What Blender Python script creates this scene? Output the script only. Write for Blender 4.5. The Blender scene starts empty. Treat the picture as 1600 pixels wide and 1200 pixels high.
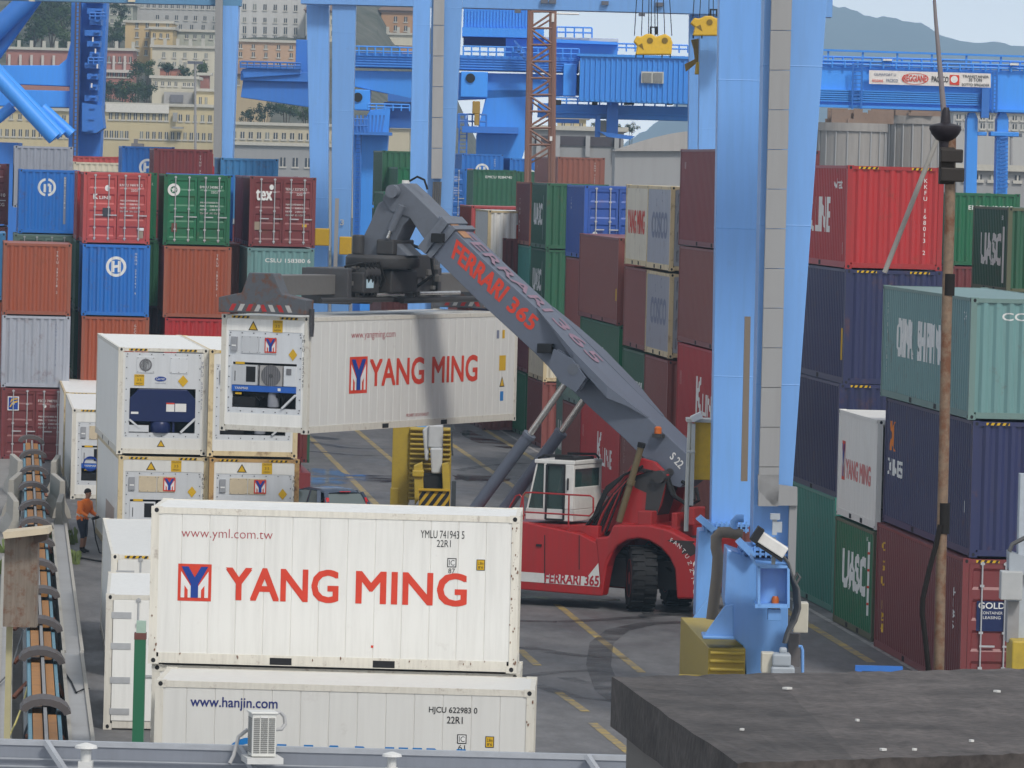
import bpy, bmesh, math, random
from mathutils import Vector, Matrix
R = math.radians
rnd = random.Random(7)
sc = bpy.context.scene
COL = sc.collection
# ---------------------------------------------------------------- camera geometry (world: +Y runs along the container rows)
F_PX, H = 9000.0, 10.85
TH, PIT, ROLL = math.atan(860/9000), math.atan(333/9000), .026
FW = Vector((math.sin(TH)*math.cos(PIT), math.cos(TH)*math.cos(PIT), -math.sin(PIT)))
RT = Vector((math.cos(TH), -math.sin(TH), 0)); UP = RT.cross(FW)
R2 = RT*math.cos(ROLL)+UP*math.sin(ROLL); U2 = -RT*math.sin(ROLL)+UP*math.cos(ROLL)
CP = Vector((0, 0, H))
DH = Vector((math.sin(TH), math.cos(TH), 0))
def ray(x, y): return FW+R2*((x-800)/F_PX)+U2*((600-y)/F_PX)
def at(x, y, D): return CP+ray(x, y)*D
def onz(x, y, z=0.0):
    d = ray(x, y); return CP+d*((z-H)/d.z)
def pt(px, z, D):            # point at picture column px, height z, distance D
    y = 600
    for _ in range(4):
        p = at(px, y, D); y += (p.z-z)*F_PX/D
    return at(px, y, D)
# ---------------------------------------------------------------- materials
MATS = {}
def nodes(name):
    m = bpy.data.materials.new(name); m.use_nodes = True
    nt = m.node_tree; b = nt.nodes['Principled BSDF']
    return m, nt, b
def paint(name, c, rough=.5, dirt=.3, rust=.12, metal=0.0, streak=True, sc_=1.0, bump=0.0, dark=.55, rl=.60):
    if name in MATS: return MATS[name]
    m, nt, b = nodes(name); N = nt.nodes; L = nt.links
    tc = N.new('ShaderNodeTexCoord'); oi = N.new('ShaderNodeObjectInfo')
    ad = N.new('ShaderNodeVectorMath'); ad.operation = 'MULTIPLY_ADD'
    cb = N.new('ShaderNodeCombineXYZ')
    for i in range(3): L.new(oi.outputs['Random'], cb.inputs[i])
    L.new(cb.outputs[0], ad.inputs[0]); ad.inputs[1].default_value = (37, 53, 71); L.new(tc.outputs['Object'], ad.inputs[2])
    mp = N.new('ShaderNodeMapping'); L.new(ad.outputs[0], mp.inputs['Vector'])
    mp.inputs['Scale'].default_value = (3*sc_, 3*sc_, (.22 if streak else 3)*sc_)
    n1 = N.new('ShaderNodeTexNoise'); n1.inputs['Scale'].default_value = 2.2; n1.inputs['Detail'].default_value = 6; n1.inputs['Roughness'].default_value = .65
    L.new(mp.outputs[0], n1.inputs['Vector'])
    r1 = N.new('ShaderNodeValToRGB'); r1.color_ramp.elements[0].position = .42; r1.color_ramp.elements[1].position = .78
    L.new(n1.outputs['Fac'], r1.inputs['Fac'])
    f1 = N.new('ShaderNodeMath'); f1.operation = 'MULTIPLY'; f1.inputs[1].default_value = dirt; L.new(r1.outputs[0], f1.inputs[0])
    hv = N.new('ShaderNodeHueSaturation'); hv.inputs['Color'].default_value = (*c, 1)
    mr = N.new('ShaderNodeMapRange'); mr.inputs['To Min'].default_value = .86; mr.inputs['To Max'].default_value = 1.12
    L.new(oi.outputs['Random'], mr.inputs['Value']); L.new(mr.outputs[0], hv.inputs['Value'])
    mx = N.new('ShaderNodeMixRGB'); L.new(f1.outputs[0], mx.inputs['Fac']); L.new(hv.outputs[0], mx.inputs[1])
    mx.inputs[2].default_value = (c[0]*dark+.03, c[1]*dark+.026, c[2]*dark+.02, 1)
    n2 = N.new('ShaderNodeTexNoise'); n2.inputs['Scale'].default_value = 1.9*sc_; n2.inputs['Detail'].default_value = 9; n2.inputs['Roughness'].default_value = .72
    L.new(ad.outputs[0], n2.inputs['Vector'])
    r2 = N.new('ShaderNodeValToRGB'); r2.color_ramp.elements[0].position = rl; r2.color_ramp.elements[1].position = rl+.13
    L.new(n2.outputs['Fac'], r2.inputs['Fac'])
    f2 = N.new('ShaderNodeMath'); f2.operation = 'MULTIPLY'; f2.inputs[1].default_value = rust; L.new(r2.outputs[0], f2.inputs[0])
    m2 = N.new('ShaderNodeMixRGB'); L.new(f2.outputs[0], m2.inputs['Fac']); L.new(mx.outputs[0], m2.inputs[1]); m2.inputs[2].default_value = (.13, .05, .022, 1)
    L.new(m2.outputs[0], b.inputs['Base Color'])
    b.inputs['Roughness'].default_value = rough; b.inputs['Metallic'].default_value = metal
    b.inputs['Specular IOR Level'].default_value = .5
    if bump:
        bp = N.new('ShaderNodeBump'); bp.inputs['Strength'].default_value = bump; bp.inputs['Distance'].default_value = .03
        L.new(n2.outputs['Fac'], bp.inputs['Height']); L.new(bp.outputs[0], b.inputs['Normal'])
    MATS[name] = m; return m
def plain(name, c, rough=.6, metal=0.0, spec=.3):
    if name in MATS: return MATS[name]
    m, nt, b = nodes(name); N = nt.nodes; L = nt.links
    tc = N.new('ShaderNodeTexCoord'); n = N.new('ShaderNodeTexNoise'); n.inputs['Scale'].default_value = 5; n.inputs['Detail'].default_value = 5
    L.new(tc.outputs['Object'], n.inputs['Vector'])
    mx = N.new('ShaderNodeMixRGB'); mx.inputs[1].default_value = (*[v*.82 for v in c], 1); mx.inputs[2].default_value = (*[min(1, v*1.12) for v in c], 1)
    L.new(n.outputs['Fac'], mx.inputs['Fac']); L.new(mx.outputs[0], b.inputs['Base Color'])
    b.inputs['Roughness'].default_value = rough; b.inputs['Metallic'].default_value = metal; b.inputs['Specular IOR Level'].default_value = spec
    MATS[name] = m; return m
def glass(name, c=(.02, .035, .04)):
    if name in MATS: return MATS[name]
    m, nt, b = nodes(name); b.inputs['Base Color'].default_value = (*c, 1); b.inputs['Roughness'].default_value = .08
    b.inputs['Specular IOR Level'].default_value = .6; MATS[name] = m; return m
BLACK = plain('black_rubber', (.012, .012, .013), .75)
DARK = plain('dark_gap', (.02, .02, .022), .8)
GREASE = paint('greasy_dark_steel', (.035, .034, .036), .6, .5, .25, streak=False)
WHITE_T = plain('white_lettering', (.72, .72, .70), .6)
BLACK_T = plain('black_lettering', (.02, .02, .022), .6)
RED_T = plain('red_lettering', (.62, .055, .028), .55)
DKRED_T = plain('dark_red_lettering', (.36, .02, .035), .55)
BLUE_T = plain('blue_lettering', (.012, .05, .28), .55)
CYAN_T = plain('sky_blue_lettering', (.02, .19, .5), .55)
YEL_T = plain('yellow_decal', (.62, .38, .015), .55)
ORG_T = plain('orange_decal', (.7, .2, .02), .55)
PINK_T = plain('faded_pink_lettering', (.55, .2, .3), .6)
GREY_T = plain('grey_lettering', (.2, .22, .3), .6)
STEEL = plain('galvanised_steel', (.46, .47, .48), .45, .3)
C = dict(orange=(.34, .078, .034), blue=(.014, .145, .50), red=(.46, .045, .04), green=(.006, .125, .05), maroon=(.165, .028, .03),
 teal=(.14, .27, .265), navy=(.019, .025, .088), brown=(.21, .062, .052), grey=(.34, .36, .41), deepgreen=(.02, .10, .05), ltblue=(.05, .22, .46),
 bred=(.38, .02, .022), cream=(.66, .60, .46), white=(.74, .735, .70), dkred=(.12, .02, .03), royal=(.022, .085, .36), seagreen=(.045, .25, .20), coral=(.42, .06, .055),
 rustbrown=(.26, .09, .06), greygreen=(.13, .20, .17))
def cpaint(k):
    if k == 'white': return paint('container_white', C[k], .45, .50, .20, dark=.68, rl=.61)
    return paint('container_'+k, C[k], .42, .46, .42, rl=.57)
# ---------------------------------------------------------------- mesh builder
class MB:
    def __init__(s): s.v = []; s.f = []; s.m = []
    def add(s, vs, fs, mi=0):
        o = len(s.v); s.v += [tuple(v) for v in vs]; s.f += [tuple(i+o for i in f) for f in fs]; s.m += [mi]*len(fs)
    def box(s, a, b, mi=0):
        x0, y0, z0 = [min(p, q) for p, q in zip(a, b)]; x1, y1, z1 = [max(p, q) for p, q in zip(a, b)]
        s.add([(x0,y0,z0),(x1,y0,z0),(x1,y1,z0),(x0,y1,z0),(x0,y0,z1),(x1,y0,z1),(x1,y1,z1),(x0,y1,z1)],
              [(0,3,2,1),(4,5,6,7),(0,1,5,4),(1,2,6,5),(2,3,7,6),(3,0,4,7)], mi)
    def hexa(s, p, mi=0):     # 8 points, bottom ring then top ring
        s.add(p, [(0,3,2,1),(4,5,6,7),(0,1,5,4),(1,2,6,5),(2,3,7,6),(3,0,4,7)], mi)
    def bar(s, p, q, w, h=None, mi=0, up=(0, 0, 1)):
        p = Vector(p); q = Vector(q); d = (q-p).normalized(); h = h or w; u = Vector(up)
        if abs(d.dot(u)) > .98: u = Vector((0, 1, 0))
        a = d.cross(u).normalized()*(w/2); b = a.cross(d).normalized()*(h/2)
        s.hexa([p-a-b, p+a-b, q+a-b, q-a-b, p-a+b, p+a+b, q+a+b, q-a+b], mi)
    def tube(s, pts, r, n=8, mi=0, caps=True):
        pts = [Vector(p) for p in pts]; rs = r if isinstance(r, (list, tuple)) else [r]*len(pts)
        vs = []; fs = []; pa = None
        for i, p in enumerate(pts):
            d = (pts[min(i+1, len(pts)-1)]-pts[max(i-1, 0)]).normalized()
            if pa is None: a = d.orthogonal().normalized()
            else:
                a = pa-d*pa.dot(d); a = a.normalized() if a.length > 1e-6 else d.orthogonal().normalized()
            pa = a; b = d.cross(a)
            vs += [p+(a*math.cos(2*math.pi*k/n)+b*math.sin(2*math.pi*k/n))*rs[i] for k in range(n)]
        for i in range(len(pts)-1):
            for k in range(n): fs.append((i*n+k, i*n+(k+1) % n, (i+1)*n+(k+1) % n, (i+1)*n+k))
        if caps: fs += [tuple(range(n))[::-1], tuple((len(pts)-1)*n+k for k in range(n))]
        s.add(vs, fs, mi)
    def prism(s, poly, dvec, mi=0):   # poly: 3d points, extruded by dvec
        n = len(poly); d = Vector(dvec); p = [Vector(q) for q in poly]
        s.add(p+[q+d for q in p], [tuple(range(n))[::-1], tuple(range(n, 2*n))]+[(i, (i+1) % n, n+(i+1) % n, n+i) for i in range(n)], mi)
    def lathe(s, prof, c=(0, 0, 0), n=16, mi=0, axis='z'):
        vs = []; fs = []
        for r, z in prof:
            for k in range(n):
                a = 2*math.pi*k/n; x, y = r*math.cos(a), r*math.sin(a)
                v = {'z': (x, y, z), 'y': (x, z, y), 'x': (z, x, y)}[axis]
                vs.append((v[0]+c[0], v[1]+c[1], v[2]+c[2]))
        for i in range(len(prof)-1):
            for k in range(n): fs.append((i*n+k, i*n+(k+1) % n, (i+1)*n+(k+1) % n, (i+1)*n+k))
        fs += [tuple(range(n))[::-1], tuple((len(prof)-1)*n+k for k in range(n))]
        s.add(vs, fs, mi)
    def mesh(s, name, mats=None, smooth=False, fix=True):
        me = bpy.data.meshes.new(name); me.from_pydata(s.v, [], s.f)
        for m in (mats or []): me.materials.append(m)
        me.polygons.foreach_set('material_index', s.m)
        if fix:
            bm = bmesh.new(); bm.from_mesh(me); bmesh.ops.recalc_face_normals(bm, faces=bm.faces); bm.to_mesh(me); bm.free()
        if smooth:
            me.polygons.foreach_set('use_smooth', [True]*len(s.f)); me.set_sharp_from_angle(angle=R(40))
        me.update(); return me
    def build(s, name, mats, parent=None, smooth=False, label=None, bevel=0.0, fix=True):
        mats = mats if isinstance(mats, (list, tuple)) else [mats]
        o = bpy.data.objects.new(name, s.mesh(name, mats, smooth, fix)); COL.objects.link(o)
        if parent: o.parent = parent
        if label: o['label'] = label
        if bevel:
            md = o.modifiers.new('bevel', 'BEVEL'); md.width = bevel; md.segments = 2; md.limit_method = 'ANGLE'
        return o
def empty(name, loc, rz=0.0, label=None, cat=None, group=None):
    o = bpy.data.objects.new(name, None); COL.objects.link(o); o.location = loc; o.rotation_euler = (0, 0, rz); o.empty_display_size = .3
    if label: tag(o, label, cat, group)
    return o
def tag(o, label=None, cat=None, group=None, kind=None):
    if label: o['label'] = label
    if cat: o['category'] = cat
    if group: o['group'] = group
    if kind: o['kind'] = kind
    return o
def link(name, me, mats, parent, loc=None, rot=None, label=None):
    o = bpy.data.objects.new(name, me); COL.objects.link(o); o.parent = parent
    if loc: o.location = loc
    if rot: o.rotation_euler = rot
    for i, m in enumerate(mats):
        if i < len(o.material_slots): o.material_slots[i].link = 'OBJECT'; o.material_slots[i].material = m
    if label: o['label'] = label
    return o
# ---------------------------------------------------------------- lettering
def text2d(s, size, bold=0.0, align='LEFT', space=1.0):
    cu = bpy.data.curves.new('t', 'FONT'); cu.body = s; cu.size = size; cu.align_x = align; cu.offset = bold*size; cu.resolution_u = 3; cu.space_character = space
    cu.fill_mode = 'FRONT'
    o = bpy.data.objects.new('t', cu); COL.objects.link(o)
    dg = bpy.context.evaluated_depsgraph_get(); dg.update()
    me = bpy.data.meshes.new_from_object(o.evaluated_get(dg), depsgraph=dg)
    bpy.data.objects.remove(o); bpy.data.curves.remove(cu); return me
def text_w(me): xs = [v.co.x for v in me.vertices]; return (min(xs), max(xs)) if xs else (0, 0)
def lay(me, fn, cuts=None, nrm=None, lift=0.0):
    """map flat (u,v) mesh to 3d with fn(u,v); cut first along given u positions"""
    if cuts:
        bm = bmesh.new(); bm.from_mesh(me); lo, hi = text_w(me)
        for u in cuts:
            if lo < u < hi: bmesh.ops.bisect_plane(bm, geom=bm.verts[:]+bm.edges[:]+bm.faces[:], plane_co=(u, 0, 0), plane_no=(1, 0, 0))
        bm.to_mesh(me); bm.free()
    for v in me.vertices: v.co = fn(v.co.x, v.co.y)+(nrm*(lift+v.co.z) if nrm is not None else Vector())
    me.update(); return me
def shift2d(me, u, v, sx=1.0, sy=1.0, ver=False):
    for p in me.vertices:
        x, y = p.co.x*sx, p.co.y*sy
        p.co = (u+x, v+y, 0)
    return me
def flat(polys):     # list of 2d polygons -> mesh
    me = bpy.data.meshes.new('decal'); vs = []; fs = []
    for p in polys:
        o = len(vs); vs += [(a, b, 0) for a, b in p]; fs.append(tuple(range(o, o+len(p))))
    me.from_pydata(vs, [], fs); return me
def ring2(cx, cy, r0, r1, n=28, a0=0, a1=360):
    ps = []
    for k in range(n):
        a, b = R(a0+(a1-a0)*k/n), R(a0+(a1-a0)*(k+1)/n)
        ps.append([(cx+r0*math.cos(a), cy+r0*math.sin(a)), (cx+r1*math.cos(a), cy+r1*math.sin(a)), (cx+r1*math.cos(b), cy+r1*math.sin(b)), (cx+r0*math.cos(b), cy+r0*math.sin(b))])
    return ps
def disc2(cx, cy, r, n=20, sy=1.0): return [[(cx+r*math.cos(2*math.pi*k/n), cy+r*sy*math.sin(2*math.pi*k/n)) for k in range(n)]]
def rect2(x0, y0, x1, y1): return [[(x0, y0), (x1, y0), (x1, y1), (x0, y1)]]
# ---------------------------------------------------------------- containers
W = 2.438
PER, DEP = .278, .045
def corr(u):                 # depth of the corrugation below the outer plane at position u
    t = (u % PER)/PER
    if t < .26: return 0.0
    if t < .5: return DEP*(t-.26)/.24
    if t < .76: return DEP
    return DEP*(1-(t-.76)/.24)
def breaks(L, lo=0.0):
    out = []; k = 0
    while k*PER < L+PER:
        for t in (0, .26, .5, .76):
            u = k*PER+t*PER
            if lo < u < L: out.append(u)
        k += 1
    return out
CACHE = {}; PLACED = []
def cached(key, fn):
    if key not in CACHE: CACHE[key] = fn()
    return CACHE[key]
def frame_mesh(L, Hh, reefer):
    b = MB(); p = .13; c = .165
    for x in (0, W-p):
        for y in (0, L-p): b.box((x, y, .118), (x+p, y+p, Hh-.118))
    rt, rb = (.10, .17) if reefer else (.07, .15)
    for x in (0.004, W-.064):
        b.box((x, c, Hh-.012-rt), (x+.06, L-c, Hh-.012)); b.box((x, c, .02), (x+.06, L-c, .02+rb))
    for y in (0.004, L-.084):
        b.box((c, y, Hh-.012-.09), (W-c, y+.08, Hh-.012)); b.box((c, y, .03), (W-c, y+.08, .03+.13))
    for x in (-.004, W-c+.004):
        for y in (-.004, L-.178+.004):
            for z in (0, Hh-.118):
                b.box((x, y, z), (x+c, y+.178, z+.118))
                cx, cy, cz = x+c/2, y+.089, z+.06
                fx = -.0065 if x < 1 else W+.0065; fy = -.0065 if y < 1 else L+.0065
                o = [(fx, cy+.038*math.cos(a), cz+.04*math.sin(a)) for a in [k*math.pi/4 for k in range(8)]]
                b.add(o, [tuple(range(8))], 1)
                o = [(cx+.034*math.cos(a), fy, cz+.042*math.sin(a)) for a in [k*math.pi/4 for k in range(8)]]
                b.add(o, [tuple(range(8))], 1)
    # fork pockets seen as dark openings in the bottom side rails
    for q in (.36, .64):
        for fx in (.0015, W-.0015):
            b.add([(fx, L*q-.18, .035), (fx, L*q+.18, .035), (fx, L*q+.18, .15), (fx, L*q-.18, .15)], [(0, 1, 2, 3)], 1)
    return b.mesh('frame', [None, None])
def wall_mesh(L, Hh, smooth_wall=False):      # along y from .13 to L-.13 in plane x=.012 facing -x
    b = MB(); z0, z1 = (.17 if not smooth_wall else .19), Hh-.082-(.03 if smooth_wall else 0)
    if smooth_wall:
        us = [(.13, 0)]; u = .13+.42
        while u < L-.3: us += [(u-.010, 0), (u, .012), (u+.010, 0)]; u += .455
        us.append((L-.13, 0)); off = .016
    else:
        us = [(.13, corr(.13))]+[(u, corr(u)) for u in breaks(L-.13, .13)]+[(L-.13, corr(L-.13))]; off = .012
    vs = []; fs = []
    for u, d in us: vs += [(off+d, u, z0), (off+d, u, z1)]
    for i in range(len(us)-1): fs.append((2*i, 2*i+1, 2*i+3, 2*i+2))
    b.add(vs, fs)
    return b.mesh('side_wall', [None], fix=False)
def endwall_mesh(Hh):        # plane y=.012 facing -y
    b = MB(); us = [(.13, corr(.13))]+[(u, corr(u)) for u in breaks(W-.13, .13)]+[(W-.13, corr(W-.13))]
    vs = []; fs = []
    for u, d in us: vs += [(u, .012+d, .155), (u, .012+d, Hh-.1)]
    for i in range(len(us)-1): fs.append((2*i, 2*i+2, 2*i+3, 2*i+1))
    b.add(vs, fs); return b.mesh('end_wall', [None], fix=False)
def roof_mesh(L, reefer):
    b = MB(); vs = []; fs = []
    us = [.06]; u = .3
    st = .5 if not reefer else .9
    while u < L-.2: us += [u, u+.04]; u += st
    us.append(L-.06)
    if len(us) % 2: us.append(L-.059)
    for i, u in enumerate(us):
        d = -.008 if (i % 4) in (1, 2) else 0.0
        vs += [(.06, u, d-.016), (W-.06, u, d-.016)]
    for i in range(len(us)-1): fs.append((2*i, 2*i+1, 2*i+3, 2*i+2))
    b.add(vs, fs); return b.mesh('roof', [None], fix=True)
def under_mesh(L):
    b = MB(); b.box((.07, .09, .04), (W-.07, L-.09, .155)); return b.mesh('floor', [None])
def door_mesh(Hh, right):
    b = MB(); x0, x1 = (W/2+.012, W-.14) if right else (.14, W/2-.012)
    z0, z1 = .165, Hh-.105; y = .018
    prof = [(z0, 0)]
    n = 4; seg = (z1-z0)/n
    for k in range(n):
        a = z0+k*seg; prof += [(a+.10, 0), (a+.16, .034), (a+seg-.16, .034), (a+seg-.10, 0)]
    prof.append((z1, 0)); m = .07
    vs = []; fs = []
    for z, d in prof: vs += [(x0, y, z), (x0+m, y, z), (x0+m+.03, y+d, z), (x1-m-.03, y+d, z), (x1-m, y, z), (x1, y, z)]
    for i in range(len(prof)-1):
        for k in range(5): fs.append((6*i+k, 6*i+k+1, 6*i+k+7, 6*i+k+6))
    b.add(vs, fs); return b.mesh('door', [None], fix=False)
def rod_mesh(Hh, x):
    b = MB(); b.tube([(x, -.012, .12), (x, -.012, Hh-.06)], .019, 8)
    for z in (.17, .55, 1.3, Hh-.6, Hh-.13): b.box((x-.045, -.03, z), (x+.045, .016, z+.05))
    b.box((x-.03, -.035, 1.02), (x+.30*(1 if x < W/2 else 1), -.012, 1.06))
    return b.mesh('lock_rod', [None])
def face_fn(face, L, corrug, near=True):
    """maps (u right, v up) on a face to local 3d, plus the cut positions in u"""
    e = .005
    if face == 'n': return (lambda u, v: Vector((u, .012+(corr(u) if corrug else .004)-e, v))), (breaks(W) if corrug else None)
    if face == 'd': return (lambda u, v: Vector((u, .018-e+.001, v))), None
    if face == 'm': return (lambda u, v: Vector((u, .008, v))), None
    if face == 's': return (lambda u, v: Vector((.012+(corr(L-u) if corrug else .004)-e, L-u, v))), (sorted(L-q for q in breaks(L)) if corrug else None)
    if face == 'r': return (lambda u, v: Vector((W-.016+e, u, v))), None
    if face == 't': return (lambda u, v: Vector((u, -.001-e, v))), None
    raise ValueError(face)
def mark(root, L, face, kind, u, v, size, mat, s='', corrug=True, sx=1.0, bold=.0, vert=False, name='lettering', lift=0.0, space=1.0):
    if kind == 'text':
        if vert:
            me = bpy.data.meshes.new('v'); bm = bmesh.new(); y = 0
            for ch in s:
                if ch != ' ':
                    m1 = text2d(ch, size, bold, 'CENTER'); shift2d(m1, u, v+y-size*.7, sx); bm.from_mesh(m1); bpy.data.meshes.remove(m1)
                y -= size*1.0
            bm.to_mesh(me); bm.free()
        else: me = shift2d(text2d(s, size, bold, space=space), u, v, sx)
    else: me = s
    fn, cuts = face_fn(face, L, corrug)
    nrm = {'s': Vector((-1, 0, 0)), 'r': Vector((1, 0, 0))}.get(face, Vector((0, -1, 0)))
    lay(me, fn, cuts, nrm, lift); me.name = name
    me.materials.clear(); me.materials.append(mat)
    o = bpy.data.objects.new(name, me); COL.objects.link(o); o.parent = root; return o
def container(label, col, px, D, z0, L=20, Hc='s', end='w', yaw=0.0, group=None, marks=(), loc=None, reefer=False, hazard=False, far='w', near=True, framecol=None):
    L = 6.06 if L == 20 else 12.19; Hh = 2.591 if Hc == 's' else 2.896
    m = cpaint(col); mf = framecol or m
    if loc is None: loc = pt(px, z0+Hh, D); loc = Vector((loc.x, loc.y, z0))
    PLACED.append((loc.copy(), yaw, L, Hh))
    root = empty('reefer_container' if reefer else 'shipping_container', loc, R(yaw), label, 'container', group)
    link('frame', cached(('fr', L, Hh, reefer), lambda: frame_mesh(L, Hh, reefer)), [mf, DARK], root)
    w = cached(('w', L, Hh, reefer), lambda: wall_mesh(L, Hh, reefer))
    link('side_wall', w, [m], root)
    link('side_wall', w, [m], root, (W, L, 0), (0, 0, math.pi))
    link('roof', cached(('ro', L, reefer), lambda: roof_mesh(L, reefer)), [m], root, (0, 0, Hh))
    link('floor', cached(('fl', L), lambda: under_mesh(L)), [DARK], root)
    def put_end(kind, tr):
        kw = dict(loc=(W, L, 0), rot=(0, 0, math.pi)) if tr else {}
        if kind == 'w': link('end_wall', cached(('e', Hh), lambda: endwall_mesh(Hh)), [m], root, **kw)
        elif kind == 'd':
            for rgt in (False, True):
                d = link('door', cached(('d', Hh, rgt), lambda: door_mesh(Hh, rgt)), [m], root, **kw)
                for x in ((.42, .92) if not rgt else (1.52, 2.02)):
                    link('lock_rod', cached(('lr', Hh, x), lambda: rod_mesh(Hh, x)), [STEEL], d)
    if end in 'wd': put_end(end, False)
    if far in 'wd': put_end(far, True)
    if hazard:
        for u0 in (.28, 1.62):
            h = MB(); h.add([(u0, -.002, Hh-.085), (u0+.5, -.002, Hh-.085), (u0+.5, -.002, Hh-.03), (u0, -.002, Hh-.03)], [(0, 1, 2, 3)], 0)
            for k in range(4):
                a = u0+.03+k*.125; h.add([(a, -.004, Hh-.085), (a+.06, -.004, Hh-.085), (a+.09, -.004, Hh-.03), (a+.03, -.004, Hh-.03)], [(0, 1, 2, 3)], 1)
            h.build('hazard_stripe', [YEL_T, BLACK_T], root, fix=False)
    for k in marks: mark(root, L, *k[:7], **(k[7] if len(k) > 7 else {}))
    return root
def T(face, s, u, v, size, mat=None, **k): 
    return (face, 'text', u, v, size, mat or WHITE_T, s, k)
def P(face, polys, u, v, mat, **k): return (face, 'poly', 0, 0, 1.0, mat, shift2d(flat(polys), u, v), k)
def serial(s='TRLU 419731 2', u=1.93, v=2.32, size=.12, mat=None): return T('n', s, u, v, size, mat, vert=True, name='serial_number')
def hring(u, v, r=.36, mat=None):
    mat = mat or WHITE_T
    hp = [[(-.17, -.2), (-.06, -.2), (-.06, .2), (-.17, .2)], [(.06, -.2), (.17, -.2), (.17, .2), (.06, .2)], [(-.06, -.05), (.06, -.03), (.06, .06), (-.06, .05)]]
    return P('n', [[(a*r/.36, b*r/.36) for a, b in q] for q in hp]+ring2(0, 0, r*.72, r), u, v, mat, name='emblem')
def doortext(serial_, ty='22G1'):
    o = [T('d', serial_, 1.30, 2.10, .13, None, sx=.95), T('d', ty, 1.72, 1.92, .12)]
    for k, (a, b) in enumerate((('MAX GW', '24000 KG'), ('TARE', '2200 KG'), ('NET', '21800 KG'), ('CU CAP', '33.1 CU M'))):
        o.append(T('d', a, 1.33, 1.55-.13*k, .085)); o.append(T('d', b, 1.68, 1.55-.13*k, .085))
    return o
# ---------------------------------------------------------------- fitted lettering, emblems, reefer ends
def fit(s, u0, v0, u1, v1, bold=.0):
    me = text2d(s, 1.0, min(bold, 0.0)); lo, hi = text_w(me); ys = [v.co.y for v in me.vertices]; a, b = min(ys), max(ys)
    for p in me.vertices: p.co = (u0+(p.co.x-lo)/(hi-lo)*(u1-u0), v0+(p.co.y-a)/(b-a)*(v1-v0), 0)
    if bold > 0:       # thicken strokes with shifted layers a fraction of a millimetre apart
        d = bold*(v1-v0); bm = bmesh.new()
        for k, (i, j) in enumerate(((0, 0), (-d, -d), (d, -d), (d, d), (-d, d))):
            n = len(bm.verts); bm.from_mesh(me); bm.verts.ensure_lookup_table()
            for v in bm.verts[n:]: v.co.x += i; v.co.y += j; v.co.z = k*.0004
        bm.to_mesh(me); bm.free()
    return me
def TF(face, s, u0, v0, u1, v1, mat=None, bold=.02, **k): return (face, 'poly', 0, 0, 1.0, mat or WHITE_T, fit(s, u0, v0, u1, v1, bold), k)
def ym_logo(face, u0, v0, w, h, lift=0.0, **k):
    q = lambda ps: [[(u0+a*w, v0+b*h) for a, b in p] for p in ps]
    return [P(face, q([[(0, 0), (1, 0), (1, 1), (0, 1)]]), 0, 0, RED_T, name='emblem', lift=lift, **k),
            P(face, q([[(.09, .09), (.39, .09), (.39, .40), (.09, .80)], [(.91, .09), (.91, .80), (.61, .40), (.61, .09)]]), 0, 0, WHITE_T, name='emblem', lift=lift+.003, **k),
            P(face, q([[(.20, .09), (.30, .09), (.30, .30), (.20, .42)], [(.70, .09), (.80, .09), (.80, .42), (.70, .30)]]), 0, 0, RED_T, name='emblem', lift=lift+.006, **k),
            P(face, q([[(.10, .93), (.31, .93), (.5, .64), (.5, .09), (.39, .09), (.39, .45)], [(.90, .93), (.61, .45), (.61, .09), (.5, .09), (.5, .64), (.69, .93)]]), 0, 0, BLUE_T, name='emblem', lift=lift+.009, **k)]
def warn(face, u, v, s=.18, **k):
    return [P(face, [[(u-s*.62, v), (u+s*.62, v), (u, v+s*1.08)]], 0, 0, BLACK_T, name='warning_sign', **k),
            P(face, [[(u-s*.45, v+s*.1), (u+s*.45, v+s*.1), (u, v+s*.88)]], 0, 0, YEL_T, name='warning_sign', lift=.003, **k)]
def caution(face, u, v, w=.26, h=.33, **k):
    return [P(face, rect2(u, v, u+w, v+h), 0, 0, YEL_T, name='caution_sticker', **k),
            TF(face, 'CAUTION', u+.02, v+h*.78, u+w-.02, v+h*.94, BLACK_T, 0, lift=.003, name='caution_sticker', **k),
            TF(face, '3 5', u+w*.3, v+h*.4, u+w*.7, v+h*.62, BLACK_T, 0, lift=.003, name='caution_sticker', **k),
            TF(face, 'HIGH', u+w*.2, v+h*.1, u+w*.8, v+h*.26, BLACK_T, 0, lift=.003, name='caution_sticker', **k)]
NC = dict(corrug=False)
UNITW = paint('unit_pale_grey', (.56, .58, .60), .45, .25, .04)
BEIGE = plain('beige_plate', (.56, .47, .33), .6)
NAVYU = plain('unit_navy', (.012, .022, .085), .35)
FANG = plain('fan_grille', (.16, .16, .17), .5)
CREAMF = paint('rusty_cream_frame', (.64, .52, .31), .55, .5, .75, rl=.54)
WHTF = paint('stained_white_frame', (.70, .67, .59), .5, .45, .55, sc_=2.2, rl=.57)
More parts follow.
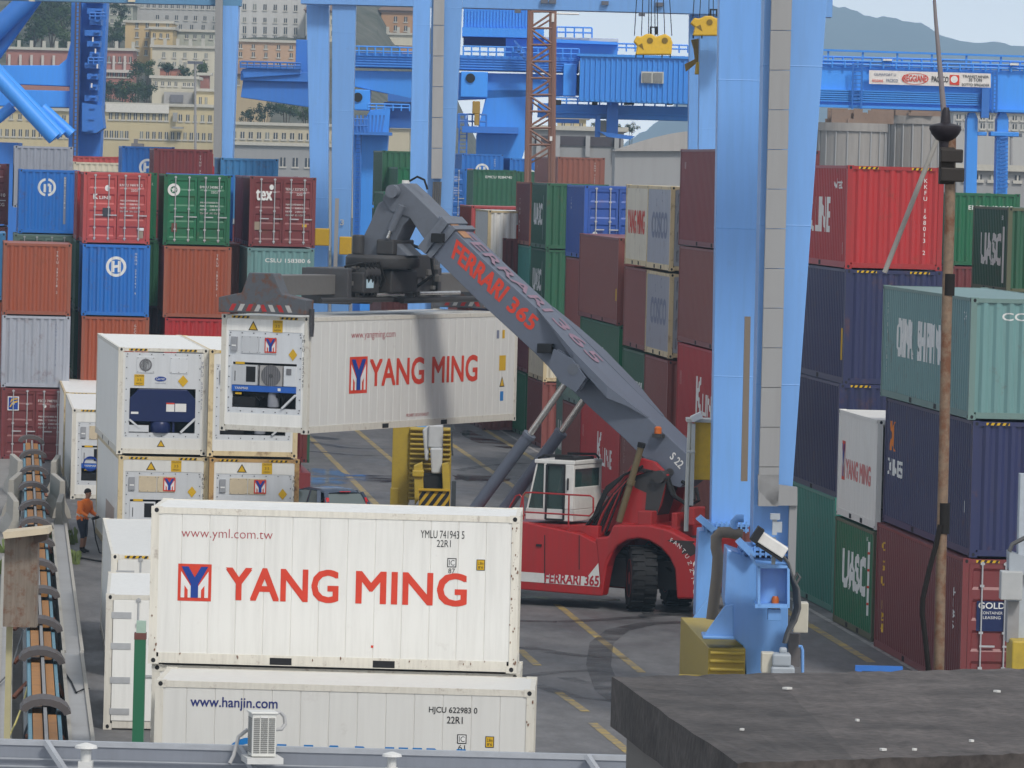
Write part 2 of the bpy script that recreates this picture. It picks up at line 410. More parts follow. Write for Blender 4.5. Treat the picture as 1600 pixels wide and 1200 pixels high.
def machinery(root, Hh, kind):
    """refrigeration end on local plane y=0: framed panel, access plates, cooling unit in its recess"""
    b = MB(); x0, x1, z0, z1 = .19, W-.19, .46, Hh-.13
    if kind != 'c': z1 = Hh-(.13 if kind == 'a' else .40)
    else: z1 = Hh-.42
    # white header/footer sheets
    b.box((.13, .012, .16), (W-.13, .05, .46)); 
    if z1 < Hh-.2: b.box((.13, .012, z1), (W-.13, .05, Hh-.08))
    b.box((.13, .012, .46), (x0, .05, z1)); b.box((x1, .012, .46), (W-.13, .05, z1))
    b.build('end_sheet', cpaint('white'), root)
    rz0, rz1 = .60, (1.80 if kind == 'a' else 1.72)
    rx0, rx1 = .33, W-.33
    b = MB()
    b.box((x0, .022, rz1), (x1, .06, z1)); b.box((x0, .022, z0), (x1, .06, rz0)); b.box((x0, .022, rz0), (rx0, .06, rz1)); b.box((rx1, .022, rz0), (x1, .06, rz1))
    for a in range(7):
        for z in (z0+.05, z1-.05):
            x = x0+.06+a*(x1-x0-.12)/6; b.box((x-.012, .010, z-.012), (x+.012, .022, z+.012), 1)
    for a in range(8):
        for x in (x0+.04, x1-.04):
            z = z0+.12+a*(z1-z0-.24)/7; b.box((x-.012, .010, z-.012), (x+.012, .022, z+.012), 1)
    b.build('equipment_panel', [UNITW, DARK], root)
    b = MB(); b.box((rx0, .35, rz0), (rx1, .37, rz1)); b.build('recess', DARK, root)
    # access plates
    pz0, pz1 = z1-.55, z1-.12
    pm = BEIGE if kind == 'c' else UNITW
    for u in ((.56, 1.06) if kind != 'a' else (.50, 1.40)):
        q = MB(); w_ = .48; q.box((u, .004, pz0), (u+w_, .022, pz1))
        for a in (0, .5, 1):
            for z in (pz0+.03, pz1-.03): q.box((u+.03+a*(w_-.06)-.01, -.002, z-.01), (u+.03+a*(w_-.06)+.01, .004, z+.01), 1)
        if kind == 'a' and u < 1:
            for rr in (.17, .14): q.lathe([(rr, -.008), (rr, .004)], (u+.24, 0, (pz0+pz1)/2), 20, 1 if rr > .15 else 0, 'y')
        q.build('access_plate', [pm, FANG], root, bevel=.008)
    if kind != 'a':
        q = MB(); q.box((.29, -.03, pz0+.05), (.45, .022, pz1-.03)); q.box((.31, -.036, pz0+.16), (.43, -.03, pz0+.2), 1); q.build('vent_cover', [plain('vent_grey', (.3, .31, .33), .5), WHITE_T], root, bevel=.02)
    if kind == 'a':
        q = MB(); o = [(rx0, .9), (rx0, 1.52), (rx0+.24, 1.78), (rx1-.24, 1.78), (rx1, 1.52), (rx1, .98), (rx1-.1, .9)]
        q.prism([(x, -.012, z) for x, z in o], (0, .2, 0)); q.build('condenser_cover', NAVYU, root, bevel=.015)
        q = MB(); q.lathe([(.0, .60), (.26, .60), (.28, .66), (.28, .84), (.24, .9)], (1.18, .17, 0), 18); q.box((1.5, .05, .62), (1.56, .3, .95))
        q.build('compressor', NAVYU, root, smooth=True)
        q = MB(); q.box((rx0, -.01, .62), (.86, .03, .80)); q.bar((rx0, .0, .95), (.62, .0, .72), .05); q.bar((rx1, .0, 1.0), (1.72, .0, .62), .06); q.build('brace', UNITW, root)
        ms = caution('m', .44, 1.87, .27, .30)+[P('m', disc2(1.15, 2.06, .155, 24, .42), 0, 0, BLUE_T, name='emblem'), TF('m', 'Carrier', 1.03, 2.03, 1.27, 2.10, WHITE_T, 0, lift=.003, name='emblem'),
              TF('m', 'THIN LINE', 1.0, 1.93, 1.30, 1.96, GREY_T, 0), P('m', [[(1.62, 2.01), (1.76, 1.85), (1.90, 2.01), (1.76, 2.17)]], 0, 0, YEL_T, name='warning_sign'),
              P('m', rect2(1.32, 1.18, 1.54, 1.42), 0, 0, WHITE_T, lift=.026, name='instruction_sticker'), P('m', rect2(1.32, 1.38, 1.54, 1.42), 0, 0, RED_T, lift=.029, name='instruction_sticker'), P('m', rect2(1.56, 1.18, 1.86, 1.40), 0, 0, WHITE_T, lift=.026, name='instruction_sticker'),
              P('m', rect2(.37, 1.10, .57, 1.16), 0, 0, WHITE_T, lift=.026, name='instruction_sticker')]+warn('m', 1.2, .22)
        ms.append(T('m', 'YMLU 5327412', 2.27, 2.55, .11, GREY_T, vert=True, lift=.02, name='serial_number'))
    else:
        q = MB(); q.box((rx0, -.004, 1.16), (1.02, .2, rz1-.06)); q.box((.72, -.012, 1.24), (.98, -.004, 1.62), 1); q.box((.40, -.01, 1.25), (.42, -.004, 1.5), 1); q.build('control_box', [UNITW, BLACK], root, bevel=.01)
        q = MB(); q.box((1.10, -.002, 1.16), (1.72, .2, rz1-.06)); q.build('fan_panel', plain('fan_panel_grey', (.36, .35, .34), .5), root)
        q = MB(); q.lathe([(.27, -.008), (.27, .01)], (1.41, 0, 1.41), 28, 0, 'y'); q.lathe([(.05, -.02), (.05, .0)], (1.41, 0, 1.41), 12, 1, 'y')
        for k in range(9):
            x = 1.41-.24+k*.06; hh = math.sqrt(max(.0, .27**2-(x-1.41)**2)); q.box((x-.006, -.014, 1.41-hh), (x+.006, -.008, 1.41+hh), 1)
        q.build('condenser_fan', [FANG, plain('fan_wire', (.08, .08, .085), .5)], root)
        q = MB(); q.box((1.76, -.002, 1.16), (rx1, .2, rz1-.06)); q.box((1.84, -.02, 1.45), (1.98, -.002, 1.6), 1); q.build('side_cover', [UNITW, FANG], root, bevel=.01)
        q = MB(); q.box((rx0, -.016, 1.00), (rx1, .2, 1.15)); q.build('blue_band', plain('band_blue', (.02, .11, .45), .4), root)
        q = MB(); q.lathe([(.12, .62), (.15, .64), (.15, .92), (.11, 1.0)], (1.42, .16, 0), 16); q.build('compressor', plain('compressor_grey', (.22, .23, .26), .4), root, smooth=True)
        q = MB(); q.box((rx0+.02, .02, .63), (.98, .3, .86)); q.bar((1.0, .1, .9), (rx1, .1, .92), .07); q.tube([(.9, .05, .95), (1.1, .03, .78), (1.25, .05, .9)], .014); q.tube([(1.7, .05, .95), (1.75, .03, .74), (1.8, .05, .95)], .014); q.build('pipework', BLACK, root)
        q = MB(); q.bar((rx1, .0, .95), (1.74, .0, .61), .07, .05); q.build('brace', UNITW, root)
        ms = ym_logo('m', 1.22, pz0+.03, .33, .37, lift=.018)+warn('m', .88, Hh-.38, .22)+caution('m', 1.42, Hh-.41, .28, .30)+[P('m', [[(1.88, 1.95), (2.0, 1.80), (2.12, 1.95), (2.0, 2.10)]], 0, 0, YEL_T, name='warning_sign'),
             P('m', rect2(.42, 1.67, .68, 1.73), 0, 0, YEL_T, lift=.022, name='instruction_sticker'), P('m', rect2(.42, .92, .6, .97), 0, 0, YEL_T, lift=.0, name='instruction_sticker'), P('m', rect2(1.62, 1.04, 1.7, 1.11), 0, 0, WHITE_T, lift=.034, name='instruction_sticker'),
             TF('m', 'YANMAR', .42, 1.05, .80, 1.11, WHITE_T, .01, lift=.034), T('m', 'YMLU 5327743', 2.30, 2.45, .11, BLACK_T, vert=True, lift=.02, name='serial_number')]
    L = 12
    for k in ms: mark(root, L, *k[:7], **(k[7] if len(k) > 7 else {}))
def big_doors(root, L, Hh):    # insulated doors with hinge straps and lock bars, on local plane y=0
    for rgt in (0, 1):
        x0, x1 = (W/2+.01, W-.14) if rgt else (.14, W/2-.01)
        b = MB(); b.box((x0, .0, .17), (x1, .06, Hh-.11)); d = b.build('door', cpaint('white'), root, bevel=.01)
        b = MB()
        for z in (.35, .95, 1.6, Hh-.4): b.box((x0-.03 if not rgt else x1-.35, -.012, z-.06), (x0+.35 if not rgt else x1+.03, .0, z+.06))
        b.build('hinge_strap', STEEL, d)
        for x in ((.62, 1.0) if not rgt else (1.44, 1.82)): link('lock_rod', cached(('lr', Hh, x), lambda: rod_mesh(Hh, x)), [STEEL], d)
# ---------------------------------------------------------------- the left block of stacks (ends face the camera)
GL, GM, GR, GB, GF = 'containers in the left stacks', 'containers stacked along the far side of the lane', 'containers in the near right stacks', 'containers in the far back stacks', 'white refrigerated containers'
SZ = 2.605; HZ = 2.915
def c_(*a, **k): return container(*a, **k)
rust_f = paint('rusty_orange_frame', (.30, .085, .045), .6, .4, .4)
c_('dark red container with blue and yellow square emblem, bottom of the leftmost stack', 'maroon', 3, 207, 0, end='d', group=GL, marks=
   [P('d', rect2(.22, 1.78, .62, 2.28), 0, 0, WHITE_T, name='emblem'), P('d', rect2(.25, 1.81, .59, 2.25), 0, 0, BLUE_T, lift=.003, name='emblem'),
    P('d', [[(.28, 1.90), (.33, 1.90), (.40, 2.02), (.57, 2.08), (.57, 2.14), (.38, 2.08)], [(.30, 2.05), (.42, 2.16), (.57, 2.18), (.57, 2.23), (.36, 2.20)]], 0, 0, YEL_T, lift=.006, name='emblem')]+doortext('FSCU 748705')+[P('d', disc2(1.55, 1.95, .06), 0, 0, WHITE_T)])
c_('pale grey corrugated container below the leftmost orange one', 'grey', 4, 207, SZ, group=GL, marks=[serial('CLHU 262173 4', mat=GREY_T)])
c_('rust orange container on top of the pale grey one in the leftmost stack', 'orange', 6, 207, 2*SZ, group=GL, framecol=rust_f, marks=[serial('TRIU 397318 2')])
c_('bright blue container with broken white ring and white vertical strip, top left', 'blue', 30.5, 233, 3*SZ, group=GL, marks=
   [P('n', ring2(0, 0, .27, .37, 14, 100, 260)+ring2(0, 0, .27, .37, 14, -80, 80)+rect2(-.13, -.2, -.03, .13)+rect2(.08, -.2, .18, .1)+rect2(.03, .04, .13, .15), 1.12, 1.88, WHITE_T, name='emblem'), P('n', rect2(1.80, .40, 1.90, 2.32), 0, 0, GREY_T), T('n', 'HDMU 236118 4', 1.85, 2.3, .1, WHITE_T, vert=True, lift=.003, name='serial_number')])
c_('grey green container whose door tops show between the bright blue and the leftmost orange one', 'greygreen', 22, 231, 2*SZ, end='d', group=GL)
c_('dark red container seen as a strip in the gap left of the ringed blue container', 'dkred', 38, 240, 2*SZ, group=GL)
c_('navy container seen as a strip in the gap right of the pale grey container', 'navy', 38, 240, SZ, group=GL)
c_('red container with white lettering, rows of weights and a dark square on its doors', 'coral', 131.5, 210, 3*SZ, end='d', group=GL, marks=
   [TF('d', 'K', .36, 1.62, .52, 1.80, bold=.03), TF('d', 'LINE', .58, 1.62, 1.00, 1.73, bold=.02), P('d', disc2(.86, 2.02, .09, 16, 1.25), 0, 0, WHITE_T), P('d', rect2(.70, .98, 1.0, 1.30), 0, 0, plain('dark_patch', (.05, .05, .06), .6)), P('d', rect2(2.02, .50, 2.22, .60), 0, 0, WHITE_T), P('d', rect2(2.04, .22, 2.20, .48), 0, 0, plain('faded_sticker', (.3, .24, .18), .6))]+doortext('KNTU 749195 2'))
c_('scarlet container seen as a strip between the ringed blue and the red doored one', 'bred', 121.5, 217, 3*SZ, group=GL)
c_('green container seen as a strip right of the red doored container', 'green', 148, 225, 3*SZ, group=GL, marks=[T('n', '13', 2.22, 2.1, .14)])
c_('blue container with complete white ring emblem under the red doored container', 'blue', 129.5, 208.5, 2*SZ, group=GL, marks=[hring(1.22, 1.80, .37), serial('HDMU 234141 9')])
c_('dark navy container lowest in the gap beside the dark red flag emblem doors', 'navy', 40, 238, 0, group=GL)
c_('rust orange container directly under the blue one with the complete ring', 'orange', 128, 208.5, SZ, group=GL, framecol=rust_f, marks=[serial('GCCU 402371 8')])
c_('dark green container added to darken the gap right of the ringed blue one', 'deepgreen', 196, 224, 2*SZ, group=GL)  # added box, stands in for the deep shade between the stacks
c_('near black maroon container added to darken the low gap left of the bright red one', 'dkred', 198, 226, SZ, group=GL)  # added below it, dark colour again in place of the gap's shade
c_('green container with round white star emblem on its doors, top of its stack', 'green', 257, 211, 3*SZ, end='d', group=GL, marks=
   [P('d', ring2(.36, 2.02, .13, .23, 24), 0, 0, WHITE_T, name='emblem'), P('d', [[(.36+.11*math.cos(R(90+k*36))*(1 if k % 2 == 0 else .5), 2.02+.11*math.sin(R(90+k*36))*(1 if k % 2 == 0 else .5)) for k in range(10)]], 0, 0, WHITE_T, name='emblem'), P('d', rect2(.30, .48, .50, .80), 0, 0, plain('brown_patch', (.14, .06, .04), .6))]+doortext('EMCU 240863 7'))
c_('rust orange container under the green doored container with the star', 'orange', 257, 209, 2*SZ, group=GL, framecol=rust_f, marks=[serial('TRLU 187392 1')])
c_('rust orange container just behind and right of the one under the starred green doors', 'rustbrown', 280, 219, 2*SZ, group=GL)
c_('bright red container behind the lifted white one, lowest visible in its stack', 'bred', 258, 209, SZ, group=GL)
c_('blue container seen as a strip between the starred green and the maroon doors', 'blue', 268, 225, 3*SZ, group=GL)
c_('maroon container with large white three letter name on its doors', 'maroon', 391, 212, 3*SZ, end='d', group=GL, marks=
   [TF('d', 'tex', .24, 1.72, .82, 2.10, bold=.035), P('d', disc2(.80, 2.20, .08, 14, 1.25), 0, 0, WHITE_T), P('d', rect2(.20, .62, .42, .92), 0, 0, plain('faded_sticker', (.3, .24, .18), .6)), P('d', rect2(1.96, .76, 2.12, .86), 0, 0, YEL_T)]+doortext('TEXU 327292 3'))
c_('maroon container with rusty posts directly behind the three letter doors', 'maroon', 379.5, 218.6, 3*SZ, end='d', group=GL)
c_('pale teal container with white number row, under the maroon three letter doors', 'teal', 387, 210, 2*SZ, group=GL, marks=[TF('n', 'CSLU 158380 6', .65, 2.08, 2.3, 2.22)])
# rows further back
c_('pale silver grey container standing higher behind the ringed blue one', 'grey', 23, 241, 8.78, group=GB)
c_('cream container with white ribs and orange corner far behind the red doors', 'cream', 115, 278, 8.15, group=GB)
c_('orange red container roof just above the far cream container', 'coral', 113, 292, 8.45, group=GB)
c_('bright blue container with white ring, half hidden by the tall brown one', 'blue', 191, 268, 8.95, group=GB, marks=[hring(1.2, 1.62, .40)])
c_('dark maroon brown container standing higher behind the starred green doors', 'maroon', 241, 240, 8.82, group=GB, marks=[serial('TTNU 324158 2')])
c_('light blue container standing higher behind the three letter doors', 'ltblue', 345, 243, 8.5, group=GB)
c_('small red container end between the tall brown and the light blue one', 'bred', 268, 268, 8.7, group=GB)
c_('maroon container with white text on its doors at the left edge behind the orange', 'dkred', -76, 243, 8.0, end='d', group=GB, marks=[T('d', 'TEX', 1.5, 1.8, .3), T('d', '4310', 1.9, 1.2, .2), T('d', 'KG', 2.0, .8, .2)])
c_('pale blue container at the left picture edge under the maroon doors', 'ltblue', -90, 222, 5.35, group=GB)
c_('brick red container cut by the left picture edge, highest there', 'rustbrown', -104, 213, 9.35, group=GB)
c_('green container end between the blue crane legs, with white panel', 'green', 622, 262, 8.3, group=GB, marks=[P('n', rect2(.2, .5, .6, 2.0), 0, 0, WHITE_T)])
c_('dark green container with ribbed top between blue crane legs', 'deepgreen', 598, 268, 9.05, group=GB)
c_('brown topped green container low between the blue crane legs', 'green', 600, 250, 7.2, group=GB)
# ---------------------------------------------------------------- the long row on the far side of the lane (long sides face the lane)
def rowc(label, col, px, D, z0, **k): return container(label, col, px, D, z0, group=GM, **k)
c_('blue container with white ring and orange sticker, far behind the boom tip', 'blue', 722, 336, 9.2, group=GB, marks=[hring(1.2, 1.62, .41), P('n', rect2(.25, 1.1, .7, 1.7), 0, 0, ORG_T), serial('HDMU 255104 8')])
c_('blue container with white ring arc, right of the orange stickered blue one', 'blue', 797, 336, 9.0, group=GB, marks=[hring(1.2, 1.55, .40)])
c_('green container with white number row along its end, above the red and white pair', 'deepgreen', 740, 326, 8.3, group=GB, marks=[TF('n', 'EMCU 9284740', .7, 2.1, 2.2, 2.24)])
c_('narrow green container right of the numbered green one', 'deepgreen', 808, 332, 8.25, group=GB)
c_('bright blue container with white text on its doors beside the crane leg', 'blue', 657, 300, 8.3, end='d', group=GB, marks=doortext('APLU 430721 1'))
c_('reddish brown container with white side number, highest behind the green lettered pair', 'rustbrown', 872, 297, 9.05, L=40, group=GB, marks=[serial('TGHU 712903 5'), T('s', 'T', 1.2, 1.9, .3)])
rowc('coral red container left of the white ribbed one, above the boom', 'coral', 737, 250, 6.7, marks=[T('s', 'K', 4.6, 1.5, .35)])
rowc('dirty white ribbed container with red and blue mark on its end', 'white', 763, 240, 6.6, framecol=CREAMF, marks=ym_logo('n', 1.2, 1.2, .7, .8))
rowc('small green container seen through the gap below the white ribbed one', 'deepgreen', 773, 256, 5.98)
rowc('blue container seen low beside the boom edge under the white one', 'royal', 770, 246, 5.55)
rowc('dark red container low beside the boom, right of the blue one', 'maroon', 786, 240, 5.45, marks=[T('s', 'K', 4.3, 1.0, .3)])
rowc('dark brown container with rusty corner post, top of the stack left of the lettered greens', 'maroon', 829, 235, 3*SZ, marks=[T('s', 'TTNU 4281', 1.6, 1.9, .18, vert=True)], framecol=rust_f)
rowc('turquoise container under the dark brown one with the rusty post', 'seagreen', 828, 235, 2*SZ, marks=[T('s', 'CCLU 318832', 1.2, 2.0, .15, vert=True)])
rowc('dark brown container between the turquoise and the bottom green one', 'maroon', 826, 235, SZ)
rowc('bright green container at the foot of its stack by the white line', 'green', 822, 235, 0)
UA = lambda lift=0: [TF('s', 'UASC', 1.0, .95, 4.2, 1.75, bold=.05), P('s', rect2(4.45, .35, 4.65, 2.1), 0, 0, WHITE_T)]
rowc('dark green container with white letters, top one beside the brown stack', 'deepgreen', 855, 226, 3*SZ, marks=UA())
rowc('dark green container with white letters, under its twin', 'deepgreen', 853, 226, 2*SZ, marks=UA()+[TF('n', 'UACU 836', 1.0, 2.1, 2.1, 2.24)])
rowc('cream container with rusty posts under the two lettered dark green ones', 'cream', 851, 226, SZ, framecol=CREAMF)
rowc('brown container with white dots at the foot under the rusty cream one', 'brown', 848, 226, 0, marks=[T('s', 'TRLU 602', 1.2, 2.2, .2, vert=True)])
rowc('grey green container with blocky white letters behind the lifting cylinders', 'greygreen', 896, 211.5, 0, marks=[TF('s', 'UASC', .8, .5, 4.6, 1.5, bold=.06)])
rowc('grey green container without letters, resting on the blocky lettered one', 'greygreen', 898, 211.5, SZ)
rowc('blue container with lock rods on its doors, top of the row', 'royal', 914, 203, 3*SZ, end='d', marks=[T('s', 'PXCU 22', 1.4, 2.3, .16, vert=True), T('d', 'IPXU', 1.72, 1.72, .18), T('d', 'MAX GW', 1.55, 1.42, .1), T('d', 'TARE', 1.55, 1.22, .1), T('d', 'NET', 1.55, 1.02, .1), P('d', disc2(.40, .88, .09), 0, 0, WHITE_T)])
rowc('reddish brown container beneath the blue doored one', 'brown', 912, 203, 2*SZ)
rowc('brown green container hidden mostly behind the boom, below the reddish brown one', 'greygreen', 910, 203, SZ)
rowc('reddish brown container at ground level left of the lower red lettered one', 'brown', 907, 203, 0)
KL = lambda u0=6.4: [TF('s', 'K', u0, .95, u0+1.3, 2.0, bold=.03), TF('s', 'LINE', u0+1.5, .95, u0+4.4, 1.55, bold=.03), T('s', '||||', .6, 1.75, .45)]
rowc('red container with white lettering, at ground level behind the cab', 'bred', 969, 190.4, 0, L=40, Hc='h', marks=KL(5.5))
rowc('green container with white lettering just above the boom', 'deepgreen', 968, 190.4, HZ, L=40, Hc='h', marks=[TF('s', 'CHINA', 4.5, 1.2, 7.5, 2.0, bold=.04)], framecol=cpaint('green'))
rowc('big plain brown container standing out in front of the blue doored one', 'brown', 967, 190.4, 2*HZ, L=40, Hc='h', marks=[P('s', rect2(11.5, .8, 11.75, 1.2), 0, 0, YEL_T)])
rowc('cream container with faded red letters at the top of the row', 'cream', 1013, 182, 3*SZ+.1, reefer=True, end='d', framecol=CREAMF, marks=[TF('s', 'YANG MING', .6, 1.05, 5.2, 1.75, RED_T, bold=.05, corrug=False)])
rowc('brown container under the cream one with faded red letters', 'brown', 1010, 182, 2*SZ+.05)
rowc('dull green container with white block letters under the brown, above the cab', 'deepgreen', 1007, 182, SZ, marks=[TF('s', 'CHINA', 2.2, 1.0, 5.6, 1.6, bold=.05), TF('s', 'SHIP', 3.0, .3, 5.6, .9, bold=.05)])
rowc('brown container with white dotted number behind the red machine mast', 'brown', 1004, 182, 0, marks=[T('s', 'TRLU 3', 1.0, 2.2, .2, vert=True)])
CO = lambda: [TF('s', 'COSCO', 1.2, 1.0, 5.2, 1.75, GREY_T, bold=.05, corrug=False), T('s', 'C', 3.6, 2.1, .45, GREY_T, corrug=False), T('s', 'C', 2.2, 1.95, .35, GREY_T, corrug=False)]
rowc('pale grey container with faded blue letters and rusty end, top of its stack', 'grey', 1049, 175.4, 3*SZ+.1, reefer=True, end='d', framecol=CREAMF, marks=CO())
rowc('pale grey container with faded blue letters, second from top of its stack', 'grey', 1047, 175.4, 2*SZ+.05, reefer=True, end='d', framecol=CREAMF, marks=CO())
rowc('brown container under the two pale grey ones', 'brown', 1044, 175.4, SZ)
rowc('brown container at ground level behind the boom foot', 'brown', 1041, 175.4, 0)
rowc('tall brown container at the very top beside the blue crane leg', 'maroon', 1147, 162.3, 3*HZ, L=40, Hc='h', marks=[T('s', 'II', 1.0, 2.3, .3)])
rowc('brown container under the topmost one beside the blue crane leg', 'brown', 1145, 162.3, 2*HZ, L=40, Hc='h')
rowc('red container with white lettering beside the yellow cabinet and blue leg', 'bred', 1142, 162.3, HZ, L=40, Hc='h', marks=KL(4.6))
rowc('brown container at ground level behind the counterweight', 'brown', 1139, 162.3, 0, L=40, Hc='h')
# ---------------------------------------------------------------- near right stacks
def nr(label, col, px, D, z0, **k): return container(label, col, px, D, z0, group=GR, **k)
nr('bright red container with white side lettering, top of the near right stack', 'bred', 1325, 144, 8.62, L=40, hazard=True, marks=[TF('s', 'K', 5.2, .9, 6.5, 1.75, bold=.03), TF('s', 'LINE', 6.7, .9, 9.3, 1.75, bold=.03), TF('s', 'what', 9.9, 2.0, 11.2, 2.25), P('s', rect2(11.4, .35, 11.6, .65), 0, 0, WHITE_T), serial('KKFU 168013 2', 1.98, 2.3, .15)])
nr('navy container with yellow hazard stripes directly under the bright red one', 'navy', 1322, 144, 5.72, L=40, Hc='h', hazard=True, marks=[P('s', rect2(11.6, .6, 11.8, 1.4), 0, 0, YEL_T), P('s', rect2(1.0, .35, 1.4, .5), 0, 0, YEL_T)])
nr('navy container second in the column beneath the bright red one', 'navy', 1312, 144, 2.85, L=40, Hc='h', hazard=True, marks=[P('s', rect2(1.6, .35, 2.0, .5), 0, 0, YEL_T)])
nr('sea green container at the foot of the near right stack', 'seagreen', 1305, 144, 0, L=40, Hc='h')
nr('green streaked container with big white letters standing on the ground', 'green', 1366, 135.4, 0, marks=[TF('s', 'UASC', 1.3, 1.0, 4.85, 1.85, bold=.06), P('s', rect2(5.0, .55, 5.3, 2.3), 0, 0, WHITE_T), T('s', '830', 4.9, 2.3, .15)]+[P('s', rect2(5.02, a, 5.28, a+.06), 0, 0, RED_T, lift=.004) for a in (.8, 1.2, 1.6, 2.0)], framecol=paint('mossy_frame', (.10, .11, .06), .6, .4, .4))
nr('white refrigerated container with faded red lettering and rusty bottom edge', 'white', 1372, 135.4, 2.63, reefer=True, end='x', marks=[TF('s', 'YANG MING', 1.25, .98, 5.1, 1.42, plain('faded_red', (.62, .20, .19), .6), bold=.05, corrug=False)]+ym_logo('s', .6, .9, .5, .95, corrug=False))
nr('reddish brown container with yellow side number and dark blue plate on its doors', 'maroon', 1505, 122, 0, L=40, yaw=-.45, Hc='h', end='d', hazard=True, marks=[T('s', 'CLPU 124', 1.0, 2.5, .27, YEL_T, vert=True, sx=2.6, bold=.03), T('s', '4185', 11.0, 2.2, .24, vert=True, sx=2, bold=.03), P('d', rect2(.32, 1.36, .96, 2.0), 0, 0, NAVYU, name='plate'), TF('d', 'GOLD', .36, 1.84, .92, 1.97, WHITE_T, lift=.004, name='plate'), TF('d', 'CONTAINER', .40, 1.72, .88, 1.78, WHITE_T, 0, lift=.004, name='plate'), TF('d', 'LEASING', .46, 1.62, .84, 1.68, WHITE_T, 0, lift=.004, name='plate'), P('d', [[(1.2, 1.75), (1.34, 1.45), (1.48, 1.75)]], 0, 0, WHITE_T)])
nr('navy container with orange and white marks, between the teal and the reddish brown one', 'navy', 1521, 122, HZ, L=40, yaw=-.4, Hc='h', hazard=True, marks=[T('s', 'X', .7, 1.75, .85, ORG_T, bold=.06), TF('s', 'XINES', .5, 1.15, 2.6, 1.5, bold=.05), P('n', rect2(1.28, .98, 1.52, 1.32), 0, 0, YEL_T), P('s', rect2(11.2, .9, 11.35, 1.15), 0, 0, WHITE_T)])
nr('pale teal container with big white lettering, nearest on the right', 'teal', 1518, 122, 2*HZ, L=40, yaw=-.3, marks=[TF('s', 'CHINA', 2.2, 1.05, 4.4, 1.85, bold=.06), TF('s', 'SHIPPING', 5.1, 1.05, 8.8, 1.85, bold=.06), T('s', 'CHINA LINES', .75, 2.2, .15, vert=True), TF('n', 'CCLU 473', .68, 2.12, 2.3, 2.28), T('s', 'C49', 11.2, 2.1, .25)], framecol=paint('rusty_teal_frame', (.15, .24, .22), .6, .4, .45))
nr('dark green container with white letters behind the pale teal one', 'deepgreen', 1576, 173, 7.55, marks=[TF('s', 'UASC', 1.4, .85, 4.9, 1.75, bold=.05), P('s', rect2(5.05, .3, 5.4, 2.0), 0, 0, WHITE_T), T('s', '830', 4.9, 2.2, .2)], framecol=paint('mossy_frame', (.10, .11, .06), .6, .4, .4))
nr('bright green container with cut off white numbers behind the mast', 'green', 1488, 204, 7.9, marks=[TF('n', 'EMCU 406808', .6, 2.0, 2.2, 2.15)])
nr('dark red container just under the bright green one behind the mast', 'maroon', 1486, 204, 5.3)
# ---------------------------------------------------------------- white refrigerated containers, left
def rf(label, px, D, z0, L=40, Hc='h', kind='c', yaw=0, **k):
    r = container(label, 'white', px, D, z0, L=L, Hc=Hc, end='x', far='x', yaw=yaw, reefer=True, group=GF, framecol=k.pop('framecol', WHTF), hazard=True, **k)
    machinery(r, 2.591 if Hc == 's' else 2.896, kind); return r
rf('white container with yellowed rusty posts farthest left behind the worker', 100.5, 197, 0, framecol=CREAMF)
rf('white container with round dark logo just behind the worker in orange', 113, 184, 0, marks=[P('m', ring2(.62, 1.15, .20, .24), 0, 0, BLUE_T, lift=.05, name='emblem'), P('m', [[(.5, 1.0), (.74, 1.0), (.7, .94), (.55, .94)], [(.5, 1.3), (.74, 1.3), (.7, 1.36), (.55, 1.36)]], 0, 0, BLUE_T, lift=.05, name='emblem')])
rf('white refrigerated container with navy cooling unit, upper left of the pair behind the worker', 185.5, 155.5, HZ+.01, kind='a', yaw=1.4)
rf('stained white container with beige plates under the navy cooling unit', 185.5, 155.5, 0, kind='c', yaw=1.4, framecol=CREAMF, marks=[P('s', rect2(5.5, .75, 10.2, 1.35), 0, 0, plain('old_scrape', (.42, .33, .28), .7), corrug=False)])
rf('stained white refrigerated container right beneath the lifted one', 327.5, 155.5, HZ+.01, kind='b', yaw=1.4, framecol=CREAMF)
rf('rusty cornered white container at ground level, behind the front white container', 327.5, 155.5, 0, kind='c', yaw=1.4, framecol=paint('very_rusty_frame', (.50, .31, .12), .6, .5, .85, rl=.5))
r = container('low white container with ribbed roof on the ground, farther of two by the green post', 'white', 174, 121, 0, L=40, end='x', far='x', yaw=-.5, reefer=True, group=GF, framecol=WHTF, hazard=True); big_doors(r, 12.19, 2.591)
r = container('low white container with strap hinged door, nearer of two by the green post', 'white', 166, 109.8, 0, L=20, end='x', far='x', yaw=-1.8, reefer=True, group=GF, framecol=WHTF); big_doors(r, 6.06, 2.591)
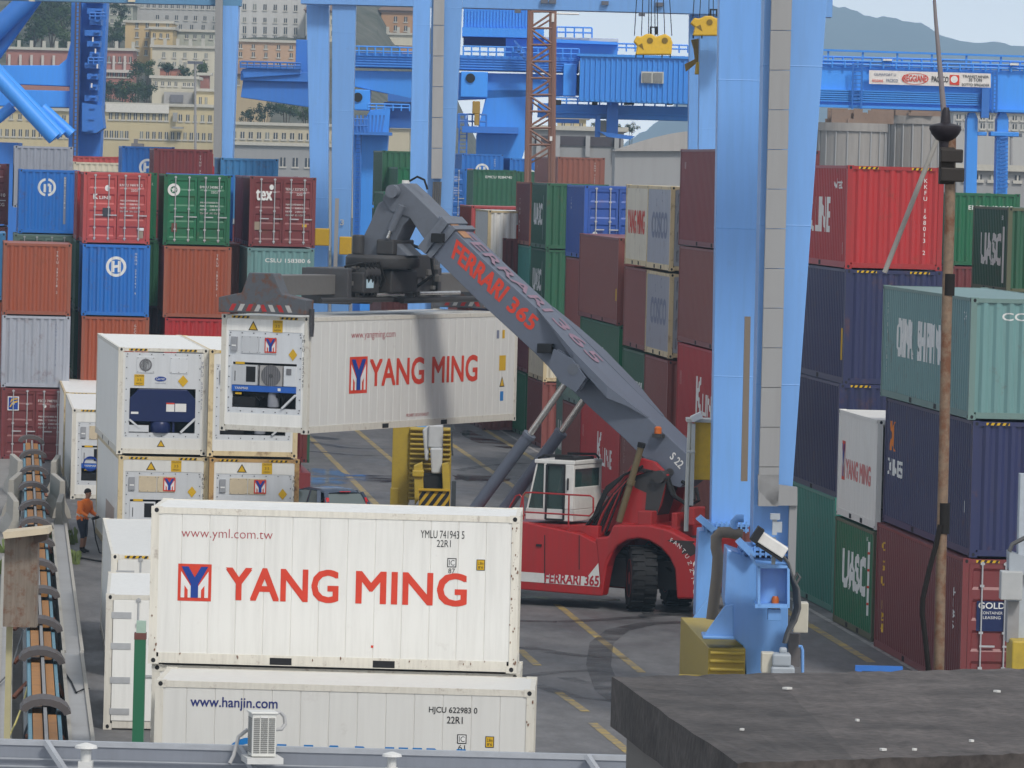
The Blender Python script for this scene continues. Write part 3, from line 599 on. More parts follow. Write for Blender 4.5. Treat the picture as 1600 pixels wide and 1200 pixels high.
# front pair, long sides toward the camera
def front(label, loc, rz, marks, z0):
    r = container(label, 'white', 0, 0, z0, loc=Vector((loc[0], loc[1], z0)), yaw=rz, end='x', far='x', reefer=True, group=GF, framecol=WHTF, marks=marks)
    r2 = empty('t', (0, 0, 0)); r2.name = 'tmp_'
    before = set(r.children); big_doors(r, 6.06, 2.591)
    for o in set(r.children)-before:     # doors belong on the left hand end
        o.matrix_local = Matrix.Translation((W, 6.06, 0)) @ Matrix.Rotation(math.pi, 4, 'Z') @ o.matrix_local
    bpy.data.objects.remove(r2); return r
RUSTD = plain('rust_stain', (.16, .065, .03), .8)
def stains(seed):
    q = random.Random(seed); ps = []
    for k in range(46):
        z = q.choice((0, 0, 0, 1, 2)); u, v = ((q.uniform(5.93, 6.05), q.uniform(.15, 2.4)), (q.uniform(.02, .13), q.uniform(.2, 1.0)), (q.uniform(.1, 6.0), q.uniform(.12, .19)))[z]; r = q.uniform(.004, .016); ps.append([(u+r*q.uniform(.5, 1.1)*math.cos(a), v+r*q.uniform(.8, 2.6)*math.sin(a)) for a in (0, 1, 2, 3, 4.1, 5.2)])
    return [P('s', ps, 0, 0, RUSTD, corrug=False, lift=.022, name='rust_stain')]
ic = lambda u, v, n: [P('s', rect2(u, v, u+.15, v+.15), 0, 0, BLACK_T, corrug=False, name='decal'), P('s', rect2(u+.015, v+.015, u+.135, v+.135), 0, 0, WHITE_T, corrug=False, lift=.003, name='decal'), TF('s', 'IC', u+.03, v+.03, u+.12, v+.12, BLACK_T, 0, corrug=False, lift=.006, name='decal'), TF('s', n, u+.02, v-.1, u+.13, v-.02, BLACK_T, 0, corrug=False, name='decal')]
yd = lambda u, v: [P('s', rect2(u, v, u+.14, v+.18), 0, 0, BLACK_T, corrug=False, name='decal'), P('s', rect2(u+.012, v+.012, u+.128, v+.168), 0, 0, YEL_T, corrug=False, lift=.003, name='decal'), TF('s', '2.8m', u+.025, v+.095, u+.115, v+.145, BLACK_T, 0, corrug=False, lift=.006, name='decal'), TF('s', "8'6", u+.03, v+.03, u+.11, v+.075, BLACK_T, 0, corrug=False, lift=.006, name='decal')]
front('clean white container with large red two word name, front centre on top', (9.17, 93.93), 83.5, [
    TF('s', 'www.yml.com.tw', .50, 2.05, 2.0, 2.25, DKRED_T, -.012, corrug=False), TF('s', 'YMLU 741943 5', 4.43, 2.19, 5.15, 2.32, BLACK_T, .0, corrug=False), TF('s', '22R1', 4.70, 2.05, 4.93, 2.165, BLACK_T, .0, corrug=False),
    TF('s', 'YANG', 1.26, 1.09, 3.09, 1.61, RED_T, .028, corrug=False), TF('s', 'MING', 3.40, 1.09, 5.20, 1.61, RED_T, .028, corrug=False), P('s', rect2(3.66, .36, 3.70, .40), 0, 0, RED_T, corrug=False)]+ym_logo('s', .46, 1.05, .55, .61, corrug=False)+ic(4.88, 1.72, '87')+yd(5.36, 1.68)+stains(4), 2.60)
front('white container under the front one, mostly hidden, its left end showing', (9.24, 94.0), 83.5, [], 0)
pH = onz(835.8, 1078.3, 2.591)
front('white container with dark blue web address, lowest in front', (pH.x, pH.y), 83.5, [
    TF('s', 'www.hanjin.com', .57, 2.13, 1.96, 2.34, plain('deep_blue', (.02, .03, .16), .5), .012, corrug=False), TF('s', 'HJCU 622983 0', 4.38, 2.16, 5.15, 2.28, BLACK_T, .01, corrug=False), TF('s', '22R1', 4.67, 2.02, 4.92, 2.13, BLACK_T, .01, corrug=False),
    TF('s', 'HANJIN', 2.0, .95, 4.95, 1.585, plain('hanjin_blue', (.01, .17, .47), .5), .05, corrug=False), P('s', ring2(1.55, 1.25, .36, .46), 0, 0, plain('hanjin_blue', (.01, .17, .47), .5), corrug=False, name='emblem')]+ic(4.84, 1.70, '61')+yd(5.29, 1.65)+stains(9), 0)
# ---------------------------------------------------------------- ground and markings
def ground_mat():
    m, nt, b = nodes('yard_concrete'); N = nt.nodes; L = nt.links
    tc = N.new('ShaderNodeTexCoord')
    def noise(scale, det, vec=None, rough=.6):
        n = N.new('ShaderNodeTexNoise'); n.inputs['Scale'].default_value = scale; n.inputs['Detail'].default_value = det; n.inputs['Roughness'].default_value = rough
        L.new(vec or tc.outputs['Object'], n.inputs['Vector']); return n
    mp = N.new('ShaderNodeMapping'); mp.inputs['Scale'].default_value = (1, .35, 1); L.new(tc.outputs['Object'], mp.inputs['Vector'])
    a = noise(.28, 8, mp.outputs[0], .7); c = noise(1.6, 8, mp.outputs[0], .75); g = noise(9, 4)
    r1 = N.new('ShaderNodeValToRGB'); e = r1.color_ramp.elements; e[0].position = .3; e[0].color = (.070, .068, .072, 1); e[1].position = .70; e[1].color = (.205, .20, .20, 1)
    L.new(a.outputs['Fac'], r1.inputs['Fac'])
    r2 = N.new('ShaderNodeValToRGB'); e = r2.color_ramp.elements; e[0].position = .38; e[0].color = (.62, .62, .62, 1); e[1].position = .66; e[1].color = (1.08, 1.08, 1.08, 1)
    L.new(c.outputs['Fac'], r2.inputs['Fac'])
    mx = N.new('ShaderNodeMixRGB'); mx.blend_type = 'MULTIPLY'; mx.inputs['Fac'].default_value = .8; L.new(r1.outputs[0], mx.inputs[1]); L.new(r2.outputs[0], mx.inputs[2])
    m2 = N.new('ShaderNodeMixRGB'); m2.blend_type = 'OVERLAY'; m2.inputs['Fac'].default_value = .25; L.new(mx.outputs[0], m2.inputs[1]); L.new(g.outputs['Fac'], m2.inputs[2])
    L.new(m2.outputs[0], b.inputs['Base Color'])
    r3 = N.new('ShaderNodeValToRGB'); e = r3.color_ramp.elements; e[0].position = .30; e[0].color = (.28, .28, .28, 1); e[1].position = .5; e[1].color = (.72, .72, .72, 1)
    L.new(a.outputs['Fac'], r3.inputs['Fac']); L.new(r3.outputs[0], b.inputs['Roughness'])
    bp = N.new('ShaderNodeBump'); bp.inputs['Strength'].default_value = .25; bp.inputs['Distance'].default_value = .02; L.new(g.outputs['Fac'], bp.inputs['Height']); L.new(bp.outputs[0], b.inputs['Normal'])
    return m
b = MB(); b.add([(-2500, -200, 0), (2500, -200, 0), (2500, 7400, 0), (-2500, 7400, 0)], [(0, 1, 2, 3)])
tag(b.build('ground', ground_mat(), fix=False), kind='structure')
def line_mat(name, c):
    m, nt, b = nodes(name); N = nt.nodes; L = nt.links; tc = N.new('ShaderNodeTexCoord')
    n = N.new('ShaderNodeTexNoise'); n.inputs['Scale'].default_value = 2.2; n.inputs['Detail'].default_value = 9; n.inputs['Roughness'].default_value = .75; L.new(tc.outputs['Object'], n.inputs['Vector'])
    r = N.new('ShaderNodeValToRGB'); r.color_ramp.elements[0].position = .36; r.color_ramp.elements[1].position = .60; L.new(n.outputs['Fac'], r.inputs['Fac'])
    mx = N.new('ShaderNodeMixRGB'); L.new(r.outputs[0], mx.inputs['Fac']); mx.inputs[1].default_value = (*c, 1); mx.inputs[2].default_value = (.15, .14, .13, 1)
    L.new(mx.outputs[0], b.inputs['Base Color']); b.inputs['Roughness'].default_value = .6; return m
YL, WL = line_mat('worn_yellow_paint', (.46, .31, .035)), line_mat('worn_white_paint', (.42, .41, .40))
def strip(b, p, q, w, z=.006, seg=1.5):
    p = Vector((p[0], p[1], 0)); q = Vector((q[0], q[1], 0)); n = max(1, int((q-p).length/seg)); d = (q-p).normalized(); a = Vector((-d.y, d.x, 0))*(w/2)
    for k in range(n):
        s, e = p+(q-p)*(k/n), p+(q-p)*((k+1)/n); b.add([s-a+Vector((0, 0, z)), s+a+Vector((0, 0, z)), e+a+Vector((0, 0, z)), e-a+Vector((0, 0, z))], [(0, 1, 2, 3)])
b = MB(); sl = .0115
for X0, y0, y1 in ((20.55, 128, 330), (18.2, 160, 330), (15.0, 150, 330), (12.75, 150, 330)): strip(b, (X0+sl*(y0-130), y0), (X0+sl*(y1-130), y1), .22)
for p, q in (((870, 944), (1003, 1051)), ((926, 1130), (990, 1182)), ((812, 1015), (840, 1040)), ((870, 1080), (915, 1112))):
    a, c = onz(*p), onz(*q); strip(b, (a.x, a.y), (c.x, c.y), .19)
tag(b.build('yellow_line', YL, fix=True), kind='structure')
b = MB(); strip(b, (21.15, 122), (21.15+sl*200, 330), .13); tag(b.build('white_line', WL), kind='structure')
# puddles and tyre marks
def water():
    m, nt, b = nodes('standing_water'); b.inputs['Base Color'].default_value = (.05, .052, .055, 1); b.inputs['Roughness'].default_value = .12; b.inputs['Specular IOR Level'].default_value = .5; b.inputs['Alpha'].default_value = .7
    N = nt.nodes; L = nt.links; tc = N.new('ShaderNodeTexCoord'); na = N.new('ShaderNodeTexNoise'); na.inputs['Scale'].default_value = .55; na.inputs['Detail'].default_value = 7; L.new(tc.outputs['Object'], na.inputs['Vector']); ra = N.new('ShaderNodeValToRGB'); ra.color_ramp.elements[0].position = .40; ra.color_ramp.elements[1].position = .58; L.new(na.outputs['Fac'], ra.inputs['Fac']); ml = N.new('ShaderNodeMath'); ml.operation = 'MULTIPLY'; ml.inputs[1].default_value = .85; L.new(ra.outputs[0], ml.inputs[0]); L.new(ml.outputs[0], b.inputs['Alpha']); n = N.new('ShaderNodeTexNoise'); n.inputs['Scale'].default_value = 1.2; n.inputs['Detail'].default_value = 3; L.new(tc.outputs['Object'], n.inputs['Vector'])
    bp = N.new('ShaderNodeBump'); bp.inputs['Strength'].default_value = .06; bp.inputs['Distance'].default_value = .01; L.new(n.outputs['Fac'], bp.inputs['Height']); L.new(bp.outputs[0], b.inputs['Normal']); return m
WAT = water()
def puddle(pts, z):
    b = MB(); P_ = [onz(x, y) for x, y in pts]; c = sum(P_, Vector())/len(P_)
    out = []; n = len(P_)
    for i in range(n):
        for k in range(6):
            t = k/6; a, q0, q1, d = P_[i-1], P_[i], P_[(i+1) % n], P_[(i+2) % n]
            v = .5*((2*q0)+(q1-a)*t+(2*a-5*q0+4*q1-d)*t*t+(3*q0-a-3*q1+d)*t**3); out.append((v.x+rnd.uniform(-.06, .06), v.y+rnd.uniform(-.5, .5), z))
    b.add(out, [tuple(range(len(out)))]); o = b.build('puddle', WAT, fix=False)
    if o.data.polygons[0].normal.z < 0: o.data.flip_normals()
    tag(o, kind='structure')
puddle([(470, 735), (520, 733), (550, 742), (660, 744), (640, 752), (560, 757), (530, 760), (470, 760)], .011)
puddle([(716, 742), (760, 744), (800, 749), (770, 753), (715, 750)], .011)
puddle([(728, 672), (760, 684), (800, 697), (790, 701), (748, 692), (722, 680)], .012)
puddle([(815, 925), (870, 928), (960, 934), (960, 940), (880, 938), (812, 936)], .012)
puddle([(1005, 958), (1050, 952), (1085, 955), (1085, 966), (1030, 970), (1000, 964)], .012)
def marks(pts, w, z=.009):
    P_ = [onz(x, y) for x, y in pts]
    for i in range(len(P_)-1): strip(TM, (P_[i].x, P_[i].y), (P_[i+1].x, P_[i+1].y), w, z+.0005*i, 99)
TM = MB()
marks([(800, 970), (870, 972), (950, 968), (1010, 964), (1050, 960)], .5)
marks([(1070, 972), (1010, 975), (965, 985), (940, 1005), (935, 1040), (950, 1080), (990, 1110)], .55, .010)
marks([(800, 1060), (870, 1050), (930, 1048)], .4, .011)
marks([(835, 1070), (900, 1090), (960, 1095)], .4, .0115)
marks([(480, 690), (540, 700), (600, 702)], .5, .009)
marks([(480, 705), (560, 712), (608, 712)], .5, .0095)
marks([(715, 735), (760, 728), (820, 724)], .5, .010)
q_ = random.Random(5)
for k in range(16):      # long sweeping traces of the stackers' tyres
    x, y = q_.uniform(500, 1010), q_.uniform(670, 1130); dx = q_.uniform(60, 190); c = q_.uniform(-22, 22)
    marks([(x, y), (x+dx*.33, y+c*.5), (x+dx*.66, y+c*.8), (x+dx, y+c*.9)], q_.uniform(.3, .6), .0115+k*.0002)
def tm_mat():
    m, nt, b = nodes('tyre_rubber_marks'); N = nt.nodes; L = nt.links; tc = N.new('ShaderNodeTexCoord'); n = N.new('ShaderNodeTexNoise'); n.inputs['Scale'].default_value = .9; n.inputs['Detail'].default_value = 8; L.new(tc.outputs['Object'], n.inputs['Vector'])
    r = N.new('ShaderNodeValToRGB'); r.color_ramp.elements[0].position = .35; r.color_ramp.elements[1].position = .7; r.color_ramp.elements[0].color = (.72, .72, .72, 1); r.color_ramp.elements[1].color = (0, 0, 0, 1); L.new(n.outputs['Fac'], r.inputs['Fac'])
    L.new(r.outputs[0], b.inputs['Alpha']); b.inputs['Base Color'].default_value = (.042, .041, .043, 1); b.inputs['Roughness'].default_value = .5; return m
tag(TM.build('tyre_marks', tm_mat()), kind='structure')
# ---------------------------------------------------------------- reach stacker with the lifted container
VR = Vector((math.cos(TH), -math.sin(TH), 0)); VD = DH
A25 = R(25)
HD = -VR*math.cos(A25)+VD*math.sin(A25)            # heading of the machine
NL = -VR*math.sin(A25)-VD*math.cos(A25)            # its side that faces the lane (toward the viewer)
PW = onz(992, 956, 0); OR = PW-NL*1.45             # rear axle centre on the ground
RZ = math.atan2(HD.y, HD.x)
stk = empty('reach_stacker', OR, RZ, 'red reach stacker with grey boom holding up a white container', 'reach stacker')
# local frame: x forward, y = left = toward viewer, z up
def sp(px, py, lat):
    o = OR+NL*lat; d = ray(px, py); t = (o-CP).dot(NL)/d.dot(NL); p = CP+d*t-OR
    return (p.dot(HD), lat, p.z)
def prof(pts, l0, l1, ref=None):      # silhouette read on the plane at lateral ref, extruded between l0 and l1
    q = [sp(x, y, ref if ref is not None else l1) for x, y in pts]
    return [(a, l0, c) for a, _, c in q], (0, l1-l0, 0)
RED = paint('machine_red', (.35, .014, .016), .38, .55, .12, bump=.0, dark=.45)
REDD = paint('machine_red_grimy', (.26, .014, .014), .55, .6, .2)
BOOM = paint('boom_grey', (.115, .135, .18), .5, .3, .05, streak=False)
BOOM2 = paint('boom_grey_worn', (.12, .135, .165), .55, .5, .22, streak=False)
CABW = plain('cab_white', (.66, .65, .62), .4)
GLS = glass('cab_glass')
CHROME = plain('chrome_rod', (.55, .54, .52), .25, .8)
OLIVE = plain('olive_pipe', (.14, .11, .06), .5)
# chassis sides
b = MB()
for l0, l1 in ((1.16, 1.5), (-1.5, -1.16)):
    p, d = prof([(680, 905), (812, 921), (932, 931), (941, 931), (948, 885), (958, 862), (905, 834), (820, 816), (680, 804)], l0, l1, 1.5); b.prism(p, d)
x0 = sp(680, 900, 1.5)[0]; x1 = sp(930, 900, 1.5)[0]
b.box((x1+.1, -1.16, .75), (x0, 1.16, sp(820, 816, 1.5)[2]-.02))
b.build('body', RED, stk, bevel=.03)
b = MB()
for l0, l1 in ((1.0, 1.52), (-1.52, -1.0)):
    arch = [(938, 931), (943, 900), (950, 872), (964, 853), (980, 844), (997, 841), (1014, 845), (1032, 856), (1046, 872), (1054, 890), (1057, 936)]
    top = [(1088, 936), (1092, 885), (1087, 862), (1072, 843), (1045, 828), (1014, 820), (958, 820), (950, 838), (930, 840)]
    p, d = prof(arch+top, l0, l1, 1.52); b.prism(p, d)
xa = sp(1057, 900, 1.52)[0]; xb = sp(1092, 900, 1.52)[0]; zt = sp(1072, 843, 1.52)[2]
b.box((xa, -1.0, .62), (xb+.0, 1.0, zt)); 
z3 = sp(1000, 820, 1.52)[2]; z4 = sp(1000, 841, 1.52)[2]
b.box((sp(1045, 820, 1.52)[0], -1.0, z4-.05), (sp(950, 820, 1.52)[0], 1.0, z3-.012))
b.build('counterweight', RED, stk, bevel=.05)
b = MB(); qn = random.Random(2)
for k, ch in enumerate('FANTUZZI'):      # worn maker's letters following the wheel arch
    x, y, r_ = ((1048, 847, -18), (1054, 851, -24), (1060, 856, -32), (1066, 863, -42), (1071, 871, -52), (1075, 881, -62), (1078, 892, -70), (1080, 904, -76))[k]
    me = text2d(ch, .15, .0, 'CENTER'); c = Vector(sp(x, y, 1.534)); ca, sa = math.cos(R(r_)), math.sin(R(r_))
    for v in me.vertices: u, w = v.co.x, v.co.y; v.co = (c.x-(u*ca-w*sa), 1.5335, c.z+(u*sa+w*ca))
    me.materials.clear(); me.materials.append(WHITE_T); o = bpy.data.objects.new('worn_lettering', me); COL.objects.link(o); o.parent = stk
for k in range(4):
    p0, p1, p2, p3 = (sp(x, y, 1.53) for x, y in ((1083, 880+k*14), (1090, 870+k*14), (1090, 876+k*14), (1083, 886+k*14))); b.add([(p[0], 1.527, p[2]) for p in (p0, p1, p2, p3)], [(0, 1, 2, 3)])
b.build('corner_stripes', WHITE_T, stk, fix=False)
b = MB(); b.box((xa+.3, -.8, .55), (x0-.5, .8, 1.25)); b.bar((0, -1.0, .72), (0, 1.0, .72), .34, .4); b.box((-.9, -.7, .7), (.9, .7, 1.5)); b.tube([(.2, -.9, .72), (.5, -.5, .9), (.5, .5, .9), (.2, .9, .72)], .05)
b.build('chassis', GREASE, stk)
# soot and grime over the rear corner, clutter in the arch
b = MB(); q = random.Random(11); SOOT = paint('exhaust_soot', (.03, .022, .022), .75, .4, .1, streak=False)
for (x, y, rx_, rz_) in ((1050, 834, .55, .12), (1066, 842, .40, .16), (1036, 829, .45, .09), (1076, 856, .26, .2), (1018, 826, .35, .05)):
    c = sp(x, y, 1.526); pts = [(c[0]+rx_*q.uniform(.6, 1.15)*math.cos(a), 1.5225+.0012*len(b.f), min(zt-.03, c[2]+rz_*q.uniform(.6, 1.15)*math.sin(a))) for a in [k*2*math.pi/14 for k in range(14)]]; b.add(pts, [tuple(range(14))])
b.build('soot_patch', SOOT, stk)
b = MB(); b.add([(xa+.3, -.98, zt+.004), (xa+.3, .98, zt+.004), (xb+.02, .9, zt+.004), (xb+.02, -.9, zt+.004)], [(0, 1, 2, 3)]); b.build('soot_patch', SOOT, stk, fix=False)
b = MB()
for k in range(9): b.tube([(q.uniform(-.9, -.5), q.uniform(.2, .95), q.uniform(.8, 1.5)), (q.uniform(-.3, .2), q.uniform(.4, .95), q.uniform(1.0, 1.7)), (q.uniform(.3, .8), q.uniform(.3, .95), q.uniform(.8, 1.5))], .035, 6)
b.build('arch_hoses', BLACK, stk, smooth=True)
# wheels
def wheel(cx, lat, turn, r=.80, w=.66, dual=False):
    b = MB(); pr = [(.50, -w/2+.03), (r-.12, -w/2), (r-.03, -w/2+.06), (r, -w/2+.14), (r, w/2-.14), (r-.03, w/2-.06), (r-.12, w/2), (.50, w/2-.03)]
    b.lathe(pr, (0, 0, 0), 40, 0, 'y')
    for k in range(22):
        a = 2*math.pi*k/22
        for sgn in (-1, 1):
            a2 = a+(math.pi/22 if sgn > 0 else 0); c, s = math.cos(a2), math.sin(a2); c2, s2 = math.cos(a2+.12), math.sin(a2+.12)
            y0, y1 = (sgn*.02, sgn*(w/2-.02)); q0, q1 = r-.01, r+.028
            b.hexa([(c*q0, y0, s*q0), (c2*q0, y0, s2*q0), (c2*q0, y1, s2*q0), (c*q0, y1, s*q0), (c*q1, y0, s*q1), (c2*q1, y0, s2*q1), (c2*q1, y1, s2*q1), (c*q1, y1, s*q1)])
    e = bpy.data.objects.new('wheel', b.mesh('tyre', [BLACK])); e.data.name = 'wheel'; COL.objects.link(e); e.parent = stk; e.location = (cx, lat, r+.02); e.rotation_euler = (0, 0, turn)
    b = MB(); b.lathe([(.49, -w/2+.05), (.47, -w/2+.02), (.40, -w/2+.14), (.18, -w/2+.16), (.16, -w/2+.03), (.05, -w/2+.02)], n=24, axis='y'); b.lathe([(.49, w/2-.05), (.47, w/2-.02), (.40, w/2-.14), (.18, w/2-.16), (.16, w/2-.03), (.05, w/2-.02)], n=24, axis='y')
    o = b.build('rim', REDD, e, smooth=True)
    return e
wheel(0, 1.12, R(-59)); wheel(0, -1.12, R(-55))
for lt in (1.55, .85, -.85, -1.55): wheel(5.9, lt, 0, .82, .6)
# white band with red model name
b = MB(); p0 = sp(812, 893, 1.506); p1 = sp(937, 900, 1.506); z0, z1 = sp(870, 914, 1.506)[2], sp(870, 896, 1.506)[2]
zs = [sp(812, 893, 1.505)[2], sp(812, 906, 1.505)[2]]
q = [sp(x, y, 1.506) for x, y in ((760, 888), (812, 893), (918, 901), (944, 868), (946, 872), (936, 917), (812, 908), (760, 903))]
b.add(q, [tuple(range(8))]); b.build('side_band', plain('band_white', (.6, .6, .58), .5), stk, fix=False)
def plan_text(s, quad, lat, mat, parent, bold=.02, name='lettering', off=0.0):
    """text fitted to a quad of picture points (bl, br, tr, tl) on the machine's side plane"""
    P4 = [Vector(sp(x, y, lat)) for x, y in quad]; asp = (P4[1]-P4[0]).length/(P4[3]-P4[0]).length; me = fit(s, 0, 0, asp, 1, bold)
    for v in me.vertices:
        u, w = v.co.x/asp, v.co.y; v.co = (P4[0]*(1-u)+P4[1]*u)*(1-w)+(P4[3]*(1-u)+P4[2]*u)*w+Vector((0, v.co.z, 0))
    me.materials.clear(); me.materials.append(mat); o = bpy.data.objects.new(name, me); COL.objects.link(o); o.parent = parent; return o
plan_text('FERRARI 365', [(851, 910), (935, 915.5), (936, 900), (852, 896)], 1.512, DKRED_T, stk, .03)
# panel seams, handles
b = MB()
for x, y0, y1 in ((851, 836, 912), (905, 836, 890)):
    a, c = sp(x, y0, 1.504), sp(x, y1, 1.504); b.bar((a[0], 1.503, a[2]), (c[0], 1.503, c[2]), .02, .008)
a = sp(842, 852, 1.51); b.box((a[0]-.07, 1.5, a[2]-.03), (a[0]+.07, 1.53, a[2]+.03)); b.build('door_handle', DARK, stk)
# cab
cl, cw = 1.20, 1.72            # near side lateral position, width
def cp(x, y, lat=cl): return sp(x, y, lat)
zf, zr = cp(870, 812)[2], cp(870, 719)[2]
xr, xf = cp(896, 760)[0], cp(842, 719)[0]; xb_ = cp(821, 800)[0]
b = MB()
b.box((xr-.02, cl-cw, zr-.10), (xf+.12, cl, zr))                                   # roof
b.box((xr, cl-cw, zf-.03), (xb_, cl, zf+.26))                                      # sill
for lat in (cl-.10, cl-cw):
    b.box((xr, lat, zf+.26), (xr+.24, lat+.10, zr-.10))
    b.box((xf-.22, lat, zf+.26), (xf-.14, lat+.10, zr-.10))
    b.bar((xf+.06, lat+.05, zr-.09), (xb_-.03, lat+.05, zf+.25), .035, .05)
b.box((xr, cl-cw+.1, zf+.26), (xr+.10, cl-.1, zf+.82)); b.box((xr, cl-cw+.1, zr-.22), (xr+.10, cl-.1, zr-.10))
b.build('cab', CABW, stk, bevel=.02)
b = MB(); lat = cl-.045
b.hexa([(xr+.24, lat-.02, zf+.26), (xf-.22, lat-.02, zf+.26), (xf-.22, lat, zf+.26), (xr+.24, lat, zf+.26), (xr+.24, lat-.02, zr-.1), (xf-.22, lat-.02, zr-.1), (xf-.22, lat, zr-.1), (xr+.24, lat, zr-.1)])
b.hexa([(xf-.14, lat-.02, zf+.26), (xb_-.06, lat-.02, zf+.26), (xb_-.06, lat, zf+.26), (xf-.14, lat, zf+.26), (xf-.14, lat-.02, zr-.1), (xf+.05, lat-.02, zr-.1), (xf+.05, lat, zr-.1), (xf-.14, lat, zr-.1)])
b.box((xr+.03, cl-cw+.1, zf+.82), (xr+.05, cl-.1, zr-.22))
b.hexa([(xb_-.06, cl-cw+.1, zf+.26), (xb_-.04, cl-cw+.1, zf+.26), (xb_-.04, cl-.1, zf+.26), (xb_-.06, cl-.1, zf+.26), (xf+.05, cl-cw+.1, zr-.1), (xf+.07, cl-cw+.1, zr-.1), (xf+.07, cl-.1, zr-.1), (xf+.05, cl-.1, zr-.1)])
def cabglass():
    m, nt, bb = nodes('cab_window_glass'); bb.inputs['Base Color'].default_value = (.05, .085, .08, 1); bb.inputs['Roughness'].default_value = .05; bb.inputs['Transmission Weight'].default_value = .0; bb.inputs['Alpha'].default_value = .62; bb.inputs['Specular IOR Level'].default_value = .7; return m
b.build('window', cabglass(), stk)
b = MB()
lt = cl+.004
for (u0, u1, v0, v1) in ((xr+.25, xf-.23, zf+.0, zr-.12),):
    for a, c in (((u0, v0), (u1, v0)), ((u1, v0), (u1, v1)), ((u1, v1), (u0, v1)), ((u0, v1), (u0, v0))): b.bar((a[0], lt, a[1]), (c[0], lt, c[1]), .05, .03, up=(0, 1, 0))
b.bar((xr+.14, lt+.03, zf+.75), (xr+.14, lt+.03, zf+1.05), .035); b.bar((xr+.20, cl-cw*.25, zf+.9), (xr+.2, cl-cw*.25, zf+.9001), .02)
b.build('door_frame', DARK, stk)
b = MB(); b.box((xr+.35, cl-1.15, zf+.2), (xr+.95, cl-.55, zf+.55)); b.box((xr+.3, cl-1.15, zf+.5), (xr+.48, cl-.55, zf+1.15)); b.tube([(xf-.35, cl-.85, zf+.3), (xf-.45, cl-.85, zf+.85)], .04); b.lathe([(.19, zf+.85), (.19, zf+.88)], (xf-.5, cl-.85, 0), 16)
b.build('seat', BLACK, stk)
b = MB(); b.tube([(xr+.0, cl-.1, zr+.02), (xr+.1, cl-.1, zr+.12), (xf-.1, cl-.1, zr+.10), (xf+.1, cl-.2, zr+.02)], .03); b.tube([(xr+.0, cl-cw+.2, zr+.02), (xr+.1, cl-cw+.2, zr+.12), (xf-.1, cl-cw+.2, zr+.10)], .03); b.box((xr+.1, cl-cw+.3, zr), (xf-.3, cl-.3, zr+.07)); b.build('roof_bars', DARK, stk)
# deck rails
b = MB(); lr = 1.46
def rl(pts): b.tube([sp(x, y, lr) for x, y in pts], .022, 6)
rl([(818, 812), (817, 775), (821, 770), (830, 769.5), (890, 773), (922, 774.5), (927, 778), (927, 800), (921, 806), (820, 800)])
rl([(889, 773), (888, 832)]); rl([(790, 804), (806, 775), (812, 773), (816, 778), (811, 806)]); rl([(790, 804), (811, 806)])
b.build('deck_rail', RED, stk)
# boom support tower (two red cheeks) and rams
b = MB()
for l0 in (.62, -.80):
    p, d = prof([(905, 834), (940, 800), (985, 728), (1002, 716), (1022, 722), (1042, 742), (1030, 790), (1012, 826)], l0, l0+.18, .8); b.prism(p, d)
b.box((sp(1010, 826, .8)[0], -.62, 2.0), (sp(935, 826, .8)[0], .62, 2.35)); b.build('boom_tower', RED, stk, bevel=.02)
b = MB(); p, d = prof([(962, 815), (985, 745), (1015, 735), (1035, 745), (1010, 822)], -.6, .6, .6); b.prism(p, d); b.build('tower_hoses', GREASE, stk)
b = MB(); p = [sp(x, y, .81) for x, y in ((984, 742), (1002, 731), (1034, 738), (1041, 752), (1031, 790), (1022, 818), (1006, 818), (1010, 770), (992, 762))]; b.add([(a[0], .806, a[2]) for a in p], [tuple(range(9))]); b.build('grease_patch', GREASE, stk, fix=False)
b = MB(); q = random.Random(21)
for k in range(9):
    o_ = k*6; b.tube([sp(912+o_*.7, 836, .95), sp(922+o_*.8, 812-k*2, .95), sp(945+o_*.6, 785-k*3, .92), sp(975+o_*.45, 752-k*2, .9), sp(1000+o_*.4, 736, .86)], q.choice((.018, .026, .034)), 5, k % 3 == 1)
b.build('tower_pipes', [BLACK, REDD], stk, smooth=True)
b = MB(); c = sp(1030, 745, .9); b.lathe([(.16, .5), (.16, .95)], (c[0], 0, c[2]), 16, 0, 'y'); c = sp(1046, 738, .56); b.lathe([(.10, .5), (.10, .57)], (c[0], 0, c[2]), 14, 0, 'y'); b.build('boom_pivot', GREASE, stk, smooth=True)
b = MB(); b.tube([sp(967, 815, 1.0), sp(986, 752, 1.0), sp(1002, 697, 1.0)], .085, 12); b.tube([sp(985, 757, 1.0), sp(987, 750, 1.0)], .11, 12, 0); b.build('exhaust_pipe', OLIVE, stk, smooth=True)
b = MB(); b.tube([sp(1001.4, 699, 1.0), sp(1003, 692, 1.0)], .10, 12); b.build('exhaust_cap', BLACK, stk)
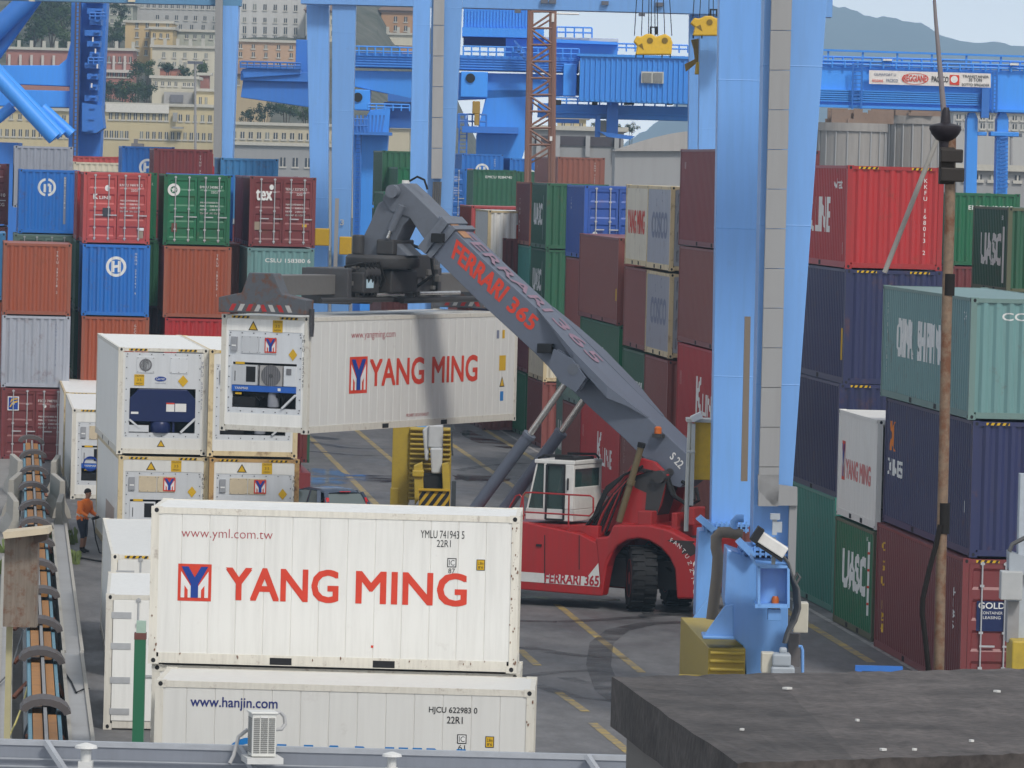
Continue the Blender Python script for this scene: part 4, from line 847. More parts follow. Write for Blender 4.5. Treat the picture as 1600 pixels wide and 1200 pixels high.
# boom
b = MB(); BL = .52
side = [(686, 337), (760, 410), (850, 492), (960, 603), (1057, 695), (1076, 712), (1077, 750), (1062, 762), (1042, 756), (1020, 728), (998, 708), (975, 685), (925, 640), (880, 597), (835, 551), (747, 470), (668, 392)]
p, d = prof(side, -BL, BL, BL); b.prism(p, d); b.build('boom', BOOM, stk, bevel=.015)
for s_ in (1, -1):      # top plate flares out over the pivots of the lift rams
    b = MB(); rows = []
    for (x, y), w_, dn in (((838, 481), .0, .03), ((872, 514), .26, .06), ((908, 550), .46, .22), ((960, 603), .44, .30), ((985, 627), .22, .12), ((1012, 652), .0, .03)):
        a = Vector(sp(x, y, BL)); a.z += .012; inn = Vector((a.x, s_*(BL-.1), a.z)); out = Vector((a.x, s_*(BL+.003+w_), a.z)); rows.append((inn, out, out-Vector((0, 0, dn)), Vector((inn.x, inn.y, inn.z-dn))))
    vs = [v for r_ in rows for v in r_]; fs = []
    for i in range(len(rows)-1):
        for k in range(4): fs.append((4*i+k, 4*i+(k+1) % 4, 4*i+4+(k+1) % 4, 4*i+4+k))
    fs += [(3, 2, 1, 0), tuple(4*(len(rows)-1)+k for k in range(4))]
    b.add(vs, fs)
    p = [sp(x, y, BL) for x, y in [(880, 545), (908, 560), (930, 590), (915, 612), (890, 596), (872, 572)]]
    for l_ in (.30, .52): b.prism([(q[0], s_*(BL+l_), q[2]) for q in p], (0, s_*.06, 0))
    b.build('boom_gusset', BOOM, stk)
b = MB(); il = .43
p, d = prof([(628, 286), (650, 306), (705, 360), (676, 394), (640, 340), (610, 330), (597, 312), (604, 294)], -il, il, il); b.prism(p, d); b.build('inner_boom', BOOM2, stk, bevel=.02)
b = MB(); b.tube([sp(611, 298, .62), sp(611, 298, -.62)], .0, 4); b = MB()
a = sp(612, 299, .6); b.lathe([(.17, -.62), (.17, .62)], (a[0], 0, a[2]), 20, 0, 'y'); b.build('head_pin', BOOM2, stk, smooth=True)
b = MB()
for k, (x, y) in enumerate(((654, 388), (690, 347))): pass
p, d = prof([(690, 338), (700, 349), (664, 397), (652, 386)], -.60, .60, .60); b.prism(p, d); p, d = prof([(706, 352), (712, 358), (673, 404), (666, 398)], -.60, .60, .60); b.prism(p, d); b.build('boom_collar', BOOM2, stk, bevel=.01)
b = MB(); a = sp(685, 372, .62); b.box((a[0]-.18, .6, a[2]-.12), (a[0]+.16, .74, a[2]+.12)); a = sp(855, 548, BL); b.box((a[0]-.2, BL, a[2]-.06), (a[0]+.2, BL+.2, a[2]+.18)); a = sp(1030, 668, BL); b.build('work_lights', BLACK, stk, bevel=.02)
b = MB(); a = sp(1031, 676, BL); b.lathe([(.09, a[2]-.02), (.09, a[2]+.12), (.05, a[2]+.16)], (a[0], BL+.12, 0), 14); b.build('beacon', plain('amber_lens', (.5, .12, .02), .3), stk, smooth=True)
b = MB(); b.box((a[0]-.14, BL, a[2]-.12), (a[0]+.12, BL+.2, a[2]-.03)); b.build('beacon_bracket', GREASE, stk)
plan_text('FERRARI', [(706, 402), (780, 471), (796, 450), (714, 375)], BL+.006, RED_T, stk, .04)
plan_text('365', [(791, 482), (829, 517), (842, 499), (803, 463)], BL+.006, RED_T, stk, .04)
plan_text('S 22', [(1046, 715), (1062, 733), (1069, 723), (1053, 706)], BL+.006, WHITE_T, stk, .02)
# faded name on the top of the boom
up_ = Vector((0, 0, 1))
for word, q0, q1 in (('FERRARI', (712, 363), (845, 487)), ('365', (856, 498), (925, 567))):
    t0, t1 = Vector(sp(*q0, BL)), Vector(sp(*q1, BL)); dv = t1-t0; up_ = dv.cross(Vector((0, 1, 0))).normalized(); up_ = up_ if up_.z > 0 else -up_
    asp = dv.length/.55; me = fit(word, 0, 0, asp, 1, .02)
    for v in me.vertices: v.co = t0+dv*(v.co.x/asp)+Vector((0, -.55, 0))*v.co.y-Vector((0, .2, 0))+up_*(.012+v.co.z)
    me.materials.clear(); me.materials.append(plain('ghost_pink', (.25, .165, .215), .6)); o = bpy.data.objects.new('lettering', me); COL.objects.link(o); o.parent = stk
b = MB(); t0, t1 = Vector(sp(690, 341, BL)), Vector(sp(722, 372, BL)); b.add([t0+Vector((0, -.1, 0))+up_*.014, t0+Vector((0, -.55, 0))+up_*.014, t1+Vector((0, -.55, 0))+up_*.014, t1+Vector((0, -.1, 0))+up_*.014], [(0, 1, 2, 3)]); b.build('rust_patch', paint('rust_patch', (.34, .17, .08), .6, .5, .5), stk, fix=False)
# lift rams
for lat in (.95, -.95):
    g = sp(738, 800, .95); t = sp(899, 577, .95); m = sp(828, 678, .95)
    d = Vector(t)-Vector(g); g2 = Vector(g)-d*.18
    f = lambda v: (v[0], lat, v[2])
    b = MB(); b.tube([f(g2), f(m)], .155, 16); b.tube([f(Vector(m)-d*.02), f(m)], .175, 16); o = b.build('ram_cylinder', BOOM, stk, smooth=True)
    b = MB(); b.tube([f(m), f(t)], .085, 14); b.build('ram_rod', CHROME, stk, smooth=True)
    b = MB(); b.lathe([(.15, lat-.16), (.15, lat+.16)], (t[0], 0, t[2]), 16, 0, 'y'); b.build('ram_eye', BOOM2, stk, smooth=True)
# hydraulic hoses
b = MB()
for k in range(4):
    o_ = .12*k
    b.tube([sp(888+k*3, 832, 1.1-o_), sp(915+k*2, 822+k, 1.1-o_), sp(935, 800-k*4, 1.1-o_), sp(948, 770-k*3, 1.0-o_), sp(975, 742, .9-o_), sp(1005, 728+k*2, .8-o_)], .035, 6)
b.tube([sp(1040, 745, .7), sp(1050, 772, .7), sp(1070, 786, .7), sp(1085, 780, .7), sp(1084, 765, .6), sp(1066, 752, .5)], .05, 7)
b.tube([sp(1046, 748, .5), sp(1056, 778, .5), sp(1078, 790, .5), sp(1092, 782, .5), sp(1088, 762, .4)], .045, 7)
b.tube([sp(640, 283, .2), sp(652, 276, .2), sp(663, 281, .2), sp(668, 296, .2)], .03, 6)
b.build('hydraulic_hoses', BLACK, stk, smooth=True)
b = MB(); a = sp(1010, 812, 1.3); b.box((a[0]-.18, 1.05, a[2]-.15), (a[0]+.2, 1.4, a[2]+.22)); a = sp(1058, 812, .8); b.box((a[0]-.08, .3, a[2]-.2), (a[0]+.08, 1.0, a[2]+.18)); a = sp(1084, 808, .8); b.box((a[0]-.1, .3, a[2]-.2), (a[0]+.12, 1.0, a[2]+.25)); b.build('rear_lugs', REDD, stk, bevel=.03)
# ---------------------------------------------------------------- lifted container and spreader share one frame
cr = at(479, 679, 142); ZB = cr.z; YAWL = math.degrees(math.atan2(-(-NL).x, (-NL).y))
ex = -HD; ey = -NL
lc = cr-ex*W; lc.z = ZB
lift = container('white container with red two word name hanging from the boom of the red stacker', 'white', 0, 0, 0, L=40, Hc='h', end='x', far='x', yaw=YAWL, loc=lc, reefer=True, group=GF, framecol=WHTF, hazard=True, marks=[
    TF('r', 'www.yangming.com', 2.35, 2.28, 4.85, 2.50, DKRED_T, -.005), TF('r', 'YANG', 3.45, 1.12, 6.55, 1.78, RED_T, .03), TF('r', 'MING', 7.05, 1.12, 9.75, 1.78, RED_T, .03),
    TF('r', 'PROHIBIT USE OF FORKLIFT', 5.6, .28, 6.9, .36, DKRED_T, 0), P('r', rect2(11.25, 2.2, 11.4, 2.42), 0, 0, YEL_T), P('r', rect2(10.9, 2.2, 11.05, 2.42), 0, 0, GREY_T), P('r', rect2(11.1, 1.35, 11.5, 1.75), 0, 0, YEL_T), P('r', rect2(11.2, .55, 11.4, .8), 0, 0, CYAN_T)]+ym_logo('r', 2.30, .95, 1.0, .92)+warn('r', 11.3, .92, .26))
machinery(lift, 2.896, 'b')
ZT = ZB+2.896
CY = (OR-lc).dot(ey)
spr = empty('spreader', (lc.x, lc.y, ZT), R(YAWL)); spr.parent = None
tag(spr, 'dark grey steel spreader with chevron striped end beam clamped on the lifted container', 'spreader')
SPD = paint('spreader_dark', (.055, .055, .06), .55, .5, .25, streak=False); SPG = paint('spreader_grey', (.13, .125, .12), .6, .55, .4, streak=False)
SPB = paint('spreader_endbeam', (.085, .092, .105), .6, .7, .9, streak=False, sc_=2.2, rl=.51)
for y, yy in ((-.05, 0), (L40 := 12.19+.05, 1)):
    b = MB(); sgn = -1 if y < 1 else 1
    pl = [(0, .05), (W, .05), (W, .42), (W*.72, .55), (W*.62, 1.05), (W*.34, 1.05), (W*.26, .55), (0, .42)]
    b.prism([(x, y-.15, z) for x, z in pl], (0, .42, 0)); o = b.build('end_beam', SPB, spr, bevel=.02)
    b = MB()
    for k in range(8):
        a = .30+k*.235; dx = .09 if k < 4 else -.09
        b.add([(a, y-.154, .10), (a+.12, y-.154, .10), (a+.12+dx, y-.154, .27), (a+dx, y-.154, .27)], [(0, 1, 2, 3)], k % 2)
    b.build('chevron_stripe', [plain('stripe_red', (.4, .03, .03), .6), plain('stripe_grey_white', (.45, .44, .42), .6)], o, fix=False)
    for x in (W+.05,):
        b = MB(); b.box((x-.03, y-.0, -.16), (x+.03, y+.16, .2)); b.prism([(x-.03, y+.0, -.16), (x+.06, y+.0, -.16), (x+.04, y+.0, -.48), (x+.01, y+.0, -.48)], (0, .12, 0)); b.build('corner_guide', SPD, o)
b = MB(); b.box((W/2-.30, .2, .50), (W/2+.30, CY-2.0, 1.0)); b.build('telescopic_arm', SPG, spr, bevel=.02)
b = MB(); b.box((W/2-.30, CY+2.6, .50), (W/2+.30, 12.0, 1.0)); b.build('telescopic_arm', SPG, spr, bevel=.02)
b = MB(); b.box((W/2-.52, CY-2.3, .36), (W/2+.52, CY+2.8, .98))
for yy in (CY-2.4, CY-1.2, CY+1.6, CY+2.8): b.box((W/2-.66, yy, .26), (W/2+.66, yy+.22, 1.16))
b.box((W/2-.6, CY-2.3, 1.1), (W/2+.6, CY+2.8, 1.17)); b.build('main_frame', SPD, spr, bevel=.02)
b = MB(); b.box((W/2+.5, CY-2.1, .55), (W/2+.95, CY-1.2, 1.08)); b.box((W/2+.5, CY-.6, .55), (W/2+1.0, CY+.9, 1.12)); b.lathe([(.16, CY-2.0), (.16, CY-1.2)], (W/2+.85, 0, 1.05), 12, 0, 'y'); b.box((W/2-.9, CY+1.1, .9), (W/2+.7, CY+2.5, 1.5)); b.build('hydraulic_unit', GREASE, spr, bevel=.04)
b = MB(); b.tube([(W/2+.80, CY-4.2, .38), (W/2+.80, CY-.2, .38)], .07, 10); b.tube([(W/2+.80, CY+.4, .34), (W/2+.80, 11.4, .34)], .08, 10); b.build('side_shift_ram', GREASE, spr, smooth=True)
b = MB(); b.tube([(W/2+.84, CY-1.2, .50), (W/2+.84, CY+.4, .50)], .05, 10); b.tube([(W/2+.9, CY+1.2, .52), (W/2+.9, CY+3.6, .52)], .05, 10); b.build('ram_rod', CHROME, spr, smooth=True)
b = MB()
for k in range(5): b.tube([(W/2+.4, CY-2.1+k*.25, 1.2), (W/2+.9, CY-2.0+k*.22, 1.32), (W/2+1.0, CY-1.9+k*.22, .9), (W/2+.75, CY-1.8+k*.22, .5)], .035, 6)
b.tube([(W/2+.3, CY+.9, 1.9), (W/2+1.1, CY+1.4, 1.6), (W/2+1.15, CY+1.5, 1.0), (W/2+.7, CY+1.2, .6)], .045, 6); b.build('hydraulic_hoses', BLACK, spr, smooth=True)
b = MB(); b.box((W/2+.95, CY-1.95, .68), (W/2+.98, CY-1.6, .90)); b.build('sticker', plain('pale_blue_sticker', (.45, .6, .68), .5), spr)
b = MB(); q = random.Random(3)
for k in range(34):      # valve blocks, clamps and lugs along the main frame
    x, y, z = W/2+q.uniform(.35, .75), CY+q.uniform(-2.2, 2.6), q.uniform(.4, 1.2); s_ = q.uniform(.05, .16); b.box((x, y, z), (x+s_*.8, y+s_*1.6, z+s_))
b.build('valve_block', SPG, spr, bevel=.01)
# rotator on top, carried by the boom head
def hx(px, py, lat):     # picture point to spreader-local, on the machine's vertical plane
    q = Vector(sp(px, py, lat)); w_ = OR+HD*q.x+NL*q.y; w_.z = q.z; d = w_-Vector((lc.x, lc.y, ZT)); return (d.dot(ex), d.dot(ey), d.z)
CX, _, CZ = hx(598, 398, 0)
b = MB(); b.lathe([(.90, -.34), (.95, -.28), (.95, -.08), (.88, 0)], (CX, CY, CZ), 32); b.build('turntable', GREASE, spr, smooth=True)
b = MB()
pl = [(590, 318), (612, 306), (640, 312), (646, 336), (630, 352), (618, 378), (640, 400), (548, 400), (566, 372), (578, 348)]
b.prism([hx(x, y, .40) for x, y in pl], ey*0+Vector((0, .80, 0)))
b.build('rotator_head', BOOM2, spr, bevel=.03)
b = MB(); b.tube([hx(590, 362, .62), hx(598, 345, .62)], .0, 4); b = MB()
b.tube([hx(611, 360, .60), hx(628, 321, .60)], .10, 12); b.build('damper', BOOM2, spr, smooth=True)
b = MB(); b.tube([hx(606, 372, .60), hx(611, 360, .60)], .05, 10); b.build('damper_rod', CHROME, spr, smooth=True)
b = MB(); b.box((CX-.75, CY-.85, 1.17), (CX+.55, CY+.85, CZ-.34)); b.build('slew_motor', GREASE, spr, bevel=.05)
b = MB(); p0 = hx(560, 378, .62); b.lathe([(.16, 0), (.16, .5)], (p0[0], p0[1], CZ), 12); b.box((CX+.1, CY-.6, CZ+.01), (CX+.6, CY+.6, CZ+.4)); b.build('slew_gear', GREASE, spr, bevel=.04)
# ---------------------------------------------------------------- blue cranes
CB = paint('crane_light_blue', (.155, .35, .72), .33, .34, .12, dark=.62, rl=.62)
CBD = paint("crane_deep_blue", (.045, .28, .80), .45, .25, .03, dark=.6)
CBX = paint("crane_dark_blue", (.03, .16, .52), .5, .3, .05, dark=.6)
CYEL = paint('bogie_yellow', (.42, .30, .03), .5, .45, .15, streak=False)
CYB = paint('hoist_yellow', (.62, .38, .015), .5, .4, .12, streak=False)
DUCT = paint('cable_duct_zinc', (.30, .30, .30), .55, .45, .05, sc_=.5)
BROWNP = paint('brown_pipe', (.17, .135, .10), .5, .3, .05)
GBX = paint('grey_gearbox', (.38, .42, .46), .5, .35, .08, streak=False)
CREAMB = plain('cream_cabinet', (.56, .53, .44), .5)
def root_at(name, x, y, D, label, cat, z=0.0, group=None):
    p = pt(x, z, D); return empty(name, (p.x, p.y, z), -TH, label, cat, group)     # local x = picture right, y = away
class LF:       # local picture-aligned frame of a thing: l(px, py, D) gives local coordinates
    def __init__(s, root): s.o = Vector(root.location); s.r = VR; s.d = VD
    def __call__(s, px, py, D):
        w = at(px, py, D)-s.o; return Vector((w.dot(s.r), w.dot(s.d), w.z))
    def box(s, b, x0, y0, x1, y1, D, dep, mi=0):
        """true upright box filling about this picture rectangle at distance D, dep metres deep"""
        cx, cy = (x0+x1)/2, (y0+y1)/2; c = s(cx, cy, D); w = abs(x1-x0)*D/F_PX/2; h = abs(y1-y0)*D/F_PX/2
        b.box((c.x-w, c.y, c.z-h), (c.x+w, c.y+dep, c.z+h), mi)
    def quad(s, b, pts, D, dep, mi=0):
        p = [s(x, y, D) for x, y in pts]; b.prism(p, (0, dep, 0), mi)
    def bar(s, b, p, q, D, w, mi=0): b.bar(s(*p, D), s(*q, D), w, w, mi)
    def tube(s, b, pts, D, r, n=6, mi=0): b.tube([s(x, y, D) for x, y in pts], r, n, mi)
def legbox(b, l, lx, D, dep, mi=0, wl=.0):
    """tapered box leg: lx = (xl_top, y_top, xr_top, xl_bot, y_bot, xr_bot) of the front face"""
    xt0, yt, xt1, xb0, yb, xb1 = lx
    a, c, d, e = l(xb0, yb, D), l(xb1, yb, D), l(xt1, yt, D), l(xt0, yt, D)
    z0 = (a.z+c.z)/2; z1 = (d.z+e.z)/2; k = Vector((0, dep, 0))
    P4 = [Vector((a.x, a.y, z0)), Vector((c.x, c.y, z0)), Vector((d.x, d.y, z1)), Vector((e.x, e.y, z1))]
    b.hexa([P4[0], P4[1], P4[1]+k, P4[0]+k, P4[3], P4[2], P4[2]+k, P4[3]+k], mi)
    n = int((z1-z0)/3.1); e = Vector((.006, -.006, 0)); kk = Vector((0, dep+.012, 0))
    for q in range(1, n+1):      # welded plate joints
        ta, tb = (q*3.1)/(z1-z0), (q*3.1+.045)/(z1-z0)
        if tb > .99: break
        g = lambda a, c, t: a+(c-a)*t
        l0, r0, l1, r1 = g(P4[0], P4[3], ta), g(P4[1], P4[2], ta), g(P4[0], P4[3], tb), g(P4[1], P4[2], tb); f = Vector((-.006, -.006, 0))
        b.hexa([l0+f, r0+e, r0+e+kk, l0+f+kk, l1+f, r1+e, r1+e+kk, l1+f+kk], mi)
GC = 'gantry cranes standing along the rail beside the lane'
# --- crane with the near base (right foreground)
r = root_at('gantry_crane', 1180, 1000, 116, 'light blue gantry crane leg with grey cable duct and yellow bogie, right of the stacker', 'crane', 0, GC); l = LF(r)
b = MB(); legbox(b, l, (1128, -250, 1222, 1111, 822, 1186), 120.5, 1.1); b.build('leg', CB, r, bevel=.03)
b = MB(); legbox(b, l, (1200, -250, 1310, 1176, 852, 1232), 112, 1.5); b.build('leg', CB, r, bevel=.03)
b = MB(); l.box(b, 1090, -330, 1700, -250, 112, 2.2); l.box(b, 1090, -330, 1700, -250, 120.5, 2.0); b.build('girder', CB, r)
b = MB()
for y0 in range(-200, 745, 62): l.quad(b, [(1211-(y0+200)*.0262, y0, ), (1243-(y0+200)*.0272, y0), (1243-(y0+262)*.0272, y0+61), (1211-(y0+262)*.0262, y0+61)], 111.5, .32)
l.quad(b, [(1185, 742), (1217, 742), (1217, 758), (1246, 762), (1246, 790), (1208, 790), (1185, 766)], 111.5, .34); l.box(b, 1232, 790, 1244, 905, 111.6, .3)
b.build('cable_duct', DUCT, r)
b = MB(); l.quad(b, [(1164, 495), (1173, 495), (1168, 752), (1158, 752)], 118.5, .25); b.build('trunking', BROWNP, r)
b = MB()         # flanges with stiffeners
for (x0, x1, y, D, dp) in ((1100, 1170, 824, 120.2, 1.5), (1158, 1236, 862, 111.7, 1.9)):
    l.box(b, x0, y-5, x1, y-1, D, dp); l.box(b, x0, y+2, x1, y+6, D, dp)
    for k in range(9): l.box(b, x0+4+k*(x1-x0-8)/8-1.5, y-9, x0+4+k*(x1-x0-8)/8+1.5, y+9, D-.03, .05)
for (p, D) in (([(1088, 812), (1096, 806), (1120, 826), (1112, 832)], 120), ([(1150, 848), (1158, 842), (1182, 866), (1174, 872)], 111.5)): l.quad(b, p, D, .5)
b.build('flange', CB, r)
b = MB(); l.quad(b, [(1092, 830), (1118, 830), (1126, 900), (1112, 962), (1086, 968), (1088, 900)], 120.3, 1.4); l.quad(b, [(1078, 972), (1110, 928), (1112, 976)], 119.6, .12); b.build('base_leg', CB, r, bevel=.02)
b = MB(); l.quad(b, [(1136, 858), (1176, 872), (1232, 872), (1230, 1120), (1172, 1130), (1162, 1010), (1144, 996), (1132, 940)], 111.8, 1.7); l.quad(b, [(1099, 994), (1132, 947), (1146, 944), (1146, 996)], 111.3, .1); l.box(b, 1098, 994, 1148, 999, 111.2, 1.0)
b.build('base_leg', CB, r, bevel=.02)
b = MB(); l.quad(b, [(1184, 884), (1228, 884), (1234, 890), (1234, 948), (1184, 948)], 110.6, .06); 
for p in ([(1184, 884), (1188, 884), (1188, 948), (1184, 948)], [(1230, 886), (1234, 890), (1234, 948), (1230, 948)], [(1180, 944), (1234, 944), (1234, 950), (1180, 950)], [(1176, 868), (1182, 880), (1230, 884), (1230, 888), (1184, 888), (1174, 874)]): l.quad(b, p, 110.2, .9)
b.build('bracket_shelf', CB, r)
b = MB(); l.box(b, 1200, 952, 1220, 970, 110.3, .3); b.build('junction_box', CB, r, bevel=.01)
b = MB(); c0 = l(1211, 947, 110.5); b.lathe([(.075, 0), (.075, .14), (.05, .19)], (c0.x, c0.y, c0.z), 14); b.build('beacon', plain('amber_lens', (.5, .12, .02), .3), r, smooth=True)
b = MB(); b.lathe([(.09, -.05), (.09, 0)], (c0.x, c0.y, c0.z), 14); b.build('beacon_base', plain('beacon_white', (.7, .7, .7), .4), r)
b = MB(); l.tube(b, [(1160, 836), (1140, 832), (1126, 832), (1119, 840), (1119, 856), (1122, 870), (1120, 900), (1116, 935), (1112, 968)], 114.5, .115, 14); b.build('exhaust_pipe', BROWNP, r, smooth=True)
b = MB(); l.tube(b, [(1162, 810), (1152, 810), (1147, 815), (1147, 828)], 114.5, .08, 10); b.build('bent_tube', CB, r, smooth=True)
b = MB(); c0 = l(1187, 838, 110); c1 = l(1227, 864, 110); b.bar(c0, c1, .42, .22, up=(0, 0, 1)); b.build('floodlight', plain('lamp_white', (.72, .71, .68), .4), r, bevel=.02)
b = MB(); d = (c0-c1).normalized(); b.bar(c0+d*.13, c0-d*.01, .50, .30); b.bar(c0+Vector((-.06, 0, -.14)), c1+Vector((-.06, 0, -.14)), .4, .05); b.build('floodlight_hood', DARK, r)
b = MB(); l.box(b, 1206, 840, 1212, 888, 110.2, .12); l.box(b, 1204, 803, 1219, 812, 110, .2); l.box(b, 1207, 812, 1214, 836, 110.05, .14); l.box(b, 1212, 816, 1222, 832, 110.05, .2); b.build('lamp_post', GBX, r)
b = MB()
for k in range(5): l.tube(b, [(1222, 866+k), (1232, 880), (1240-k, 905), (1248-k*2, 920), (1250-k*2, 950), (1244-k*2, 970), (1232-k, 990), (1228-k, 1005)], 110.3+k*.08, .028, 6)
l.tube(b, [(1240, 906), (1246, 895), (1250, 902), (1244, 912)], 110.3, .03, 6); b.build('cable_bundle', plain('cable_grey', (.10, .10, .10), .6), r, smooth=True)
b = MB(); l.box(b, 1240, 942, 1263, 989, 110.8, .45); b.build('control_cabinet', CREAMB, r, bevel=.02)
b = MB(); l.box(b, 1232, 990, 1250, 1042, 111.5, .5); b.build('cabinet_post', plain('dark_trunk', (.13, .12, .12), .6), r)
b = MB(); l.tube(b, [(1248, 1010), (1252, 1010), (1254, 1016), (1254, 1080)], 110.2, .03); b.build('hand_pipe', CB, r, smooth=True)
b = MB(); l.quad(b, [(1062, 984), (1108, 1014), (1108, 1150), (1062, 1140)], 112.8, .0001) if 0 else None
c0 = l(1107, 1012, 111.5); z1 = c0.z; xl = l(1063, 990, 119).x
b.hexa([(c0.x, c0.y, .55), (c0.x+.72, c0.y, .55), (c0.x+.72, c0.y+7.5, .55), (xl, c0.y+7.5, .55), (c0.x, c0.y, z1), (c0.x+.72, c0.y, z1), (c0.x+.72, c0.y+7.5, z1), (xl, c0.y+7.5, z1)])
for k in range(5): b.box((c0.x+.03, c0.y-.10, z1-.12-k*.16), (c0.x+.70, c0.y, z1-.06-k*.16))
for yy in (1.0, 2.6, 5.0, 6.6): b.lathe([(.36, c0.x+.25), (.36, c0.x+.40)], (0, c0.y+yy, .36), 18, 0, 'x')
b.tube([(c0.x-.55, c0.y+.4, 1.05), (c0.x-.1, c0.y+.4, 1.05)], .12, 10); b.build('bogie', CYEL, r, bevel=.02)
b = MB(); l.box(b, 1190, 1020, 1210, 1052, 109.8, .4); b.build('motor_box', CREAMB, r, bevel=.02)
b = MB(); l.box(b, 1207, 1022, 1236, 1042, 109.6, .5); l.box(b, 1205, 1042, 1242, 1060, 109.6, .5); l.box(b, 1218, 1012, 1230, 1022, 109.8, .2); b.build('gearbox', GBX, r, bevel=.04)
b = MB(); l.box(b, 1085, 660, 1116, 750, 122.5, .6); b.build('yellow_cabinet', CYB, r, bevel=.02)
b = MB(); l.box(b, 1073, 655, 1116, 660, 122.3, .9); l.tube(b, [(1078, 660), (1074, 760), (1072, 830)], 122.4, .05); l.box(b, 1079, 662, 1085, 790, 122.3, .15); l.tube(b, [(1086, 706), (1073, 706)], 122.2, .03)
b.build('cabinet_frame', plain('frame_grey', (.5, .5, .46), .5), r)
b = MB(); c0 = l(1086, 652, 122.2); b.bar(c0+Vector((-.08, 0, -.05)), c0+Vector((.14, 0, .06)), .26, .14); b.build('floodlight', plain('lamp_white', (.72, .71, .68), .4), r, bevel=.02)
# --- second crane base and legs, behind the lifted container
r = root_at('gantry_crane', 665, 760, 180, 'light blue crane leg with grey duct, yellow ribbed bogie with striped guard behind lifted container', 'crane', 0, GC); l = LF(r)
b = MB(); legbox(b, l, (650, -250, 676, 634, 640, 662), 186, 1.0); b.build('leg', CB, r, bevel=.03)
b = MB(); legbox(b, l, (680, -250, 734, 660, 640, 692), 178, 1.2); b.build('leg', CB, r, bevel=.03)
b = MB()
for y0 in range(-200, 270, 48): l.quad(b, [(680-(y0+200)*.013, y0), (697-(y0+200)*.013, y0), (697-(y0+247)*.013, y0+47), (680-(y0+247)*.013, y0+47)], 177.6, .3)
b.build('cable_duct', DUCT, r)
b = MB()
for k in range(4): l.tube(b, [(678+k*3.5, 284), (676+k*3.5, 330), (674+k*3.5, 640)], 177.7, .035)
b.build('cables', plain('cable_grey', (.10, .10, .10), .6), r)
b = MB(); l.quad(b, [(650, 640), (690, 640), (688, 672), (664, 690), (652, 668)], 177.5, 1.4); b.build('base_leg', CB, r)
b = MB(); c0 = l(640, 668, 177); c1 = l(640, 782, 177); x1 = l(706, 668, 177).x
b.box((c0.x, c0.y+.25, c1.z), (x1, c0.y+.8, c0.z))
for k in range(15):
    z = c1.z+.06+k*(c0.z-c1.z-.12)/14; b.box((c0.x+.02, c0.y+.1, z-.035), (x1-.02, c0.y+.26, z+.035))
b.box((c0.x-.52, c0.y+.3, c1.z-.2), (c0.x, c0.y+3.2, c0.z+.05)); b.box((c0.x-.55, c0.y+.25, .3), (c0.x-.3, c0.y+6, 1.0))
for yy in (1.2, 3.0): b.lathe([(.34, c0.x-.3), (.34, c0.x-.16)], (0, c0.y+yy, .34), 18, 0, 'x')
b.build('bogie', CYEL, r, bevel=.02)
b = MB(); l.box(b, 669, 664, 692, 700, 175.5, .8); l.quad(b, [(672, 700), (692, 700), (690, 740), (674, 740)], 175.4, .7); l.quad(b, [(660, 672), (670, 664), (670, 720), (664, 720)], 175.6, .3); b.build('gearbox', plain('gearbox_white', (.50, .52, .53), .45), r, bevel=.05)
b = MB(); l.quad(b, [(646, 728), (660, 722), (662, 770), (648, 790)], 175.2, .5); l.quad(b, [(690, 725), (702, 722), (704, 770), (692, 772)], 175.2, .5); l.box(b, 644, 735, 662, 745, 175.1, .7); b.build('buffer_frame', CYEL, r, bevel=.03)
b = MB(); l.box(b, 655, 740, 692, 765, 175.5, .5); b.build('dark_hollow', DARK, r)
b = MB(); l.box(b, 654, 766, 703, 812, 174.8, .12)
l.box(b, 654, 764, 703, 767, 174.7, .2); p0 = b
for k in range(-3, 6):
    x = 652+k*13; pts = [(x, 812), (x+7, 812), (x+7+34, 768), (x+34, 768)]
    cl_ = [(min(max(a, 655), 702), c) for a, c in pts]
    if cl_[0][0] < cl_[3][0]-1 or cl_[1][0] < cl_[2][0]-1:
        # clip the slanted stripe to the guard plate
        poly = []
        for (a, c), (a2, c2) in zip(pts, pts[1:]+pts[:1]):
            n = 12
            for q in range(n): poly.append((a+(a2-a)*q/n, c+(c2-c)*q/n))
        poly = [(min(max(a, 655), 702), c) for a, c in poly]
        l.quad(b, poly, 174.78, .02, 1)
b.build('striped_guard', [CYB, BLACK_T], r)
b = MB(); l.tube(b, [(705, 655), (706, 700), (707, 712)], 175, .03); l.box(b, 704, 664, 710, 672, 175, .1); l.box(b, 705, 752, 712, 800, 175.4, .5); b.build('side_fittings', plain('fitting_dark', (.06, .07, .08), .5), r)
